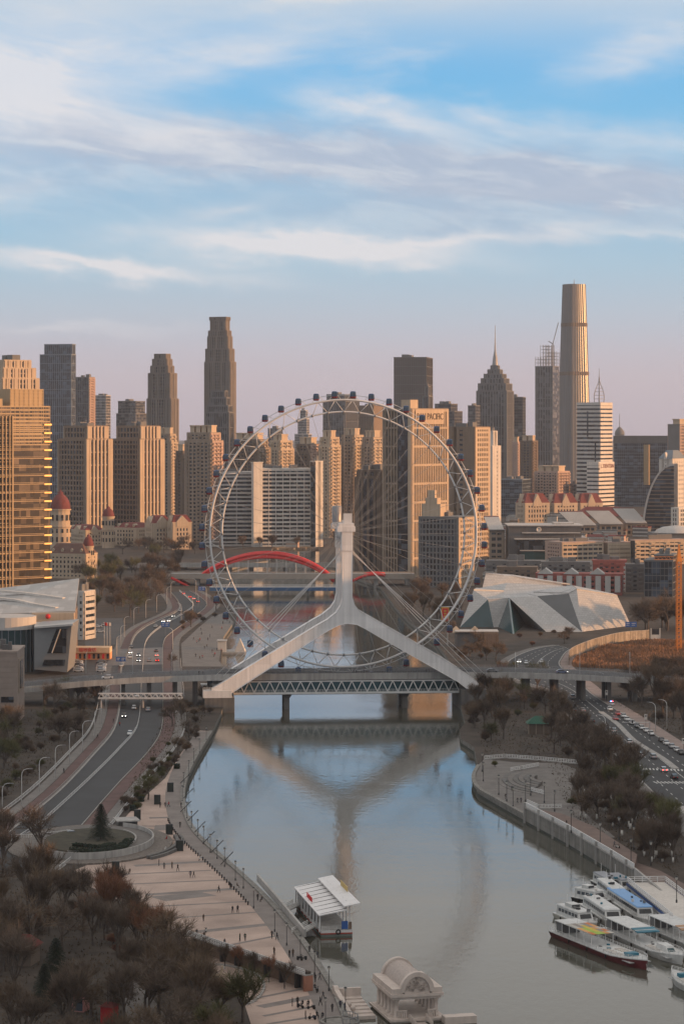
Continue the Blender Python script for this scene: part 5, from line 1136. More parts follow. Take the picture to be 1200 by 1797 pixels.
# terrace steps
ts = thing('terrace_steps', 'fan of curved stone steps on the right bank terrace', 'steps', P(960, 1372))
for i in range(7):
    r1_ = 15-1.6*i; pts = [(r1_*math.cos(a_), r1_*2.0*math.sin(a_)) for a_ in [math.pi*(.72+.62*k/12) for k in range(13)]]; pin = [(x*(r1_-1.5)/r1_, y*(r1_-1.5)/r1_) for x, y in pts]
    mb = MB()
    for k in range(12): mb.hexa([(*pts[k], -.1), (*pts[k+1], -.1), (*pin[k+1], -.1), (*pin[k], -.1), (*pts[k], .16*(i+1)), (*pts[k+1], .16*(i+1)), (*pin[k+1], .16*(i+1)), (*pin[k], .16*(i+1))])
    mb.build('step', m_dconc if i % 2 else m_pave, ts)
for lb, pts in (('white balustrade at the back of the right terrace', [(850,1334),(885,1331),(940,1335),(1020,1342)]), ('white balustrade in the middle of the right terrace', [(896,1355),(915,1352),(945,1346)]), ('short white balustrade in front of the curved steps', [(932,1390),(955,1396)]), ('white balustrade at the foot of the raised promenade', [(925,1412),(945,1421),(985,1420)])):
    pp = flatxy(pts, G); o = thing('balustrade', lb, 'balustrade', (0, 0, 0)); mb = MB()
    for a_, b_ in zip(pp, pp[1:]): railing(mb, (*a_, G), (*b_, G), 1.3, .9, .16)
    tag(mb.build('rail', m_whitem, o), kind='stuff'); mb = MB()
    for a_, b_ in zip(pp, pp[1:]): mb.bar((*a_, G+.15), (*b_, G+.15), .5, .3)
    mb.build('plinth', m_conc, o)
# right bank road
fL = smoothline(flatxy([(981,1133),(945,1138),(909,1151),(890,1166),(900,1190),(955,1208),(985,1222),(1010,1255),(1060,1305),(1120,1365),(1180,1425),(1260,1500)]))
fR = smoothline(flatxy([(1000,1140),(992,1146),(985,1156),(982,1168),(1005,1190),(1025,1206),(1043,1222),(1097,1256),(1152,1292),(1202,1325),(1290,1385),(1400,1450)]))
MB().prism(fL+fR[::-1], G-.1, G+.05).build('right_bank_road', m_asph)['kind'] = 'structure'
strip('road_kerb', fR, -.15, .35, G+.2, m_kerb, .3); strip('pavement', fR, -5.5, -.4, G+.12, mat('pink_pavement', (.26, .20, .18), .85, var=.2), .2)
strip('road_kerb', fL, -.15, .35, G+.2, m_kerb, .3); strip('pavement', fL, .4, 4, G+.12, m_pave, .2)
for t in (.2, .4, .58, .78): road_dash('lane_marking', [(a[0]*(1-t)+b_[0]*t, a[1]*(1-t)+b_[1]*t) for a, b_ in zip(fL, fR)], 9 if t != .58 else 4.0, 3.4, .22, G+.055)
mdl = smoothline(flatxy([(1054,1250),(1084,1272),(1112,1300),(1160,1330),(1186,1350)])); strip('road_island', mdl, -1.0, 1.0, G+.2, m_kerb, .3)
for c0, c1 in (((1150,1374),(1215,1374)), ((1128,1350),(1215,1353))):
    p, q = P(*c0), P(*c1)
    mb = MB()
    for x, y, a in resample([(p.x, p.y), (q.x, q.y)], 1.1): mb.rbox((x, y, G+.055), .5, 4.0, .012, a+.2)
    mb.build('zebra_crossing', m_paint)['kind'] = 'structure'
# hoarding round the reed field
hd_ = thing('hoarding_fence', 'curving rusty sheet fence around the reed field', 'fence', (0, 0, 0)); hl = smoothline(flatxy([(998,1168),(1000,1158),(1017,1148),(1050,1136),(1092,1126),(1140,1122)]))
m_sheet = mat('fence_sheet', (.27, .235, .20), .7, var=.3, scale=.5, streak=.5, obvar=.2)
hs = resample(hl, 1.9)
for (x0, y0, a), (x1, y1, _) in zip(hs, hs[1:]): MB().bar((x0, y0, 4.2), (x1-.06, y1, 4.2), .12+.1*(hash((int(x0*10))) % 2), 4.6).build('sheet', m_sheet, hd_)
MB().tube([(x, y, 6.6) for x, y, a in hs], .12, 5).build('top_rail', m_conc, hd_)
sg = thing('gate_frame', 'white gate frame at the end of the rusty fence', 'gate', P(1150, 1122)); s_ = F/P(1150,1122).y
MB().box(-2.2, 2.2, -.2, .2, 0, 2.2).build('panel', w_white, sg)
for x in (-2.2, 2.2): MB().box(x-.25, x+.25, -.25, .25, 0, 5.5).build('post', w_white, sg)
MB().box(-1.6, 1.6, -.1, .1, 2.6, 5).build('poster', m_gglass, sg)
# reeds
rd_ = random.Random(3); mb = MB(); m_reed = mat('dry_reeds', (.23, .125, .072), .9, var=.5, scale=.12)
ry = flatxy([(1004,1172),(1008,1160),(1050,1140),(1100,1130),(1205,1126),(1210,1178)])
xs = [p[0] for p in ry]; ys = [p[1] for p in ry]
def inpoly(x, y, pl):
    c_ = False; n = len(pl)
    for i in range(n):
        x0, y0 = pl[i]; x1, y1 = pl[(i+1) % n]
        if (y0 > y) != (y1 > y) and x < (x1-x0)*(y-y0)/(y1-y0)+x0: c_ = not c_
    return c_
k = 0
while k < 9000:
    x, y = rd_.uniform(min(xs), max(xs)), rd_.uniform(min(ys), max(ys))
    if not inpoly(x, y, ry): continue
    k += 1; d = 0.5+.5*math.sin(x*.13+2*math.sin(y*.05))*math.cos(y*.07)
    h_ = rd_.uniform(.8, 1.5)+1.6*max(0, d); a = rd_.uniform(0, 6.28); w_ = rd_.uniform(.12, .3); lx, ly = rd_.uniform(-.5, .5), rd_.uniform(-.5, .5)
    dx, dy = w_*math.cos(a), w_*math.sin(a); mb.add([(x-dx, y-dy, 1.95), (x+dx, y+dy, 1.95), (x+lx+dx*.6, y+ly+dy*.6, 2+h_), (x+lx*.8-dx*.5, y+ly*.8-dy*.5, 2+h_*.9)], [(0,1,2,3)])
o = mb.build('reeds', m_reed); tag(o, 'rust-coloured dry reeds filling the fenced field', 'reeds', kind='stuff')
# crane mast
cp = P(1191, 1145); cm_ = mat('crane_orange', (.55, .19, .03), .5, var=.1); cr2 = thing('tower_crane', 'orange lattice tower crane at the right edge', 'crane', cp, .2); hc = (1145-955)/(F/cp.y); nseg = 22; w_ = 1.0
for sx_, sy_ in ((-1,-1),(1,-1),(1,1),(-1,1)): MB().bar((sx_*w_, sy_*w_, -.1), (sx_*w_, sy_*w_, hc*.84), .3).build('mast_leg', cm_, cr2)
for i in range(nseg):
    za, zb_ = hc*.84*i/nseg, hc*.84*(i+1)/nseg; mb = MB()
    for (ax_, ay_), (bx_, by_) in (((-1,-1),(1,-1)), ((1,-1),(1,1)), ((1,1),(-1,1)), ((-1,1),(-1,-1))): mb.bar((ax_*w_, ay_*w_, za), (bx_*w_, by_*w_, zb_), .16); mb.bar((ax_*w_, ay_*w_, zb_), (bx_*w_, by_*w_, zb_), .14)
    mb.build('lattice_bay', cm_, cr2)
mb = MB(); loft(mb, [[(-1.3,-1.3,hc*.84),(1.3,-1.3,hc*.84),(1.3,1.3,hc*.84),(-1.3,1.3,hc*.84)], [(-.9,-.9,hc*.88),(.9,-.9,hc*.88),(.9,.9,hc*.88),(-.9,.9,hc*.88)], [(-.2,-.2,hc),(.2,-.2,hc),(.2,.2,hc),(-.2,.2,hc)]]); mb.build('slewing_head', cm_, cr2)
for s__, L in ((1, 46), (-1, 12)):
    mb = MB()
    for y_, z_ in ((-.6, hc*.86), (.6, hc*.86), (0, hc*.86+1.3)): mb.bar((0, y_, z_), (s__*L, y_, z_), .16)
    for i in range(int(L/2)): mb.bar((s__*i*2, -.6, hc*.86), (s__*(i*2+1), 0, hc*.86+1.3), .1); mb.bar((s__*(i*2+1), 0, hc*.86+1.3), (s__*(i*2+2), .6, hc*.86), .1)
    mb.build('jib' if s__ > 0 else 'counter_jib', cm_, cr2)
# tent cafe and sign banner on the right bank
cf = thing('cafe_terrace', 'riverside cafe terrace block with brick end wall', 'building', P(800, 1136)); s_ = F/P(800,1136).y; L = 74/s_
MB().box(0, L, 2, 12, -.1, 6.5).build('wall', w_dgrey, cf); MB().box(L*.66, L, .5, 12, -.1, 7.2).build('end_block', w_tan, cf); MB().box(-.3, L+.3, .2, 12.3, 7.2, 7.6).build('roof', w_pale, cf)
for i in range(7): MB().box(L*.68+i*1.0, L*.68+i*1.0+.7, .35, .5, .4, 6.2).build('brick_panel', m_brick, cf)
for i, px in enumerate((800, 833)):
    o = thing('canopy_tent', ('peaked cream canopy tent at the edge of the wheel rim', 'peaked cream canopy tent on the cafe terrace')[i], 'tent', P(px, 1133)); mb = MB(); z = 6.5; R_ = 4.3
    ring_ = [(R_*c1, R_*c2, z) for c1, c2 in ((-1,-.8),(1,-.8),(1,.8),(-1,.8))]; mid_ = [(x*.45, y*.45, z+1.0) for x, y, _ in ring_]; top_ = [(x*.03, y*.03, z+2.9) for x, y, _ in ring_]; loft(mb, [ring_, mid_, top_], cap0=False); mb.build('canopy', w_cream, o)
    for x, y, zz_ in ring_: MB().bar((x*.95, y*.95, 0), (x*.95, y*.95, z), .16).build('pole', m_whitem, o)
bn = thing('banner_sign', 'tall red and yellow banner sign among the right bank trees', 'sign', P(781, 1094)); MB().box(-1.6, 1.6, -.15, .15, 1.2, 8.0).build('panel', m_red, bn); MB().box(-2.1, 2.1, -.1, .1, .8, 8.8).build('border', mat('yellow_paint', (.6, .32, .05), .6), bn); MB().bar((0, .2, 0), (0, .2, 2), .3).build('post', m_steel, bn)
b_ = MB()
for i in range(4): b_.box(-.7, .7, -.19, -.15, 2+i*1.4, 2.8+i*1.4)
tag(b_.build('sign_lettering', mat('yellow_paint', (.6, .32, .05)), bn), kind='stuff')
gh = thing('green_roof_pavilion', 'small pavilion with green hipped roof among the right bank trees', 'pavilion', P(946, 1287)); mb = MB(); mb.add([(-4.5,-3.5,3.6),(4.5,-3.5,3.6),(4.5,3.5,3.6),(-4.5,3.5,3.6),(-1.5,0,6),(1.5,0,6)], [(0,1,5,4),(1,2,5),(2,3,4,5),(3,0,4)]); mb.build('roof', mat('green_tiles', (.02, .09, .06), .7), gh); MB().box(-3.6, 3.6, -2.6, 2.6, -.1, 3.6).build('wall', w_brown, gh)
for x in (-3.9, -1.3, 1.3, 3.9): MB().bar((x, -3.1, 0), (x, -3.1, 3.6), .3).build('pillar', w_beige, gh)
rr_ = thing('round_roof_hall', 'low hall with pale curved roof behind the right grove', 'building', P(1200, 1462)); mb = MB(); pts = [(9*math.cos(math.pi*i/12), 2.2*math.sin(math.pi*i/12)+2.8) for i in range(13)]+[(-9, 0), (9, 0)]
mb.extrude(pts, (Vector((0,0,0)), Vector((1,0,0)), Vector((0,0,1)), Vector((0,1,0))), 14); mb.build('vaulted_roof', m_conc, rr_)
# kiosks in the lower left corner
for nm, lb, px, py, w_, h_, wc, rc in (('kiosk', 'pink kiosk with red roof under the lower left trees', 139, 1774, 3.0, 2.8, mat('pink_render', (.45, .20, .19), .8), m_roofred), ('kiosk', 'bright red kiosk at the bottom of the grove', 192, 1797, 2.3, 3.2, mat('red_render', (.42, .015, .02), .7), m_roofred)):
    o = thing(nm, lb, 'kiosk', P(px, py), -.35); MB().box(-w_/2, w_/2, -1.3, 1.3, -.1, h_).build('wall', wc, o); mb = MB(); mb.add([(-w_/2-.3,-1.6,h_),(w_/2+.3,-1.6,h_),(w_/2+.3,1.6,h_),(-w_/2-.3,1.6,h_),(-w_/4,0,h_+.7),(w_/4,0,h_+.7)], [(0,1,5,4),(1,2,5),(2,3,4,5),(3,0,4)]); mb.build('roof', rc, o); MB().box(-.2, w_/2-.2, -1.36, -1.3, .2, h_*.8).build('door', m_glass if px < 150 else wc, o)
hr = thing('red_roof_house', 'small house with dark red roof hidden in the lower left grove', 'house', P(20, 1690), -.2); MB().box(-5, 5, -3, 3, -.1, 3.5).build('wall', w_brown, hr); mb = MB(); mb.add([(-5.6,-3.6,3.5),(5.6,-3.6,3.5),(5.6,3.6,3.5),(-5.6,3.6,3.5),(-4,0,5.8),(4,0,5.8)], [(0,1,5,4),(1,2,5),(2,3,4,5),(3,0,4)]); mb.build('roof', m_roofred, hr)
cs = thing('leaning_signpost', 'leaning pale timber crosspiece standing in the lower yard', 'post', P(380, 1742)); MB().bar((0,0,-.1), (1.1,0,5.0), .42).build('post', w_cream, cs); MB().bar((-.2,-.1,3.3), (2.0,-.1,3.4), .35).build('crosspiece', w_cream, cs)
# ---------------------------------------------------------------- trees
def twig_mat(name, col): return mat(name, col, .9, var=.35, scale=.5, obvar=.25, spec=.1)
t_grey, t_red, t_olive, t_tan = twig_mat('grey_twigs', (.118, .09, .071)), twig_mat('russet_twigs', (.185, .09, .056)), twig_mat('olive_twigs', (.10, .098, .045)), twig_mat('tan_twigs', (.14, .10, .07))
m_bark = mat('bark', (.085, .068, .058), .95, var=.3, scale=2); m_needle = mat('dark_needles', (.022, .034, .022), .9, var=.4, scale=.6); m_limewash = mat('limewash', (.55, .53, .50), .8, var=.1)
def bare_tree(seed, h, spread, up, ntw, tl, tw, limbs=5, trunk_f=.28):
    """returns (trunk mesh builder, twig mesh builder) of a bare tree h metres high"""
    rn = random.Random(seed); tr, cw = MB(), MB()
    def rdir(d, ang):
        o = d.orthogonal().normalized(); o.rotate(__import__('mathutils').Quaternion(d, rn.uniform(0, 6.283))); return (d*math.cos(ang)+o*math.sin(ang)).normalized()
    def twig(p, d, L):
        q = p+d*L*.5; d2 = (rdir(d, rn.uniform(.1, .5))+Vector((0,0,up))).normalized(); e = q+d2*L*.5
        s_ = d.cross(Vector((rn.uniform(-1,1), rn.uniform(-1,1), rn.uniform(-1,1)))); s_ = s_.normalized()*tw*.5 if s_.length > 1e-3 else Vector((tw*.5,0,0))
        cw.add([p-s_, p+s_, q+s_*.8, q-s_*.8, e], [(0,1,2,3),(3,2,4)])
    def grow(p, d, L, r, lv):
        m_ = p+d*L*.5+Vector((rn.uniform(-1,1), rn.uniform(-1,1), 0))*L*.05; d1 = (d+Vector((0,0,up*.5))).normalized(); e = m_+d1*L*.5
        if lv <= 2: tr.tube([p, m_, e], [r, r*.85, r*.65], 6 if lv == 0 else 4, cap=False)
        else: cw.tube([p, m_, e], [max(r, .03), max(r*.8, .025), max(r*.5, .02)], 3, cap=False)
        if lv == 3:
            for i in range(ntw):
                t = rn.uniform(.1, 1.0); b_ = p.lerp(m_, t*2) if t < .5 else m_.lerp(e, t*2-1)
                twig(b_, (rdir(d1, rn.uniform(.3, 1.1))+Vector((0,0,up*.6))).normalized(), tl*rn.uniform(.5, 1.2))
            return
        n = limbs if lv == 0 else rn.choice((3, 4, 4)) if lv == 1 else rn.choice((4, 5))
        for i in range(n):
            f = 1.0 if i == 0 else rn.uniform(.45, 1.0) if lv else rn.uniform(.75, 1)
            b_ = p.lerp(m_, f*2) if f < .5 else m_.lerp(e, f*2-1)
            dd = (rdir(d1, rn.uniform(.15, .35) if i == 0 else spread*rn.uniform(.6, 1.15))+Vector((0,0,up*.4))).normalized()
            grow(b_, dd, L*(rn.uniform(.72, .95) if lv == 0 else rn.uniform(.55, .8)), r*rn.uniform(.5, .65), lv+1)
    grow(Vector((0,0,-.15)), Vector((rn.uniform(-.06,.06), rn.uniform(-.06,.06), 1)).normalized(), h*trunk_f, h*.022, 0)
    return tr, cw
TREES = []
specs = [('round', 1, 9.5, .75, .22, 16, 1.7, .045, 6, .27), ('round', 2, 9.0, .85, .15, 17, 1.9, .045, 6, .24), ('round', 12, 9.0, .62, .4, 16, 1.9, .045, 6, .22), ('round', 22, 10.5, .9, .1, 13, 1.6, .05, 5, .3), ('tall', 3, 11, .5, .5, 16, 1.6, .05, 6, .28), ('bush', 4, 5.0, .9, .45, 15, 1.3, .045, 7, .12), ('bush', 5, 4.4, .8, .55, 15, 1.3, .045, 7, .10), ('gnarled', 6, 10, .95, .05, 13, 1.5, .05, 5, .30), ('gnarled', 16, 10, .8, .12, 12, 1.6, .05, 5, .32), ('tall', 13, 11, .6, .35, 15, 1.7, .05, 6, .3), ('poplar', 7, 11, .3, 1.1, 14, 1.5, .045, 6, .22)]
PROTO = {}
for kind, sd_, h_, sp_, up_, nt_, tl_, tw_, lb_, tf_ in specs:
    tr, cw = bare_tree(sd_, h_, sp_, up_, nt_, tl_, tw_, lb_, tf_)
    PROTO.setdefault(kind, []).append((tr.mesh('trunk', [m_bark]), cw.mesh('crown', [t_grey])))
wash = MB().tube([(0,0,-.05), (0,0,1.2)], [.26, .23], 8).mesh('limewashed_base', [m_limewash])
def plant_tree(px, py, kind, sc, cm, label, group, limew=False, z=2.0, loc=None, nm='bare_tree'):
    me_t, me_c = rt.choice(PROTO[kind]); o = thing('shrub' if kind == 'bush' else nm, label.replace('tree', 'shrub') if kind == 'bush' else label, 'tree' if kind != 'bush' else 'shrub', loc or P(px, py, z), rt.uniform(0, 6.28), (group.replace('trees', 'shrubs') if kind == 'bush' and group else group)); wd_ = 1.12 if kind in ('round','bush') else 1.0; o.scale = (sc*rt.uniform(.95, 1.15)*wd_, sc*rt.uniform(.95, 1.15)*wd_, sc)
    link('trunk', me_t, o); c_ = link('crown', me_c, o)
    if cm is not t_grey: c_.material_slots[0].link = 'OBJECT'; c_.material_slots[0].material = cm
    if limew: link('limewashed_base', wash, o)
    return o
rt = random.Random(21)
def scatter(poly, n, kinds, mats_, sc, label, group, mind=2.0, limew=False, z=2.0, nm='bare_tree', avoid=None, big=1.45):
    pts = []; xs = [p[0] for p in poly]; ys = [p[1] for p in poly]; tries = 0
    while len(pts) < n and tries < n*60:
        tries += 1; x, y = rt.uniform(min(xs), max(xs)), rt.uniform(min(ys), max(ys))
        if not inpoly(x, y, poly): continue
        w_ = P(x, y, z)
        if any((w_-q).length < mind for q in pts): continue
        if avoid and avoid(x, y): continue
        pts.append(w_); k_ = rt.choice(kinds); plant_tree(x, y, k_, rt.uniform(*sc)*big, rt.choice(mats_), label, group, limew, z, nm=nm)
    return pts
g_, r_c, o_, tn = t_grey, t_red, t_olive, t_tan
scatter([(-20,1495),(75,1500),(120,1540),(150,1570),(120,1660),(60,1760),(-20,1800)], 22, ['round','tall','gnarled','tall'], [g_, g_, tn], (.8, 1.15), 'bare grey tree at the left edge of the lower left grove', 'trees at the left edge of the grove', 3.5)
scatter([(120,1572),(225,1610),(300,1680),(215,1700),(130,1650)], 20, ['round','bush','tall'], [r_c, r_c, tn, g_], (.6, .9), 'russet bare tree between plaza and lower left grove', 'russet trees beside the plaza', 3.0)
scatter([(225,1700),(330,1700),(360,1745),(345,1830),(255,1790),(225,1745)], 16, ['round','gnarled','tall'], [g_, g_, tn], (.75, 1.05), 'bare grey tree over the lower path in the grove', 'trees over the lower path', 3.2)
scatter([(355,1760),(430,1790),(440,1860),(350,1880),(330,1810)], 9, ['bush','round'], [tn, g_, o_], (.7, 1.0), 'bushy brown tree at the bottom beside the paved yard', 'bushy trees beside the paved yard', 2.6, nm='bushy_tree')
scatter([(-20,1790),(110,1760),(220,1800),(330,1900),(-20,1900)], 22, ['round','bush','gnarled','tall'], [g_, tn, g_], (.65, 1.0), 'bare tree along the bottom edge of the photo', 'trees along the bottom edge', 3.2)
for px, py, k_, sc_, cm_2, lb in [(65,1660,'poplar',.95,r_c,'slender orange-tinted poplar in the lower left grove'), (86,1640,'poplar',.85,r_c,'second slender orange-tinted poplar in the lower left grove'), (205,1790,'gnarled',1.05,g_,'large gnarled bare tree standing over the red kiosk'), (260,1404,'round',.95,o_,'olive-green willow between road and plaza'), (862,1300,'round',1.0,o_,'olive-green willow on the right bank edge'), (868,1346,'bush',.8,o_,'small olive shrub on the right terrace'), (300,1170,'gnarled',.75,g_,'dark bare tree at the end of the far promenade'), (990,1130,'gnarled',.8,g_,'lone dark tree before the faceted museum'), (920,1245,'gnarled',1.0,g_,'dark spreading tree below the right viaduct'), (1075,1400,'gnarled',1.1,g_,'dark spreading tree beside the zebra crossing')]:
    plant_tree(px, py, k_, sc_, cm_2, lb, None)
scatter([(-20,1290),(60,1240),(150,1215),(178,1222),(170,1256),(128,1300),(84,1335),(30,1385),(-20,1420)], 62, ['round','bush','bush'], [g_, g_, o_, tn], (.65, 1.0), 'bare tree in the strip left of the street lamps', 'trees left of the street lamps', 2.8)
scatter([(300,1235),(352,1222),(378,1240),(350,1290),(322,1330),(302,1345),(300,1290)], 26, ['round','bush','bush'], [g_, tn], (.55, .8), 'bare tree between riverside road and quay below the bridge', 'trees above the left quay', 3.0)
scatter([(250,1375),(268,1340),(296,1305),(304,1345),(276,1385),(240,1425),(205,1430),(215,1400)], 30, ['bush','bush','bush'], [tn, g_, o_], (.5, .75), 'low brown shrub beside the right cycle lane', 'shrubs beside the right cycle lane', 1.6, nm='shrub')
scatter([(150,1000),(300,990),(330,1000),(290,1034),(290,1062),(232,1086),(165,1078),(152,1040)], 56, ['round','tall','round'], [g_, g_, tn, o_], (.9, 1.3), 'bare tree in the park beyond the theatre', 'trees in the far park', 5)
scatter([(318,1098),(352,1082),(392,1056),(400,1062),(380,1082),(340,1106),(322,1118)], 10, ['round','bush'], [g_, tn], (.6, .9), 'bare tree on the left bank beyond the wheel', 'trees on the far left bank', 4)
scatter([(205,962),(340,962),(345,975),(205,976)], 12, ['round'], [g_, tn], (.9, 1.2), 'bare tree in front of the sunlit palace', 'trees before the palace', 8)
scatter([(390,948),(560,948),(590,962),(380,964)], 14, ['round'], [g_, tn], (1.0, 1.4), 'bare tree at the foot of the white office', 'trees before the white office', 8)
scatter([(690,1066),(760,1046),(806,1050),(812,1090),(800,1120),(780,1118),(740,1094)], 18, ['round','tall'], [g_, tn, g_], (.8, 1.15), 'bare tree on the right bank behind the wheel rim', 'trees behind the wheel rim', 5)
scatter([(790,1140),(870,1142),(880,1162),(815,1172)], 9, ['round','bush'], [g_, tn, tn], (.6, .85), 'bare tree beside the right foot of the wheel', 'trees beside the right wheel foot', 4)
scatter([(1096,1108),(1135,1102),(1198,1098),(1200,1112),(1150,1112)], 10, ['round'], [g_, tn], (1.3, 1.75), 'big round bare tree right of the museum', 'big trees right of the museum', 6)
scatter([(900,1112),(1000,1112),(1030,1122),(1000,1134),(930,1138),(905,1136)], 7, ['round','bush'], [r_c, tn, g_], (.6, .85), 'russet street tree before the museum', 'street trees before the museum', 6)
scatter([(818,1228),(900,1200),(950,1216),(985,1250),(940,1262),(900,1300),(850,1310),(836,1290),(822,1262)], 34, ['round','tall','bush'], [g_, g_, o_, tn], (.7, 1.0), 'bare tree between right quay and green pavilion', 'trees by the green pavilion', 3.4, big=1.6)
scatter([(985,1262),(1020,1290),(1070,1340),(1120,1395),(1060,1380),(1000,1335),(950,1322),(945,1300)], 40, ['round','tall','bush'], [g_, g_, tn], (.6, .95), 'bare tree lining the left side of the busy road', 'trees lining the busy road', 3.0, big=1.6)
scatter([(985,1400),(1030,1385),(1110,1410),(1170,1450),(1195,1480),(1195,1535),(1140,1512),(1085,1468),(1040,1446),(1000,1426)], 42, ['round','tall','bush'], [g_, tn, g_, o_], (.6, .85), 'bare tree with limewashed trunk behind the raised promenade', 'limewashed trees on the right bank', 2.6, True, big=1.6)
scatter([(1062,1214),(1150,1200),(1215,1200),(1225,1300),(1175,1280),(1115,1246)], 22, ['round','tall','bush'], [g_, g_, tn], (.8, 1.1), 'dark bare tree behind the row of parked cars', 'trees behind the parked cars', 3.6, big=1.6)
for i, (px, py) in enumerate([(394,1702),(419,1708),(443,1716),(471,1726),(499,1737)]): plant_tree(px, py, 'tall', .55, r_c if i % 2 else g_, 'young bare tree with limewashed trunk before the colonnade', 'young trees before the colonnade', True)
# conifers
def conifer(seed, h, R):
    rn = random.Random(seed); cw = MB()
    n = 26
    for i in range(n):
        z = h*(.12+.86*i/n); rr = R*(1-(i/n))**.8*rn.uniform(.8, 1.1)+.15
        for j in range(9):
            a = j*.7+i*1.3+rn.uniform(-.2, .2); tip = Vector((rr*math.cos(a), rr*math.sin(a), z-.25*rr)); base = Vector((0, 0, z+.1))
            for k in range(7):
                p = base.lerp(tip, .25+.75*k/6); s_ = Vector((-math.sin(a), math.cos(a), 0)); w_ = .28*rr*(1-.5*k/6)+.12
                for sg_ in (-1, 1): q = p+s_*sg_*w_+Vector((math.cos(a)*.2, math.sin(a)*.2, -.12)); cw.add([p-Vector((0,0,.06)), p+Vector((0,0,.06)), q+Vector((0,0,rn.uniform(-.06,.1)))], [(0,1,2)])
                cw.add([p-s_*.1, p+s_*.1, p+Vector((math.cos(a)*.35, math.sin(a)*.35, .05))], [(0,1,2)])
    return cw
cmesh = conifer(2, 9.5, 3.4).mesh('crown', [m_needle]); ctr = MB().tube([(0,0,-.2), (0,0,9)], [.2, .04], 6).mesh('trunk', [m_bark])
for px, py, sc_, lb in [(177,1474,1.0,'dark conifer standing in the round planter'), (98,1735,1.05,'dark conifer in the lower left grove'), (78,1770,.9,'second dark conifer lower in the left grove'), (1150,1416,.35,'small clipped conifer left of the vaulted hall'), (1163,1418,.3,'second small clipped conifer by the vaulted hall')]:
    o = thing('conifer_tree', lb, 'tree', P(px, py, 2.0 if px != 177 else 3.3), rt.uniform(0, 6), None); o.scale = (sc_,)*3; link('trunk', ctr, o); link('crown', cmesh, o)
# clipped hedges: dense leaf tufts
def hedge(label, pts, w_, h_, n, z=2.0):
    mb = MB(); L = resample(flatxy(pts, z), .25); rn = random.Random(label)
    for k in range(n):
        x, y, a = rn.choice(L); u = rn.uniform(-w_, w_); zz_ = z+rn.uniform(0, h_); x += -math.sin(a)*u; y += math.cos(a)*u; s_ = rn.uniform(.12, .25); d = Vector((rn.uniform(-1,1), rn.uniform(-1,1), rn.uniform(-1,1))).normalized()*s_; e = d.orthogonal().normalized()*s_
        c_ = Vector((x, y, zz_)); mb.add([c_-d, c_+e, c_+d, c_-e], [(0,1,2,3)])
    return tag(mb.build('hedge', m_needle), label, 'hedge')
hedge('dark clipped hedge inside the round planter', [(125,1494),(170,1499),(212,1490),(228,1478)], 1.2, 1.0, 2600, 3.3)
hedge('dark hedge along the inside of the planter lawn', [(130,1485),(170,1490),(200,1484)], .8, .8, 1500, 3.3)
hedge('dark planting along the top of the colonnade trough', [(345,1664),(440,1697),(530,1728)], .45, .7, 1800, 5.6) if False else None
for i, (px, py) in enumerate([(232,1424),(238,1417),(246,1408),(309,1350)]): hedge(('round clipped bush nearest the flat-roofed kiosk', 'second round clipped bush by the plaza kerb', 'third round clipped bush by the plaza kerb', 'lone dark bush at the narrow end of the plaza')[i], [(px,py),(px+3,py-1)], .8, 1.5, 700, 2.0)
# leaf litter and scrub under the trees
rn = random.Random(8); mb = MB()
for poly_, n in (([(-20,1540),(120,1550),(250,1620),(340,1720),(420,1800),(420,1900),(-20,1900)], 5000), ([(-20,1260),(180,1226),(160,1280),(60,1370),(-20,1420)], 2500), ([(820,1230),(950,1215),(1110,1380),(1200,1470),(1190,1540),(1000,1430),(960,1340),(850,1325)], 4500), ([(1060,1225),(1200,1200),(1220,1310)], 1500), ([(300,1235),(375,1235),(300,1350),(230,1425),(215,1400)], 1800), ([(680,1060),(810,1045),(880,1160),(800,1160)], 1200)):
    xs = [p[0] for p in poly_]; ys = [p[1] for p in poly_]; k = 0
    while k < n:
        x, y = rn.uniform(min(xs), max(xs)), rn.uniform(min(ys), max(ys))
        if not inpoly(x, y, poly_): continue
        k += 1; p = P(x, y, 2.02); a = rn.uniform(0, 6.28); s_ = rn.uniform(.15, .5); hh = rn.uniform(.1, .7); d = Vector((math.cos(a), math.sin(a), 0))*s_
        mb.add([p-d*.5, p+d*.5, p+d*.3+Vector((rn.uniform(-.3,.3), rn.uniform(-.3,.3), hh))], [(0,1,2)])
tag(mb.build('undergrowth', mat('dry_scrub', (.085, .062, .04), .95, var=.5, scale=.3)), 'dry brown scrub and litter under the bare trees', 'undergrowth', kind='stuff')
# ---------------------------------------------------------------- cars
carpaint = {n: mat('car_'+n, c, .3, m_, var=.04, coat=.6) for n, c, m_ in (('white', (.62,.62,.62), 0), ('silver', (.38,.39,.40), .4), ('black', (.015,.015,.017), 0), ('grey', (.12,.125,.13), .3), ('red', (.35,.02,.02), 0), ('blue', (.03,.06,.16), 0))}
m_head = mat('headlight', (.9,.9,.9), .3, emit=(1,.95,.85), est=9); m_tail = mat('taillight', (.5,.02,.02), .3, emit=(1,.05,.03), est=5); m_tyre = mat('tyre', (.015,.015,.015), .9); m_lamp0 = mat('unlit_lamp', (.4,.4,.4), .2)
def carsec(x, w_, z0, z1, t=.86): return [(x, -w_, z0), (x, w_, z0), (x, w_, z0+(z1-z0)*.6), (x, w_*t, z1), (x, -w_*t, z1), (x, -w_, z0+(z1-z0)*.6)]
bm_ = MB(); loft(bm_, [carsec(-2.25, .78, .35, .80), carsec(-2.1, .86, .25, .95), carsec(-1.2, .9, .22, 1.0), carsec(.9, .9, .22, .98), carsec(1.9, .86, .25, .85), carsec(2.25, .74, .35, .66)]); me_body = bm_.mesh('body', [carpaint['white']])
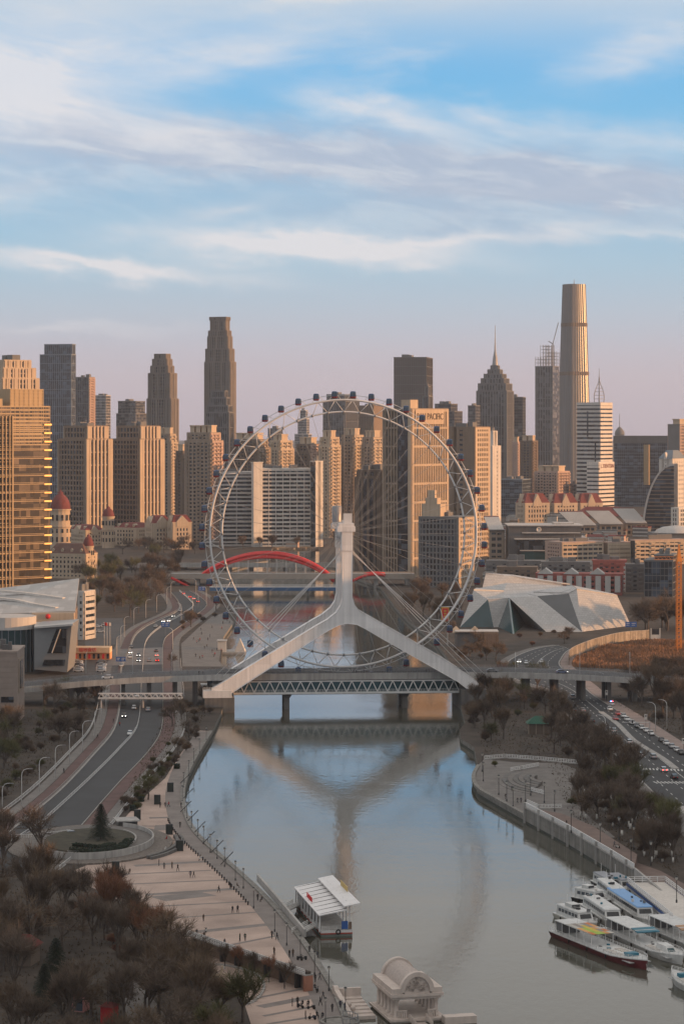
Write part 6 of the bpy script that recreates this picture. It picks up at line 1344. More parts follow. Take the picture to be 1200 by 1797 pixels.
def cab(x, w_, z): return [(x[0], -w_, z), (x[1], -w_, z), (x[1], w_, z), (x[0], w_, z)]
me_cab = loft(MB(), [cab((-1.95, 1.15), .82, .95), cab((-1.3, .35), .66, 1.42)]).mesh('windows', [m_glass])
me_roof2 = loft(MB(), [cab((-1.34, .38), .67, 1.415), cab((-1.2, .2), .6, 1.48)]).mesh('roof', [carpaint['white']])
me_wh = MB().tube([(0,-.11,0), (0,.11,0)], .33, 12).mesh('wheel', [m_tyre])
me_hl = MB().box(-.05, .05, -.17, .17, -.09, .09).mesh('headlight', [m_lamp0])
def car(p, ang, colour, label, group, lit=None, z=None):
    o = thing('car', label, 'car', p, ang, group)
    for nm, me in (('body', me_body), ('roof', me_roof2)):
        c_ = link(nm, me, o); c_.material_slots[0].link = 'OBJECT'; c_.material_slots[0].material = carpaint[colour]
    link('windows', me_cab, o)
    for x in (-1.4, 1.4):
        for y in (-.82, .82): link('wheel', me_wh, o, (x, y, .33))
    for y in (-.58, .58):
        a = link('headlight', me_hl, o, (2.2, y, .62)); b_ = link('taillight', me_hl, o, (-2.24, y, .72))
        for q, m_, on in ((a, m_head, lit in ('head', 'both')), (b_, m_tail, lit in ('tail', 'both'))):
            q.material_slots[0].link = 'OBJECT'; q.material_slots[0].material = m_ if on else (m_lamp0 if q is a else m_red)
    return o
def near_dir(px, py, line):
    p = P(px, py); best = min(range(len(line)-1), key=lambda i: (Vector(line[i])-Vector((p.x, p.y))).length); d = Vector(line[best+1])-Vector(line[best]); return math.atan2(d.y, d.x)
for px, py, c_, lit, lb in [(235,1245,'silver',None,'silver car approaching just below the footbridge'), (260,1248,'silver',None,'silver car driving away below the footbridge'), (218,1259,'black','head','dark car with headlights on in the outer lane'), (228,1290,'white',None,'white car nearest on the riverside road'), (240,1224,'white',None,'white car passing under the footbridge')]:
    p = P(px, py, G+.06); a = near_dir(px, py, eM); car(p, a if px < 250 else a+math.pi, c_, lb, None, lit)
for i, (px, py, c_, lit) in enumerate([(230,1137,'grey',None),(229,1147,'white','head'),(228,1155,'white',None),(243,1152,'black','head'),(243,1161,'grey','head'),(213,1170,'white',None),(273,1101,'silver',None),(287,1092,'white','head'),(297,1091,'white','head'),(305,1083,'black','head'),(317,1073,'silver',None)]):
    car(P(px, py, G+.07), near_dir(px, py, eM), c_, 'car coming towards the viewer on the far riverside road', 'oncoming cars beyond the bridge', lit)
for i, (px, py, c_, lit) in enumerate([(274,1144,'grey',None),(275,1152,'white','tail'),(276,1161,'red','tail'),(262,1161,'silver',None),(333,1049,'red','tail'),(347,1057,'grey','tail'),(340,1052,'white','tail'),(322,1043,'red','tail')]):
    car(P(px, py, G+.07), near_dir(px, py, eM)+math.pi, c_, 'car driving away on the far riverside road', 'receding cars beyond the bridge', lit)
rc = random.Random(4); cols = ['white','white','silver','grey','black','white','silver']
for i in range(14):
    col_, row = i % 2, i//2; p = P((138 if col_ == 0 else 178)+rc.uniform(-1, 1), 1163+row*2.7, G+.06); car(p, 0.05, rc.choice(cols), ('car parked in the row beside the theatre glass front', 'car parked in the row below the flagpoles')[col_], 'cars parked by the restaurant')
for i, (px, py) in enumerate([(152,1096),(163,1099),(172,1101),(185,1098),(160,1107),(176,1110)]): car(P(px, py, G+.04), .2, rc.choice(cols), 'car parked in the yard behind the restaurant', 'cars in the yard')
car(P(128,1468,G+.07), .25, 'black', 'black car stopped at the end of the riverside road', None)
aR = near_dir(1100, 1275, fR)
RP = [(1074,1246,'white'),(1088,1254,'red'),(1098,1258,'white'),(1104,1264,'white'),(1113,1270,'white'),(1122,1276,'grey'),(1130,1279,'white'),(1138,1284,'white'),(1146,1289,'white'),(1165,1301,'black'),(1173,1306,'white'),(1183,1312,'silver'),(1192,1318,'white'),(1199,1323,'black')]
for i, (px, py, c_) in enumerate(RP): car(P(px-4, py+1, G+.06), aR, c_, 'red car parked among white ones along the right kerb' if c_ == 'red' else 'car parked in the row along the right kerb', 'cars parked along the right kerb')
po = car(P(1073,1238,G+.06), aR+math.pi, 'white', 'white police car with flashing roof bar at the head of the parked row', None, 'head'); MB().box(-.5, -.2, -.6, 0, 1.48, 1.66).build('red_beacon', m_tail, po); MB().box(-.5, -.2, 0, .6, 1.48, 1.66).build('blue_beacon', mat('blue_beacon', (.02,.05,.5), .3, emit=(.1,.3,1), est=7), po)
for i, (px, py, c_, lit, lb) in enumerate([(1080,1264,'red','tail','red car with brake lights glowing in the middle of the right road'), (1022,1219,'red',None,'pale red car farthest up the right road'), (1077,1285,'white',None,'white car waiting behind the traffic gantry'), (1076,1294,'grey','head','dark car with headlights at the traffic gantry'), (1104,1305,'white',None,'white car first below the gantry in the oncoming lane'), (1109,1317,'silver',None,'silver car second below the gantry'), (1122,1328,'white','head','white car with headlights nearest the trees'), (1146,1331,'silver',None,'silver car beside the road island'), (1164,1354,'white','tail','pale car with red lights at the zebra crossing'), (1183,1367,'black',None,'dark car standing on the zebra crossing'), (1004,1226,'white',None,'white car near the viaduct on the right road'), (995,1239,'black','head','dark car with headlights behind the right bank trees')]):
    car(P(px, py, G+.06), aR+(math.pi if px > 1000 and c_ != 'red' else 0), c_, lb, None, lit)
for i, (px, py) in enumerate([(1006,1249),(1022,1249),(1025,1264),(1055,1284),(1038,1268)]): car(P(px, py, G+.06), aR+math.pi, rc.choice(cols), 'car in the queue half hidden by bare trees', 'queue behind the trees')
for i, (px, py, lit, lb) in enumerate([(911,1163,'head','white car with headlights coming round the museum bend'), (923,1165,None,'second white car on the museum bend'), (950,1163,None,'white car alone in the inner lane of the museum bend')]): car(P(px, py, G+.06), near_dir(px, py, fL), 'white', lb, None, lit)
bcar = copy_tree; 
for i, (px, c_, lb) in enumerate([(190,'white','white car crossing the left viaduct'), (862,'grey','grey car on the right viaduct beside the wheel foot'), (985,'blue','blue taxi with green lights on the right viaduct')]):
    xx = (px-603)/SW; zz_ = zd-(.6 if px < 300 else .7 if px > 950 else .1)-(.8 if px < 200 else 0); w_ = Vector((WC.x, WC.y, 0))+EX*xx+EY*(-6)+EZ*zz_; car(w_, YAW+(0 if px > 300 else math.pi), c_, lb, None, 'head' if px == 985 else None)
# traffic gantry on the right road
tg = thing('traffic_gantry', 'slim traffic light gantry reaching over the right road', 'traffic light', P(1140, 1296)); s_ = F/P(1140,1296).y; MB().tube([(0,0,0), (0,0,5.6)], .12, 6).build('post', m_steel, tg); MB().tube([(0,0,5.4), (-9.5,0,5.5)], .09, 6).build('arm', m_whitem, tg); MB().box(-6.2, -5.7, -.2, .2, 5.2, 6.2).build('signal_head', m_dark, tg)
for (px, py, lb) in [(1064,1232,'white parking sign on a dark post up the right road'), (1133,1276,'white parking sign beside the parked cars'), (1199,1320,'round pale sign at the right edge')]:
    o = thing('parking_sign', lb, 'sign', P(px, py)); MB().bar((0,0,0), (0,0,4.4), .1).build('post', m_dark, o); MB().box(-.5, .5, -.06, .06, 2.6, 4.5).build('panel', w_white, o); q = MB(); q.box(-.25, .25, -.1, -.06, 3.6, 4.1); q.build('symbol', m_dark, o)
# ---------------------------------------------------------------- people
m_skin = mat('skin', (.42, .26, .19), .7); m_hair = mat('hair', (.012, .01, .009), .7)
coats = {n: mat('coat_'+n, c, .85, var=.15) for n, c in (('black', (.013,.013,.015)), ('navy', (.015,.02,.045)), ('grey', (.09,.09,.095)), ('red', (.30,.015,.02)), ('white', (.5,.49,.47)), ('brown', (.07,.045,.03)), ('green', (.03,.05,.035)))}
m_trou = mat('trousers', (.014, .014, .018), .85)
def person_mesh(pose):
    st, arm, sit = pose
    J = {'pelvis': ((0,0,.95 if not sit else .55), .135), 'waist': ((0,0,1.10 if not sit else .72), .125), 'chest': ((0,0,1.32 if not sit else .98), .155), 'neck': ((0,0,1.48 if not sit else 1.15), .06), 'head': ((0,-.02,1.60 if not sit else 1.27), .098), 'crown': ((0,-.01,1.70 if not sit else 1.37), .075)}
    E = [('pelvis','waist'), ('waist','chest'), ('chest','neck'), ('neck','head'), ('head','crown')]
    dz = 0 if not sit else -.34
    for s_, sg in (('l', -1), ('r', 1)):
        f = st*sg
        J['sh'+s_] = ((sg*.19, 0, 1.41+dz), .07); J['el'+s_] = ((sg*.25, -f*arm*.18-(.12 if sit else 0), 1.13+dz), .052); J['wr'+s_] = ((sg*.23, -f*arm*.36-.06-(.15 if sit else 0), .90+dz), .038); J['ha'+s_] = ((sg*.22, -f*arm*.42-.08-(.15 if sit else 0), .80+dz), .03)
        if sit: J['hip'+s_] = ((sg*.1, -.05, .52), .1); J['kn'+s_] = ((sg*.12, -.45, .52), .075); J['an'+s_] = ((sg*.12, -.45, .10), .05); J['to'+s_] = ((sg*.13, -.62, .05), .042)
        else: J['hip'+s_] = ((sg*.10, f*.03, .88), .1); J['kn'+s_] = ((sg*.10, f*.17-.03, .50), .075); J['an'+s_] = ((sg*.10, f*.30+.02, .09), .05); J['to'+s_] = ((sg*.11, f*.30-.15, .045), .042)
        E += [('chest','sh'+s_), ('sh'+s_,'el'+s_), ('el'+s_,'wr'+s_), ('wr'+s_,'ha'+s_), ('pelvis','hip'+s_), ('hip'+s_,'kn'+s_), ('kn'+s_,'an'+s_), ('an'+s_,'to'+s_)]
    names = list(J); me = bpy.data.meshes.new('p'); me.from_pydata([J[n][0] for n in names], [(names.index(a), names.index(b_)) for a, b_ in E], [])
    o = bpy.data.objects.new('p', me); COL.objects.link(o); md = o.modifiers.new('s', 'SKIN')
    for i, n in enumerate(names): me.skin_vertices[0].data[i].radius = (J[n][1], J[n][1]*(.8 if n in ('chest','waist','pelvis') else 1)); me.skin_vertices[0].data[i].use_root = n == 'pelvis'
    o.modifiers.new('d', 'SUBSURF').levels = 1
    bpy.context.view_layer.update(); r_ = bpy.data.meshes.new_from_object(o.evaluated_get(bpy.context.evaluated_depsgraph_get())); bpy.data.objects.remove(o); r_.name = 'person'
    r_.materials.clear()
    for m_ in (coats['black'], m_trou, m_skin, m_hair): r_.materials.append(m_)
    zt = 1.60 if not sit else 1.27
    for p in r_.polygons:
        c_ = p.center; p.use_smooth = True
        if c_.z > zt-.1: p.material_index = 3 if (c_.z > zt+.04 or c_.y > .02) else 2
        elif c_.z < (.78 if not sit else .45) and abs(c_.x) < .2: p.material_index = 1 if c_.z > .12 else 3
        elif abs(c_.x) > .17 and c_.z < (.86 if not sit else .5): p.material_index = 2
    return r_
PM = {'stand': person_mesh((.15, .3, False)), 'walk': person_mesh((1, 1, False)), 'stride': person_mesh((-1, 1.1, False)), 'sit': person_mesh((0, 0, True))}
rp = random.Random(17)
def person(px, py, coat, pose, label, group=None, z=G+.06, rz=None, loc=None):
    o = link('person', PM[pose], None, loc or P(px, py, z), rp.uniform(0, 6.28) if rz is None else rz); o.material_slots[0].link = 'OBJECT'; o.material_slots[0].material = coats[coat]; s_ = rp.uniform(.96, 1.06); o.scale = (s_, s_, s_)
    return tag(o, label, 'person', group)
for px, py, c_, ps, lb in [(281,1418,'black','walk','person in black walking beside the second dark board'), (290,1418,'black','stride','person in black beside the red-coated walker'), (296,1417,'red','walk','person in red coat walking up the plaza'), (318,1418,'black','stand','person in dark clothes by the quay beams'), (316,1453,'black','walk','person in black crossing the grey paving panel'), (279,1520,'black','stand','person with raised arms near the curved steps'), (288,1526,'grey','stand','person in grey standing in front of the curved steps'), (302,1525,'brown','stand','person in brown between steps and middle of plaza'), (312,1530,'black','walk','person in long black coat right of the grey one'), (334,1541,'navy','walk','left one of a couple walking on the plaza'), (340,1541,'black','walk','right one of a couple walking on the plaza'), (384,1567,'black','stride','lone person in black approaching the quay path'), (408,1603,'black','walk','left one of two walkers mid plaza'), (417,1603,'black','stride','right one of two walkers mid plaza'), (357,1618,'brown','stand','person with arms out near the plaza edge'), (345,1645,'black','stand','person in black behind the balustrade'), (358,1651,'brown','walk','person in brown just right of the black one at the balustrade'), (394,1662,'grey','stand','person in grey behind the young trees'), (421,1653,'green','stand','left one of a green-coated pair on the plaza'), (430,1652,'green','stand','right one of a green-coated pair on the plaza'), (477,1648,'black','walk','left one of two walkers near the quay bollards'), (486,1651,'black','walk','right one of two walkers near the quay bollards'), (481,1677,'brown','stand','person in brown behind the colonnade end'), (508,1681,'black','stand','left of two people chatting by the colonnade end'), (514,1681,'brown','stand','right of two people chatting by the colonnade end'), (543,1674,'black','stand','person in black with arms spread at the river edge'), (557,1684,'navy','stand','person in navy at the river edge'), (561,1721,'grey','walk','person in grey on the path past the colonnade'), (553,1725,'black','stand','person in black by the narrow quay path'), (552,1739,'black','sit','person crouching beside the quay path'), (567,1755,'grey','walk','person in grey walking to the viewing bay'), (562,1766,'black','walk','person in black walking below the colonnade'), (583,1777,'black','stand','person in black near the viewing bay'), (597,1772,'navy','stand','left of two people in navy leaning on the viewing bay'), (605,1776,'navy','stand','right of two people in navy leaning on the viewing bay'), (536,1790,'black','stand','person in a long black coat nearest the viewer'),
                           (513,1767,'black','stand','leftmost of the group gathered in the paved yard'), (522,1766,'black','stand','second from left in the group in the paved yard'), (531,1767,'black','sit','seated person in the group in the paved yard'), (541,1768,'black','sit','rightmost seated person of the group in the yard'), (556,1788,'black','sit','person seated left beside the near lamp'), (566,1789,'black','sit','person seated right beside the near lamp'), (404,1561,'black','stand','person by the fourth quay lamp from the dock'), (416,1559,'brown','sit','person seated on the quay edge above the dock'), (452,1581,'black','stand','left of two people where the quay path narrows'), (460,1583,'black','sit','right of two people where the quay path narrows'), (353,1511,'white','sit','person in white sitting at the quay coping'), (291,1494,'white','sit','person in white sitting on the curved steps'), (228,1534,'brown','sit','small seated figure beside the front display board'), (293,1476,'red','sit','person in red on the curved steps'),
                           (898,1389,'black','stand','person in black in the middle of the right terrace'), (887,1403,'black','walk','person in black at the edge of the right terrace'), (908,1410,'black','walk','left of two walkers on the right terrace'), (914,1410,'navy','walk','right of two walkers on the right terrace')]:
    person(px, py, c_, ps, lb)
person(994, 1450, 'black', 'stand', 'person in black on the raised right promenade', z=ZP); person(1078, 1487, 'grey', 'walk', 'person pushing a pram on the raised right promenade', z=ZP)
person(199, 1269, 'black', 'walk', 'left of two people on the left cycle lane'); person(210, 1275, 'red', 'walk', 'right of two people on the left cycle lane, in red'); person(112, 1358, 'black', 'walk', 'person in black walking on the left pavement'); person(213, 1414, 'black', 'walk', 'person in black behind the clipped bushes'); person(171, 1296, 'black', 'walk', 'person in black at the gap in the left railing')
k = 0
while k < 24:
    x, y = rp.uniform(330, 408), rp.uniform(1090, 1158)
    if not inpoly(x, y, [(392,1165),(388,1150),(392,1118),(408,1092),(395,1080),(352,1104),(330,1130),(345,1160)]): continue
    k += 1; person(x, y, rp.choice(['black','black','navy','brown','grey','red']), rp.choice(['walk','stride','stand']), 'small figure strolling on the promenade beyond the wheel', 'strollers on the far promenade')
for i, xx in enumerate((-56, -54.5, 3, 4, 7, 31, 32)):
    w_ = Vector((WC.x, WC.y, 0))+EX*xx+EY*(-9.2)+EZ*zd; person(0, 0, 'black', 'stand', 'dark figure standing at the railing of the wheel bridge', 'people on the wheel bridge', loc=w_)
# pram, parked scooters and prams in the yard
def wheeled(name, label, p, rz, cm):
    o = thing(name, label, name.replace('_', ' '), p, rz)
    for x in (-.55, .55): MB().tube([(x,-.06,.28), (x,.06,.28)], .28, 12).build('wheel', m_tyre, o)
    q = MB(); loft(q, [[(-.7,-.14,.35),(.5,-.14,.35),(.5,.14,.35),(-.7,.14,.35)], [(-.75,-.17,.7),(0,-.12,.55),(0,.12,.55),(-.75,.17,.7)]]); q.build('body', cm, o)
    MB().bar((.5,0,.3), (.38,0,1.05), .07).build('steering_column', m_dark, o); MB().bar((.38,-.3,1.05), (.38,.3,1.05), .05).build('handlebar', m_dark, o); MB().box(-.7, -.1, -.14, .14, .7, .8).build('seat', m_dark, o)
for px, py, nm, lb, c_ in [(527,1770,'scooter','dark scooter parked left of the seated group in the yard','black'), (546,1772,'scooter','dark scooter parked right of the group in the yard','black'), (548,1790,'scooter','dark scooter by the near lamp','navy'), (533,1686,'scooter','dark scooter leaning at the quay by the colonnade end','black'), (526,1685,'scooter','second dark scooter at the quay by the colonnade end','black'), (1084,1489,'pram','pale pram pushed along the right promenade','white'), (361,1637,'pram','white pram standing at the plaza edge','white'), (557,1742,'scooter','scooter beside the crouching person','black')]:
    wheeled(nm, lb, P(px, py, G+.06 if px < 800 else ZP), rp.uniform(0, 6), coats[c_])
# viewing bay on the quay
vb = thing('viewing_bay', 'round stone viewing bay with railing at the foot of the quay', 'viewing bay', P(596, 1795)); MB().lathe([(0,-3),(3.4,-3),(3.6,.1),(3.6,.35),(3.1,.35),(3.1,.12),(0,.12)], (0,0,0), 24, smooth=False).build('platform', m_quay, vb)
q = MB()
for i in range(15): a = -1.4+2.8*i/14; q.bar((3.35*math.cos(a), 3.35*math.sin(a), .3), (3.35*math.cos(a), 3.35*math.sin(a), 1.3), .1)
q.tube([(3.35*math.cos(-1.4+2.8*i/20), 3.35*math.sin(-1.4+2.8*i/20), 1.3) for i in range(21)], .07, 5); tag(q.build('railing', m_steel, vb), kind='stuff')
# quay parapet wall above the dock
pw2 = thing('quay_parapet', 'pale low parapet along the quay above the dock', 'wall', (0, 0, 0)); ql = flatxy([(448,1548),(484,1590),(530,1646)]); q = MB()
for a_, b_ in zip(ql, ql[1:]): q.bar((a_[0]+.6, a_[1], 2.9), (b_[0]+.6, b_[1], 2.9), .5, 1.6)
q.build('parapet', m_conc, pw2)

# ---------------------------------------------------------------- floating dock
def frame2(p_near, p_far):
    """origin at p_near, local x pointing from p_near to p_far"""
    v = p_far-p_near; return p_near, math.atan2(v.y, v.x), v.length
nL, fL_ = P(563, 1645, .0), P(520, 1594, .0); nR = P(621, 1643, 0)
o_, an, L = frame2(nL, fL_); Wd = (nR-nL).length*.95
dk = thing('floating_dock', 'white floating dock with double pitched roof moored at the left quay', 'dock', o_, an)
# local: x away from viewer, y to the left; the dock lies at negative y
m_hull_red = mat('dock_red', (.30, .05, .035), .6, var=.15); m_roofw = mat('dock_roof', (.68, .66, .66), .5, var=.08, scale=.4)
L = max(L, 30)
MB().box(0, L, -Wd, 0, -.6, .45).build('pontoon', mat('pontoon_grey', (.13, .16, .15), .7), dk); MB().box(-.05, L+.05, -Wd-.05, .05, .45, .75).build('red_belt', m_hull_red, dk); MB().box(0, L, -Wd, 0, .75, 1.3).build('bulwark', m_white, dk)
MB().box(.2, L-.2, -Wd+.2, -.2, 1.3, 1.36).build('deck', m_conc, dk)
MB().hexa([(-.6, -5.6, 5.6), (L+.5, -5.6, 5.6), (L+.5, .5, 4.5), (-.6, .5, 4.5), (-.6, -5.6, 5.8), (L+.5, -5.6, 5.8), (L+.5, .5, 4.7), (-.6, .5, 4.7)]).build('left_roof', m_roofw, dk)
MB().hexa([(-.6, -Wd-1.6, 6.9), (L+.5, -Wd-1.6, 6.9), (L+.5, -5.0, 6.3), (-.6, -5.0, 6.3), (-.6, -Wd-1.6, 7.1), (L+.5, -Wd-1.6, 7.1), (L+.5, -5.0, 6.5), (-.6, -5.0, 6.5)]).build('right_roof', m_roofw, dk)
for i in range(9):
    x = .5+(L-1)*i/8
    MB().bar((x, .25, .9), (x, .1, 4.5), .28).build('frame_post', m_white, dk); MB().bar((x, -Wd+.5, 1.2), (x, -Wd+.5, 6.8), .2).build('frame_post', m_white, dk); MB().bar((x, .1, 4.75), (x, -5.5, 5.85), .12).build('roof_seam', w_grey, dk)
    if 2 <= i <= 7: MB().hexa([(x+.3,-.1,1.3),(x+(L-1)/8-.3,-.1,1.3),(x+(L-1)/8-.3,-.15,1.3),(x+.3,-.15,1.3),(x+.3,-.1,4.3),(x+(L-1)/8-.3,-.1,4.3),(x+(L-1)/8-.3,-.15,4.3),(x+.3,-.15,4.3)]).build('side_pane', m_gglass, dk)
MB().box(0, .1, -Wd*.86, -Wd*.66, 1.5, 3.2).build('blue_poster', m_signblue, dk); MB().box(0, .1, -Wd*.98, -Wd*.88, 1.5, 3.0).build('brown_poster', m_brick, dk)
ty = MB(); ty.tube([(-.1+0*i, -Wd*.55+.45*math.cos(i*math.pi/6), .95+.45*math.sin(i*math.pi/6)) for i in range(12)], .14, 6, closed=True); ty.build('tyre_fender', m_tyre, dk)
q = MB(); railing(q, (.2, -Wd+.1, 1.3), (.2, -.2, 1.3), .9, 1.5, .08); tag(q.build('railing', m_whitem, dk), kind='stuff')
for i in range(5): text('sign_character', '海河游船码'[4-i], 1.2, dk, (L*.42+i*1.5, -.3, 5.3), (math.pi/2, 0, math.pi), mat('red_sign_paint', (.55, .02, .02)), .06)
q = MB(); 
for i in range(6): q.box(L*.38+i*1.5, L*.38+i*1.5+1.0, -Wd-1.3, -Wd-1.15, 7.1, 8.2)
tag(q.build('rear_sign_letters', mat('gold_letters', (.5, .36, .12), .5), dk), kind='stuff')
for i, (a_, b_, lb) in enumerate([((500,1598),(522,1588),'far white gangway between quay and dock'), ((520,1640),(548,1625),'near white gangway between quay and dock')]):
    p, q_ = P(*a_, 2.0), P(*b_, 1.2); g2 = thing('gangway', lb, 'gangway', p); v = q_-p
    MB().bar((0,0,0), v, 2.2, .2).build('deck', m_conc, g2)
    n = Vector((-v.y, v.x, 0)).normalized()
    for s__ in (-1, 1):
        r_ = MB(); railing(r_, n*s__*1.05, v+n*s__*1.05, 1.1, 1.0, .1); tag(r_.build('railing', m_whitem, g2), kind='stuff')

# ---------------------------------------------------------------- stone pavilion and stair at the bottom
m_marble = mat('pale_marble', (.54, .46, .41), .65, var=.10, scale=.5, streak=.12)
s_ = 9.6; pvY = F/s_
pz = ZT(1788, pvY)
pv = thing('stone_pavilion', 'pale stone pavilion with barrel vault at the bottom of the photo', 'pavilion', A(691, 1788, pvY)*1.0, .24)
pv.location.z = 0
Wp, Lp = 8.7, 13.5; z0_ = pz; zc = ZT(1756, pvY); ze = ZT(1746, pvY)
# local x to the right along the front, y away from the viewer
MB().box(-.6, Wp+.6, -.6, Lp+.6, -2, z0_).build('podium', m_marble, pv); MB().box(-1.0, Wp+1.0, -1.0, Lp+1.0, z0_-.5, z0_-.1).build('podium_cornice', m_marble, pv)
for x in (.6, Wp-.6):
    for i in range(6):
        y = .6+(Lp-1.2)*i/5; q = MB(); q.lathe([(.62,0),(.62,.3),(.45,.4),(.40,zc-z0_-.5),(.6,zc-z0_-.3),(.6,zc-z0_)], (x, y, z0_), 12); q.build('column', m_marble, pv)
MB().box(-.2, Wp+.2, -.2, Lp+.2, zc, zc+.5).build('entablature', m_marble, pv); MB().box(-.6, Wp+.6, -.6, Lp+.6, zc+.5, ze).build('cornice', m_marble, pv)
for x0, x1 in ((-.4, 1.6), (Wp-1.6, Wp+.4)): MB().box(x0, x1, -.4, Lp+.4, ze, ze+1.0).build('side_attic', m_marble, pv)
Rv = (Wp-3.2)/2; hv = 3.15
def arcpts(R, h_, n=16): return [(Wp/2+R*math.cos(math.pi-math.pi*i/n), ze+.3+h_*math.sin(math.pi*i/n)) for i in range(n+1)]
MB().extrude(arcpts(Rv, hv)+[(Wp/2+Rv, ze-.1), (Wp/2-Rv, ze-.1)], (Vector((0,.2,0)), Vector((1,0,0)), Vector((0,0,1)), Vector((0,1,0))), Lp-.4).build('vault_core', mat('vault_shingles', (.44, .375, .34), .75, var=.2, scale=2.2), pv)
tile = MB().box(0, .86, 0, .62, 0, .05).mesh('roof_tile', [mat('vault_shingles', (.44,.375,.34))]); cnt = 0
for i in range(14):
    a = math.pi*(i+.5)/14; x, z = Wp/2-(Rv+.03)*math.cos(a), ze+.3+(hv+.03)*math.sin(a); tx_, tz = Rv*math.sin(a), hv*math.cos(a); pitch = math.atan2(tz, tx_)
    for j in range(18):
        t_ = link('roof_tile', tile, pv, (x-.43*math.cos(pitch), 1.0+j*.68+(.2 if i % 2 else 0), z-.43*math.sin(pitch)-.02)); t_.rotation_euler = (0, -pitch, 0)
for y in (-.5, Lp-.6):
    a_, b2 = arcpts(Rv+.5, hv+.5), arcpts(Rv-.35, hv-.35); MB().extrude(a_+b2[::-1], (Vector((0,y,0)), Vector((1,0,0)), Vector((0,0,1)), Vector((0,1,0))), 1.1).build('arch_ring', m_marble, pv)
MB().extrude(arcpts(Rv-.35, hv-.35)+[(Wp/2+Rv-.35, ze), (Wp/2-Rv+.35, ze)], (Vector((0,-.1,0)), Vector((1,0,0)), Vector((0,0,1)), Vector((0,1,0))), .2).build('tympanum', m_marble, pv)
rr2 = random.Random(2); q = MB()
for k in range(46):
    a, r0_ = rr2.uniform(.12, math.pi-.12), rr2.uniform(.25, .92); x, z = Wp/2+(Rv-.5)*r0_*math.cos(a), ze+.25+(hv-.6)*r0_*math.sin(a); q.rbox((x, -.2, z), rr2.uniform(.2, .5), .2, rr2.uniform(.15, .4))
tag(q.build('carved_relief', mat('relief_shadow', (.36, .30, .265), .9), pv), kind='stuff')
for x0, x1 in ((.8, 2.2), (Wp-2.2, Wp-.8)):
    for k in range(5): MB().bar((x0+(x1-x0)*k/4, -.2, z0_), (x0+(x1-x0)*k/4, -.2, z0_+1.2), .2).build('baluster', m_marble, pv)
    MB().bar((x0-.2, -.2, z0_+1.3), (x1+.2, -.2, z0_+1.3), .3, .2).build('handrail', m_marble, pv)
MB().box(3.0, Wp-3.0, -5, -.6, -2, z0_-.8).build('front_steps', m_marble, pv)
for k in range(6): 
    for x in (2.8, Wp-2.8): MB().rbox((x, -1.0-k*.8, z0_-.4), .3, .3, 1.2-k*.1).build('step_post', m_marble, pv)
MB().rbox((Wp+3, -2.5, -1), 6, 2.5, z0_+1.5).build('flank_wall', m_marble, pv)
st_ = thing('stone_stair', 'pale stone stair flight with scrolled side wall left of the pavilion', 'stair', pv.location+Vector((-8.3, 2.0, 0)), .24)
MB().box(0, 5.2, 0, 12, -2, ZT(1790, pvY)).build('landing', m_marble, st_)
for k in range(5): MB().box(.6, 5.2, 2.0+k*2.0, 4.0+k*2, ZT(1790, pvY)-.2, ZT(1790, pvY)+.22*(k+1)).build('stair_tread', m_marble, st_)
MB().box(.4, 5.4, 12, 12.7, -2, ZT(1790, pvY)+2.6).build('back_wall', m_marble, st_)
pts = [(0, 0), (12.8, 0), (12.8, 4.4), (12.4, 4.9), (11.6, 4.9), (11, 4.4), (0, 2.2)]; MB().extrude(pts, (Vector((.9, 0, ZT(1797, pvY)-1)), Vector((0,1,0)), Vector((0,0,1)), Vector((-1,0,0))), .9).build('scroll_wall', m_marble, st_)
for y in (3, 6, 10): q = MB(); q.lathe([(.3,0),(.3,.5),(.5,.7),(.5,1.1),(.25,1.4),(0,1.45)], (1.6, y, ZT(1790, pvY)), 10); q.build('stone_urn', m_marble, st_)

# ---------------------------------------------------------------- boats
m_hullw, m_hulld, m_hullr, m_hullb = mat('hull_white', (.56,.56,.55), .45, var=.10, scale=.6, streak=.15), mat('hull_black', (.03,.032,.036), .5), mat('hull_red', (.11,.018,.022), .5, var=.2), mat('hull_blue', (.03,.08,.24), .45)
m_bdeck = mat('boat_deck', (.42,.42,.42), .7, var=.15); m_bblue = mat('boat_roof_blue', (.16,.33,.60), .5, var=.08); m_bteal = mat('boat_teal', (.02,.15,.22), .5); m_bgrey = mat('boat_roof_grey', (.23,.24,.27), .5)
def hullrings(L, W_, z0, z1, bow=.28, n=12):
    rings = []
    for i in range(n+1):
        t = i/n; x = L*t; w_ = W_/2*(1 if t > bow else math.sin(math.pi/2*(t/bow))**.75*.92+.08*min(1, t/bow)+.02); sh = (1-t/bow)*.8 if t < bow else 0; zt_ = z1+sh*.9
        rings.append([(x+sh*-.9, -w_, zt_), (x, -w_*.72, z0), (x, w_*.72, z0), (x+sh*-.9, w_, zt_)])
    return rings
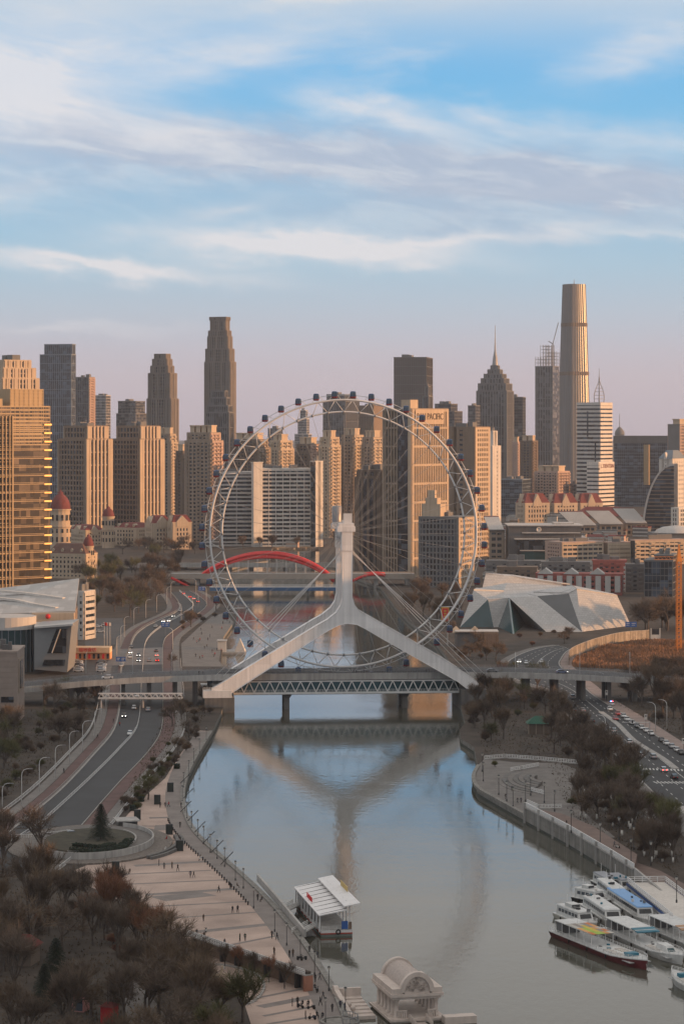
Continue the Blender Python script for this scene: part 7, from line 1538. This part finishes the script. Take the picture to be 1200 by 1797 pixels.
def boat(label, pxb, pyb, pxs, pys, W_, hull, kind, zd_=1.0, roofm=None, name='tour_boat', stripe=None):
    """bow at pixel b, stern at pixel s (both on the water)"""
    b_, s_ = P(pxb, pyb, 0), P(pxs, pys, 0); v = s_-b_; L = v.length; o = thing(name, label, 'boat', b_, math.atan2(v.y, v.x))
    q = MB(); loft(q, hullrings(L, W_, -.5, zd_)); q.build('hull', hull, o)
    q = MB(); loft(q, [[(x, y*1.02, z-.02) for x, y, z in (r[0], r[3])]+[(r[3][0], r[3][1]*1.02, r[3][2]+.16), (r[0][0], r[0][1]*1.02, r[0][2]+.16)] for r in hullrings(L, W_, -.5, zd_)]); q.build('gunwale', stripe or m_hullw, o)
    w_ = W_*.84
    if kind in ('cabin', 'cabin2'):
        x0, x1, h_ = L*.22, L*.93, 2.1
        loft(MB(), [[(x0,-w_/2,zd_),(x1,-w_/2,zd_),(x1,w_/2,zd_),(x0,w_/2,zd_)], [(x0+1.1,-w_/2*.92,zd_+h_),(x1-.2,-w_/2*.92,zd_+h_),(x1-.2,w_/2*.92,zd_+h_),(x0+1.1,w_/2*.92,zd_+h_)]]).build('cabin', m_hullw, o)
        MB().hexa([(x0+.9,-w_/2*.98,zd_+h_),(x1,-w_/2*.98,zd_+h_),(x1,w_/2*.98,zd_+h_),(x0+.9,w_/2*.98,zd_+h_),(x0+1.2,-w_/2*.9,zd_+h_+.22),(x1-.3,-w_/2*.9,zd_+h_+.22),(x1-.3,w_/2*.9,zd_+h_+.22),(x0+1.2,w_/2*.9,zd_+h_+.22)]).build('roof', roofm or m_hullw, o)
        n = max(3, int((x1-x0-1.5)/1.5))
        for sy in (-1, 1):
            for i in range(n): xx = x0+1.2+(x1-x0-1.9)*i/n; MB().box(xx, xx+(x1-x0-1.9)/n*.74, sy*w_*.475-.06, sy*w_*.475+.06, zd_+.95, zd_+1.65).build('window', m_glass, o)
        fr_ = Matrix.Translation((x0+.62, 0, zd_+.9)); q = MB(); q.add([(x0+.38,-w_*.38,zd_+.85),(x0+.38,w_*.38,zd_+.85),(x0+.85,w_*.36,zd_+1.75),(x0+.85,-w_*.36,zd_+1.75)], [(0,1,2,3)]); q.build('windscreen', m_glass, o)
        if kind == 'cabin2': MB().box(L*.55, L*.75, -w_*.3, w_*.3, zd_+h_+.2, zd_+h_+1.0).build('wheelhouse', m_hullw, o); MB().box(L*.545, L*.55, -w_*.26, w_*.26, zd_+h_+.4, zd_+h_+.9).build('wheelhouse_glass', m_glass, o)
    if kind in ('open', 'open2'):
        MB().box(L*.06, L*.97, -w_*.46, w_*.46, zd_-.25, zd_-.1).build('deck', m_bdeck, o)
        x0, x1, h_ = L*.50, L*.95, 2.5
        MB().box(x0, x1, -w_*.5, w_*.5, zd_+h_, zd_+h_+.18).build('roof', m_hullw, o)
        if roofm == 'patch':
            cs_ = [(.55,.42,.06), (.50,.16,.05), (.30,.42,.06), (.42,.40,.36), (.55,.28,.10), (.25,.22,.20)]; pr = random.Random(9); ms_ = [mat('awning_%d' % i, c_, .7) for i, c_ in enumerate(cs_)]
            for i in range(5):
                for j in range(5): xx, yy = x0+(x1-x0)*.72*i/5, -w_*.5+w_*j/5; MB().box(xx-.6, xx+(x1-x0)*.72/5-.62, yy, yy+w_/5-.03, zd_+h_+.18, zd_+h_+.22).build('awning_panel', pr.choice(ms_), o)
        elif roofm: MB().hexa([(x0-1.2,-w_*.5,zd_+h_-.2),(x0+2,-w_*.5,zd_+h_+.18),(x0+2,w_*.5,zd_+h_+.18),(x0-1.2,w_*.5,zd_+h_-.2),(x0-1.2,-w_*.5,zd_+h_),(x0+2,-w_*.5,zd_+h_+.36),(x0+2,w_*.5,zd_+h_+.36),(x0-1.2,w_*.5,zd_+h_)]).build('canopy', roofm, o)
        for i in range(6):
            for sy in (-1, 1): xx = x0+(x1-x0)*i/5; MB().bar((xx, sy*w_*.48, zd_-.1), (xx, sy*w_*.48, zd_+h_), .12).build('roof_post', m_whitem, o)
        for i in range(7):
            xx = L*.16+L*.035*i
            for sy in (-1, 1): MB().box(xx, xx+.5, sy*w_*.26-w_*.16, sy*w_*.26+w_*.16, zd_-.1, zd_+.4).build('bench', w_white, o)
        MB().box(x1-2.5, x1-.1, -w_*.42, w_*.42, zd_-.1, zd_+h_-.1).build('stern_cabin', w_grey, o)
        if kind == 'open2':
            loft(MB(), [[(L*.12,-w_*.2,zd_-.1),(L*.30,-w_*.24,zd_-.1),(L*.30,w_*.24,zd_-.1),(L*.12,w_*.2,zd_-.1)], [(L*.17,-w_*.17,zd_+1.5),(L*.28,-w_*.2,zd_+1.5),(L*.28,w_*.2,zd_+1.5),(L*.17,w_*.17,zd_+1.5)]]).build('wheelhouse', m_hullw, o)
            q = MB(); q.add([(L*.122,-w_*.16,zd_+.2),(L*.122,w_*.16,zd_+.2),(L*.167,w_*.14,zd_+1.35),(L*.167,-w_*.14,zd_+1.35)], [(0,1,2,3)]); q.build('windscreen', m_tglass, o)
        else: MB().box(L*.14, L*.19, -w_*.25, w_*.22, zd_-.1, zd_+1.1).build('wheelhouse', m_bteal, o)
    for k_ in range(3): MB().tube([(L*(.3+.22*k_), W_/2+.12, zd_-.75), (L*(.3+.22*k_), W_/2+.12, zd_-.1)], .17, 7).build('fender', m_tyre, o)
    lb_ = MB(); lb_.tube([(L*.9+.02, -.2+.38*math.cos(i*math.pi/5), zd_+1.0+.38*math.sin(i*math.pi/5)) for i in range(10)], .1, 5, closed=True); lb_.build('lifebuoy', mat('lifebuoy_orange', (.6, .14, .03), .6), o)
    MB().tube([(.2, 0, zd_+.6), (-1.2, .3, zd_*.4), (-2.4, .5, -.2)], .05, 4).build('mooring_rope', m_kerb, o); MB().tube([(L*.8, 0, zd_+1), (L*.8, 0, zd_+4.6)], [.07, .03], 5).build('mast', m_whitem, o)
    rb_ = random.Random(label)
    for k_ in range(4): xx = L*rb_.uniform(.12, .9); MB().rbox((xx, rb_.uniform(-w_*.3, w_*.3), zd_-.1 if kind.startswith('open') else zd_+2.3), rb_.uniform(.3, .9), rb_.uniform(.3, .7), rb_.uniform(.25, .6), rb_.uniform(0, 3)).build('deck_box', rb_.choice([w_grey, w_white, m_bteal, m_hulld]), o)
    # rails follow the gunwale
    q = MB(); rg = hullrings(L, W_*.97, -.5, zd_); lim = len(rg) if kind.startswith('open') else 5
    for k_ in (0, 3):
        for a_, c_ in zip(rg[:lim], rg[1:lim]): railing(q, a_[k_], c_[k_], .85, 1.0, .07)
    tag(q.build('railing', m_whitem, o), kind='stuff')
    return o
boat('long red-hulled open tour boat with patchwork awning nearest the water', 1133, 1703, 985, 1643, 6.2, m_hullr, 'open', 1.25, 'patch', stripe=m_hullw)
boat('white open tour boat with teal canopy and wheelhouse', 1196, 1694, 1075, 1638, 6.0, m_hullw, 'open2', 1.2, m_bteal)
boat('white open tour boat with tan awning at the right edge', 1275, 1688, 1150, 1634, 6.0, m_hullw, 'open', 1.2, mat('awning_tan', (.40,.25,.16), .7))
boat('small cream cabin boat at the outer end of the moored fleet', 1043, 1634, 984, 1610, 4.2, mat('hull_cream', (.50,.48,.43), .4), 'cabin2', 1.0)
boat('white cabin boat with square windows beside the cream boat', 1090, 1634, 1032, 1595, 4.4, m_hullw, 'cabin', 1.1)
boat('long cabin boat with bright blue roof', 1152, 1632, 1072, 1580, 4.4, m_hullw, 'cabin', 1.1, m_bblue)
boat('black-hulled white launch behind the cabin boats', 1068, 1592, 1012, 1580, 3.8, m_hulld, 'cabin2', .9)
boat('white launch with roof hatches behind the blue roof', 1096, 1595, 1056, 1565, 4.0, m_hullw, 'cabin', 1.2)
boat('grey-roofed launch farthest back beside the river wall', 1082, 1570, 1048, 1552, 3.6, m_hulld, 'cabin', .9, m_bgrey)
boat('second grey-roofed launch tucked behind the passenger barge', 1110, 1574, 1072, 1555, 3.6, m_hullw, 'cabin', 1.0, m_bgrey)
boat('white open boat with emblem cut by the right edge', 1182, 1722, 1290, 1775, 5.0, m_hullw, 'open', 1.3, m_bteal)
# passenger barge
b0, b1 = P(1180, 1640, 0), P(1100, 1573, 0); v = b1-b0; L = v.length; Wb = 9.0
bg_ = thing('passenger_barge', 'white flat-roofed barge with blue trim and railed top deck', 'barge', b0, math.atan2(v.y, v.x))
MB().box(0, L, -Wb, 0, -.5, 3.0).build('hull', m_hullw, bg_); MB().box(-.1, L+.1, -Wb-.1, .1, 2.4, 3.0).build('blue_band', m_hullb, bg_); MB().box(.2, L-.2, -Wb+.2, -.2, 3.0, 3.12).build('top_deck', w_white, bg_)
for p_, q_ in (((0,0),(L,0)), ((L,0),(L,-Wb)), ((L,-Wb),(0,-Wb))):
    r_ = MB(); railing(r_, (*p_, 3.1), (*q_, 3.1), 1.3, 1.6, .15); tag(r_.build('railing', m_whitem, bg_), kind='stuff')
for i in range(8): MB().box(L*(i+.3)/8, L*(i+.6)/8, -.05, .08, .9, 1.9).build('window', m_glass, bg_)
q = MB(); q.tube([(-.05, -2.0+.5*math.cos(i*math.pi/6), 1.5+.5*math.sin(i*math.pi/6)) for i in range(12)], .16, 6, closed=True); q.build('tyre_fender', m_tyre, bg_)
# far dock beyond the wheel
fd = thing('far_landing', 'white landing stage with peaked tent beyond the wheel on the left bank', 'landing stage', P(382, 1146, .5)); s_ = 3.75
MB().box(0, 13, -3, 12, -1, .5).build('pontoon', m_conc, fd); MB().box(0, 4, 0, 5, .5, 5.5).build('white_cabin', w_white, fd); MB().box(-.4, 4.4, -.5, 5.5, 5.5, 5.9).build('cabin_roof', w_pale, fd)
q = MB(); q.add([(8,0,.5),(13,0,.5),(13,8,.5),(8,8,.5),(10.5,0,7),(10.5,8,6)], [(0,1,4),(1,2,5,4),(2,3,5),(3,0,4,5)]); q.build('peaked_tent', w_white, fd)
# ---------------------------------------------------------------- unseen flats and towers added beyond the right edge to shade the riverside
for i, (x, y, w_, d, h_) in enumerate([(250, 230, 60, 16, 44), (262, 330, 60, 16, 46), (255, 425, 60, 16, 44), (268, 520, 60, 16, 44), (262, 615, 64, 16, 44), (275, 710, 64, 16, 46), (285, 805, 64, 16, 46), (300, 890, 50, 16, 44), (430, 480, 44, 22, 96), (440, 620, 44, 22, 92), (430, 760, 44, 22, 96), (440, 880, 36, 22, 94), (435, 960, 30, 22, 90)]):
    o = thing('apartment_block', 'unseen block of flats added beyond the right edge for shade', 'building', (x, y, 2), .25, 'unseen flats added for shade'); MB().box(-d/2, d/2, -w_*.78, w_*.78, 0, h_).build('wall', w_brown, o)
    fm = MB(); facade(fm, Vector((-d/2, w_*.78, 0)), Vector((0,-1,0)), Vector((-1,0,0)), w_*1.56, 0, h_, ST['old']); tag(fm.build('facade_frame', w_beige, o), kind='stuff')
# ---------------------------------------------------------------- haze
hz = MB(); hz.box(-9300, 9300, -60, 15300, -3.5, 372)
m_haze = bpy.data.materials.new('haze_air'); m_haze.use_nodes = True
nt = m_haze.node_tree; nt.nodes.clear()
vp = nt.nodes.new('ShaderNodeVolumePrincipled'); vp.inputs['Color'].default_value = (.74, .83, 1.0, 1); vp.inputs['Density'].default_value = 0.34e-4; vp.inputs['Anisotropy'].default_value = .1
om = nt.nodes.new('ShaderNodeOutputMaterial'); nt.links.new(vp.outputs[0], om.inputs['Volume'])
haze = hz.build('haze', m_haze); tag(haze, 'thin evening haze hanging over the whole city', 'haze', kind='stuff')

# ---------------------------------------------------------------- things alike in one row are told apart by their order
ORD = 'first second third fourth fifth sixth seventh eighth ninth tenth eleventh twelfth thirteenth fourteenth fifteenth sixteenth seventeenth eighteenth nineteenth twentieth'.split()
for tens, ty in (('twenty', 'twentieth'), ('thirty', 'thirtieth'), ('forty', 'fortieth'), ('fifty', 'fiftieth'), ('sixty', 'sixtieth')):
    if tens != 'twenty': ORD.append(ty)
    ORD += [tens+'-'+ORD[k] for k in range(9)]
same = {}
for ob in SC.objects:
    if ob.parent is None and ob.get('label'): same.setdefault(ob['label'], []).append(ob)
for lb, obs in same.items():
    if 2 <= len(obs) <= 60 and len(lb.split()) <= 12:
        obs.sort(key=lambda q: q.location.x/max(q.location.y, 1))
        for i, ob in enumerate(obs): ob['label'] = lb+', '+ORD[i]+' from the left'
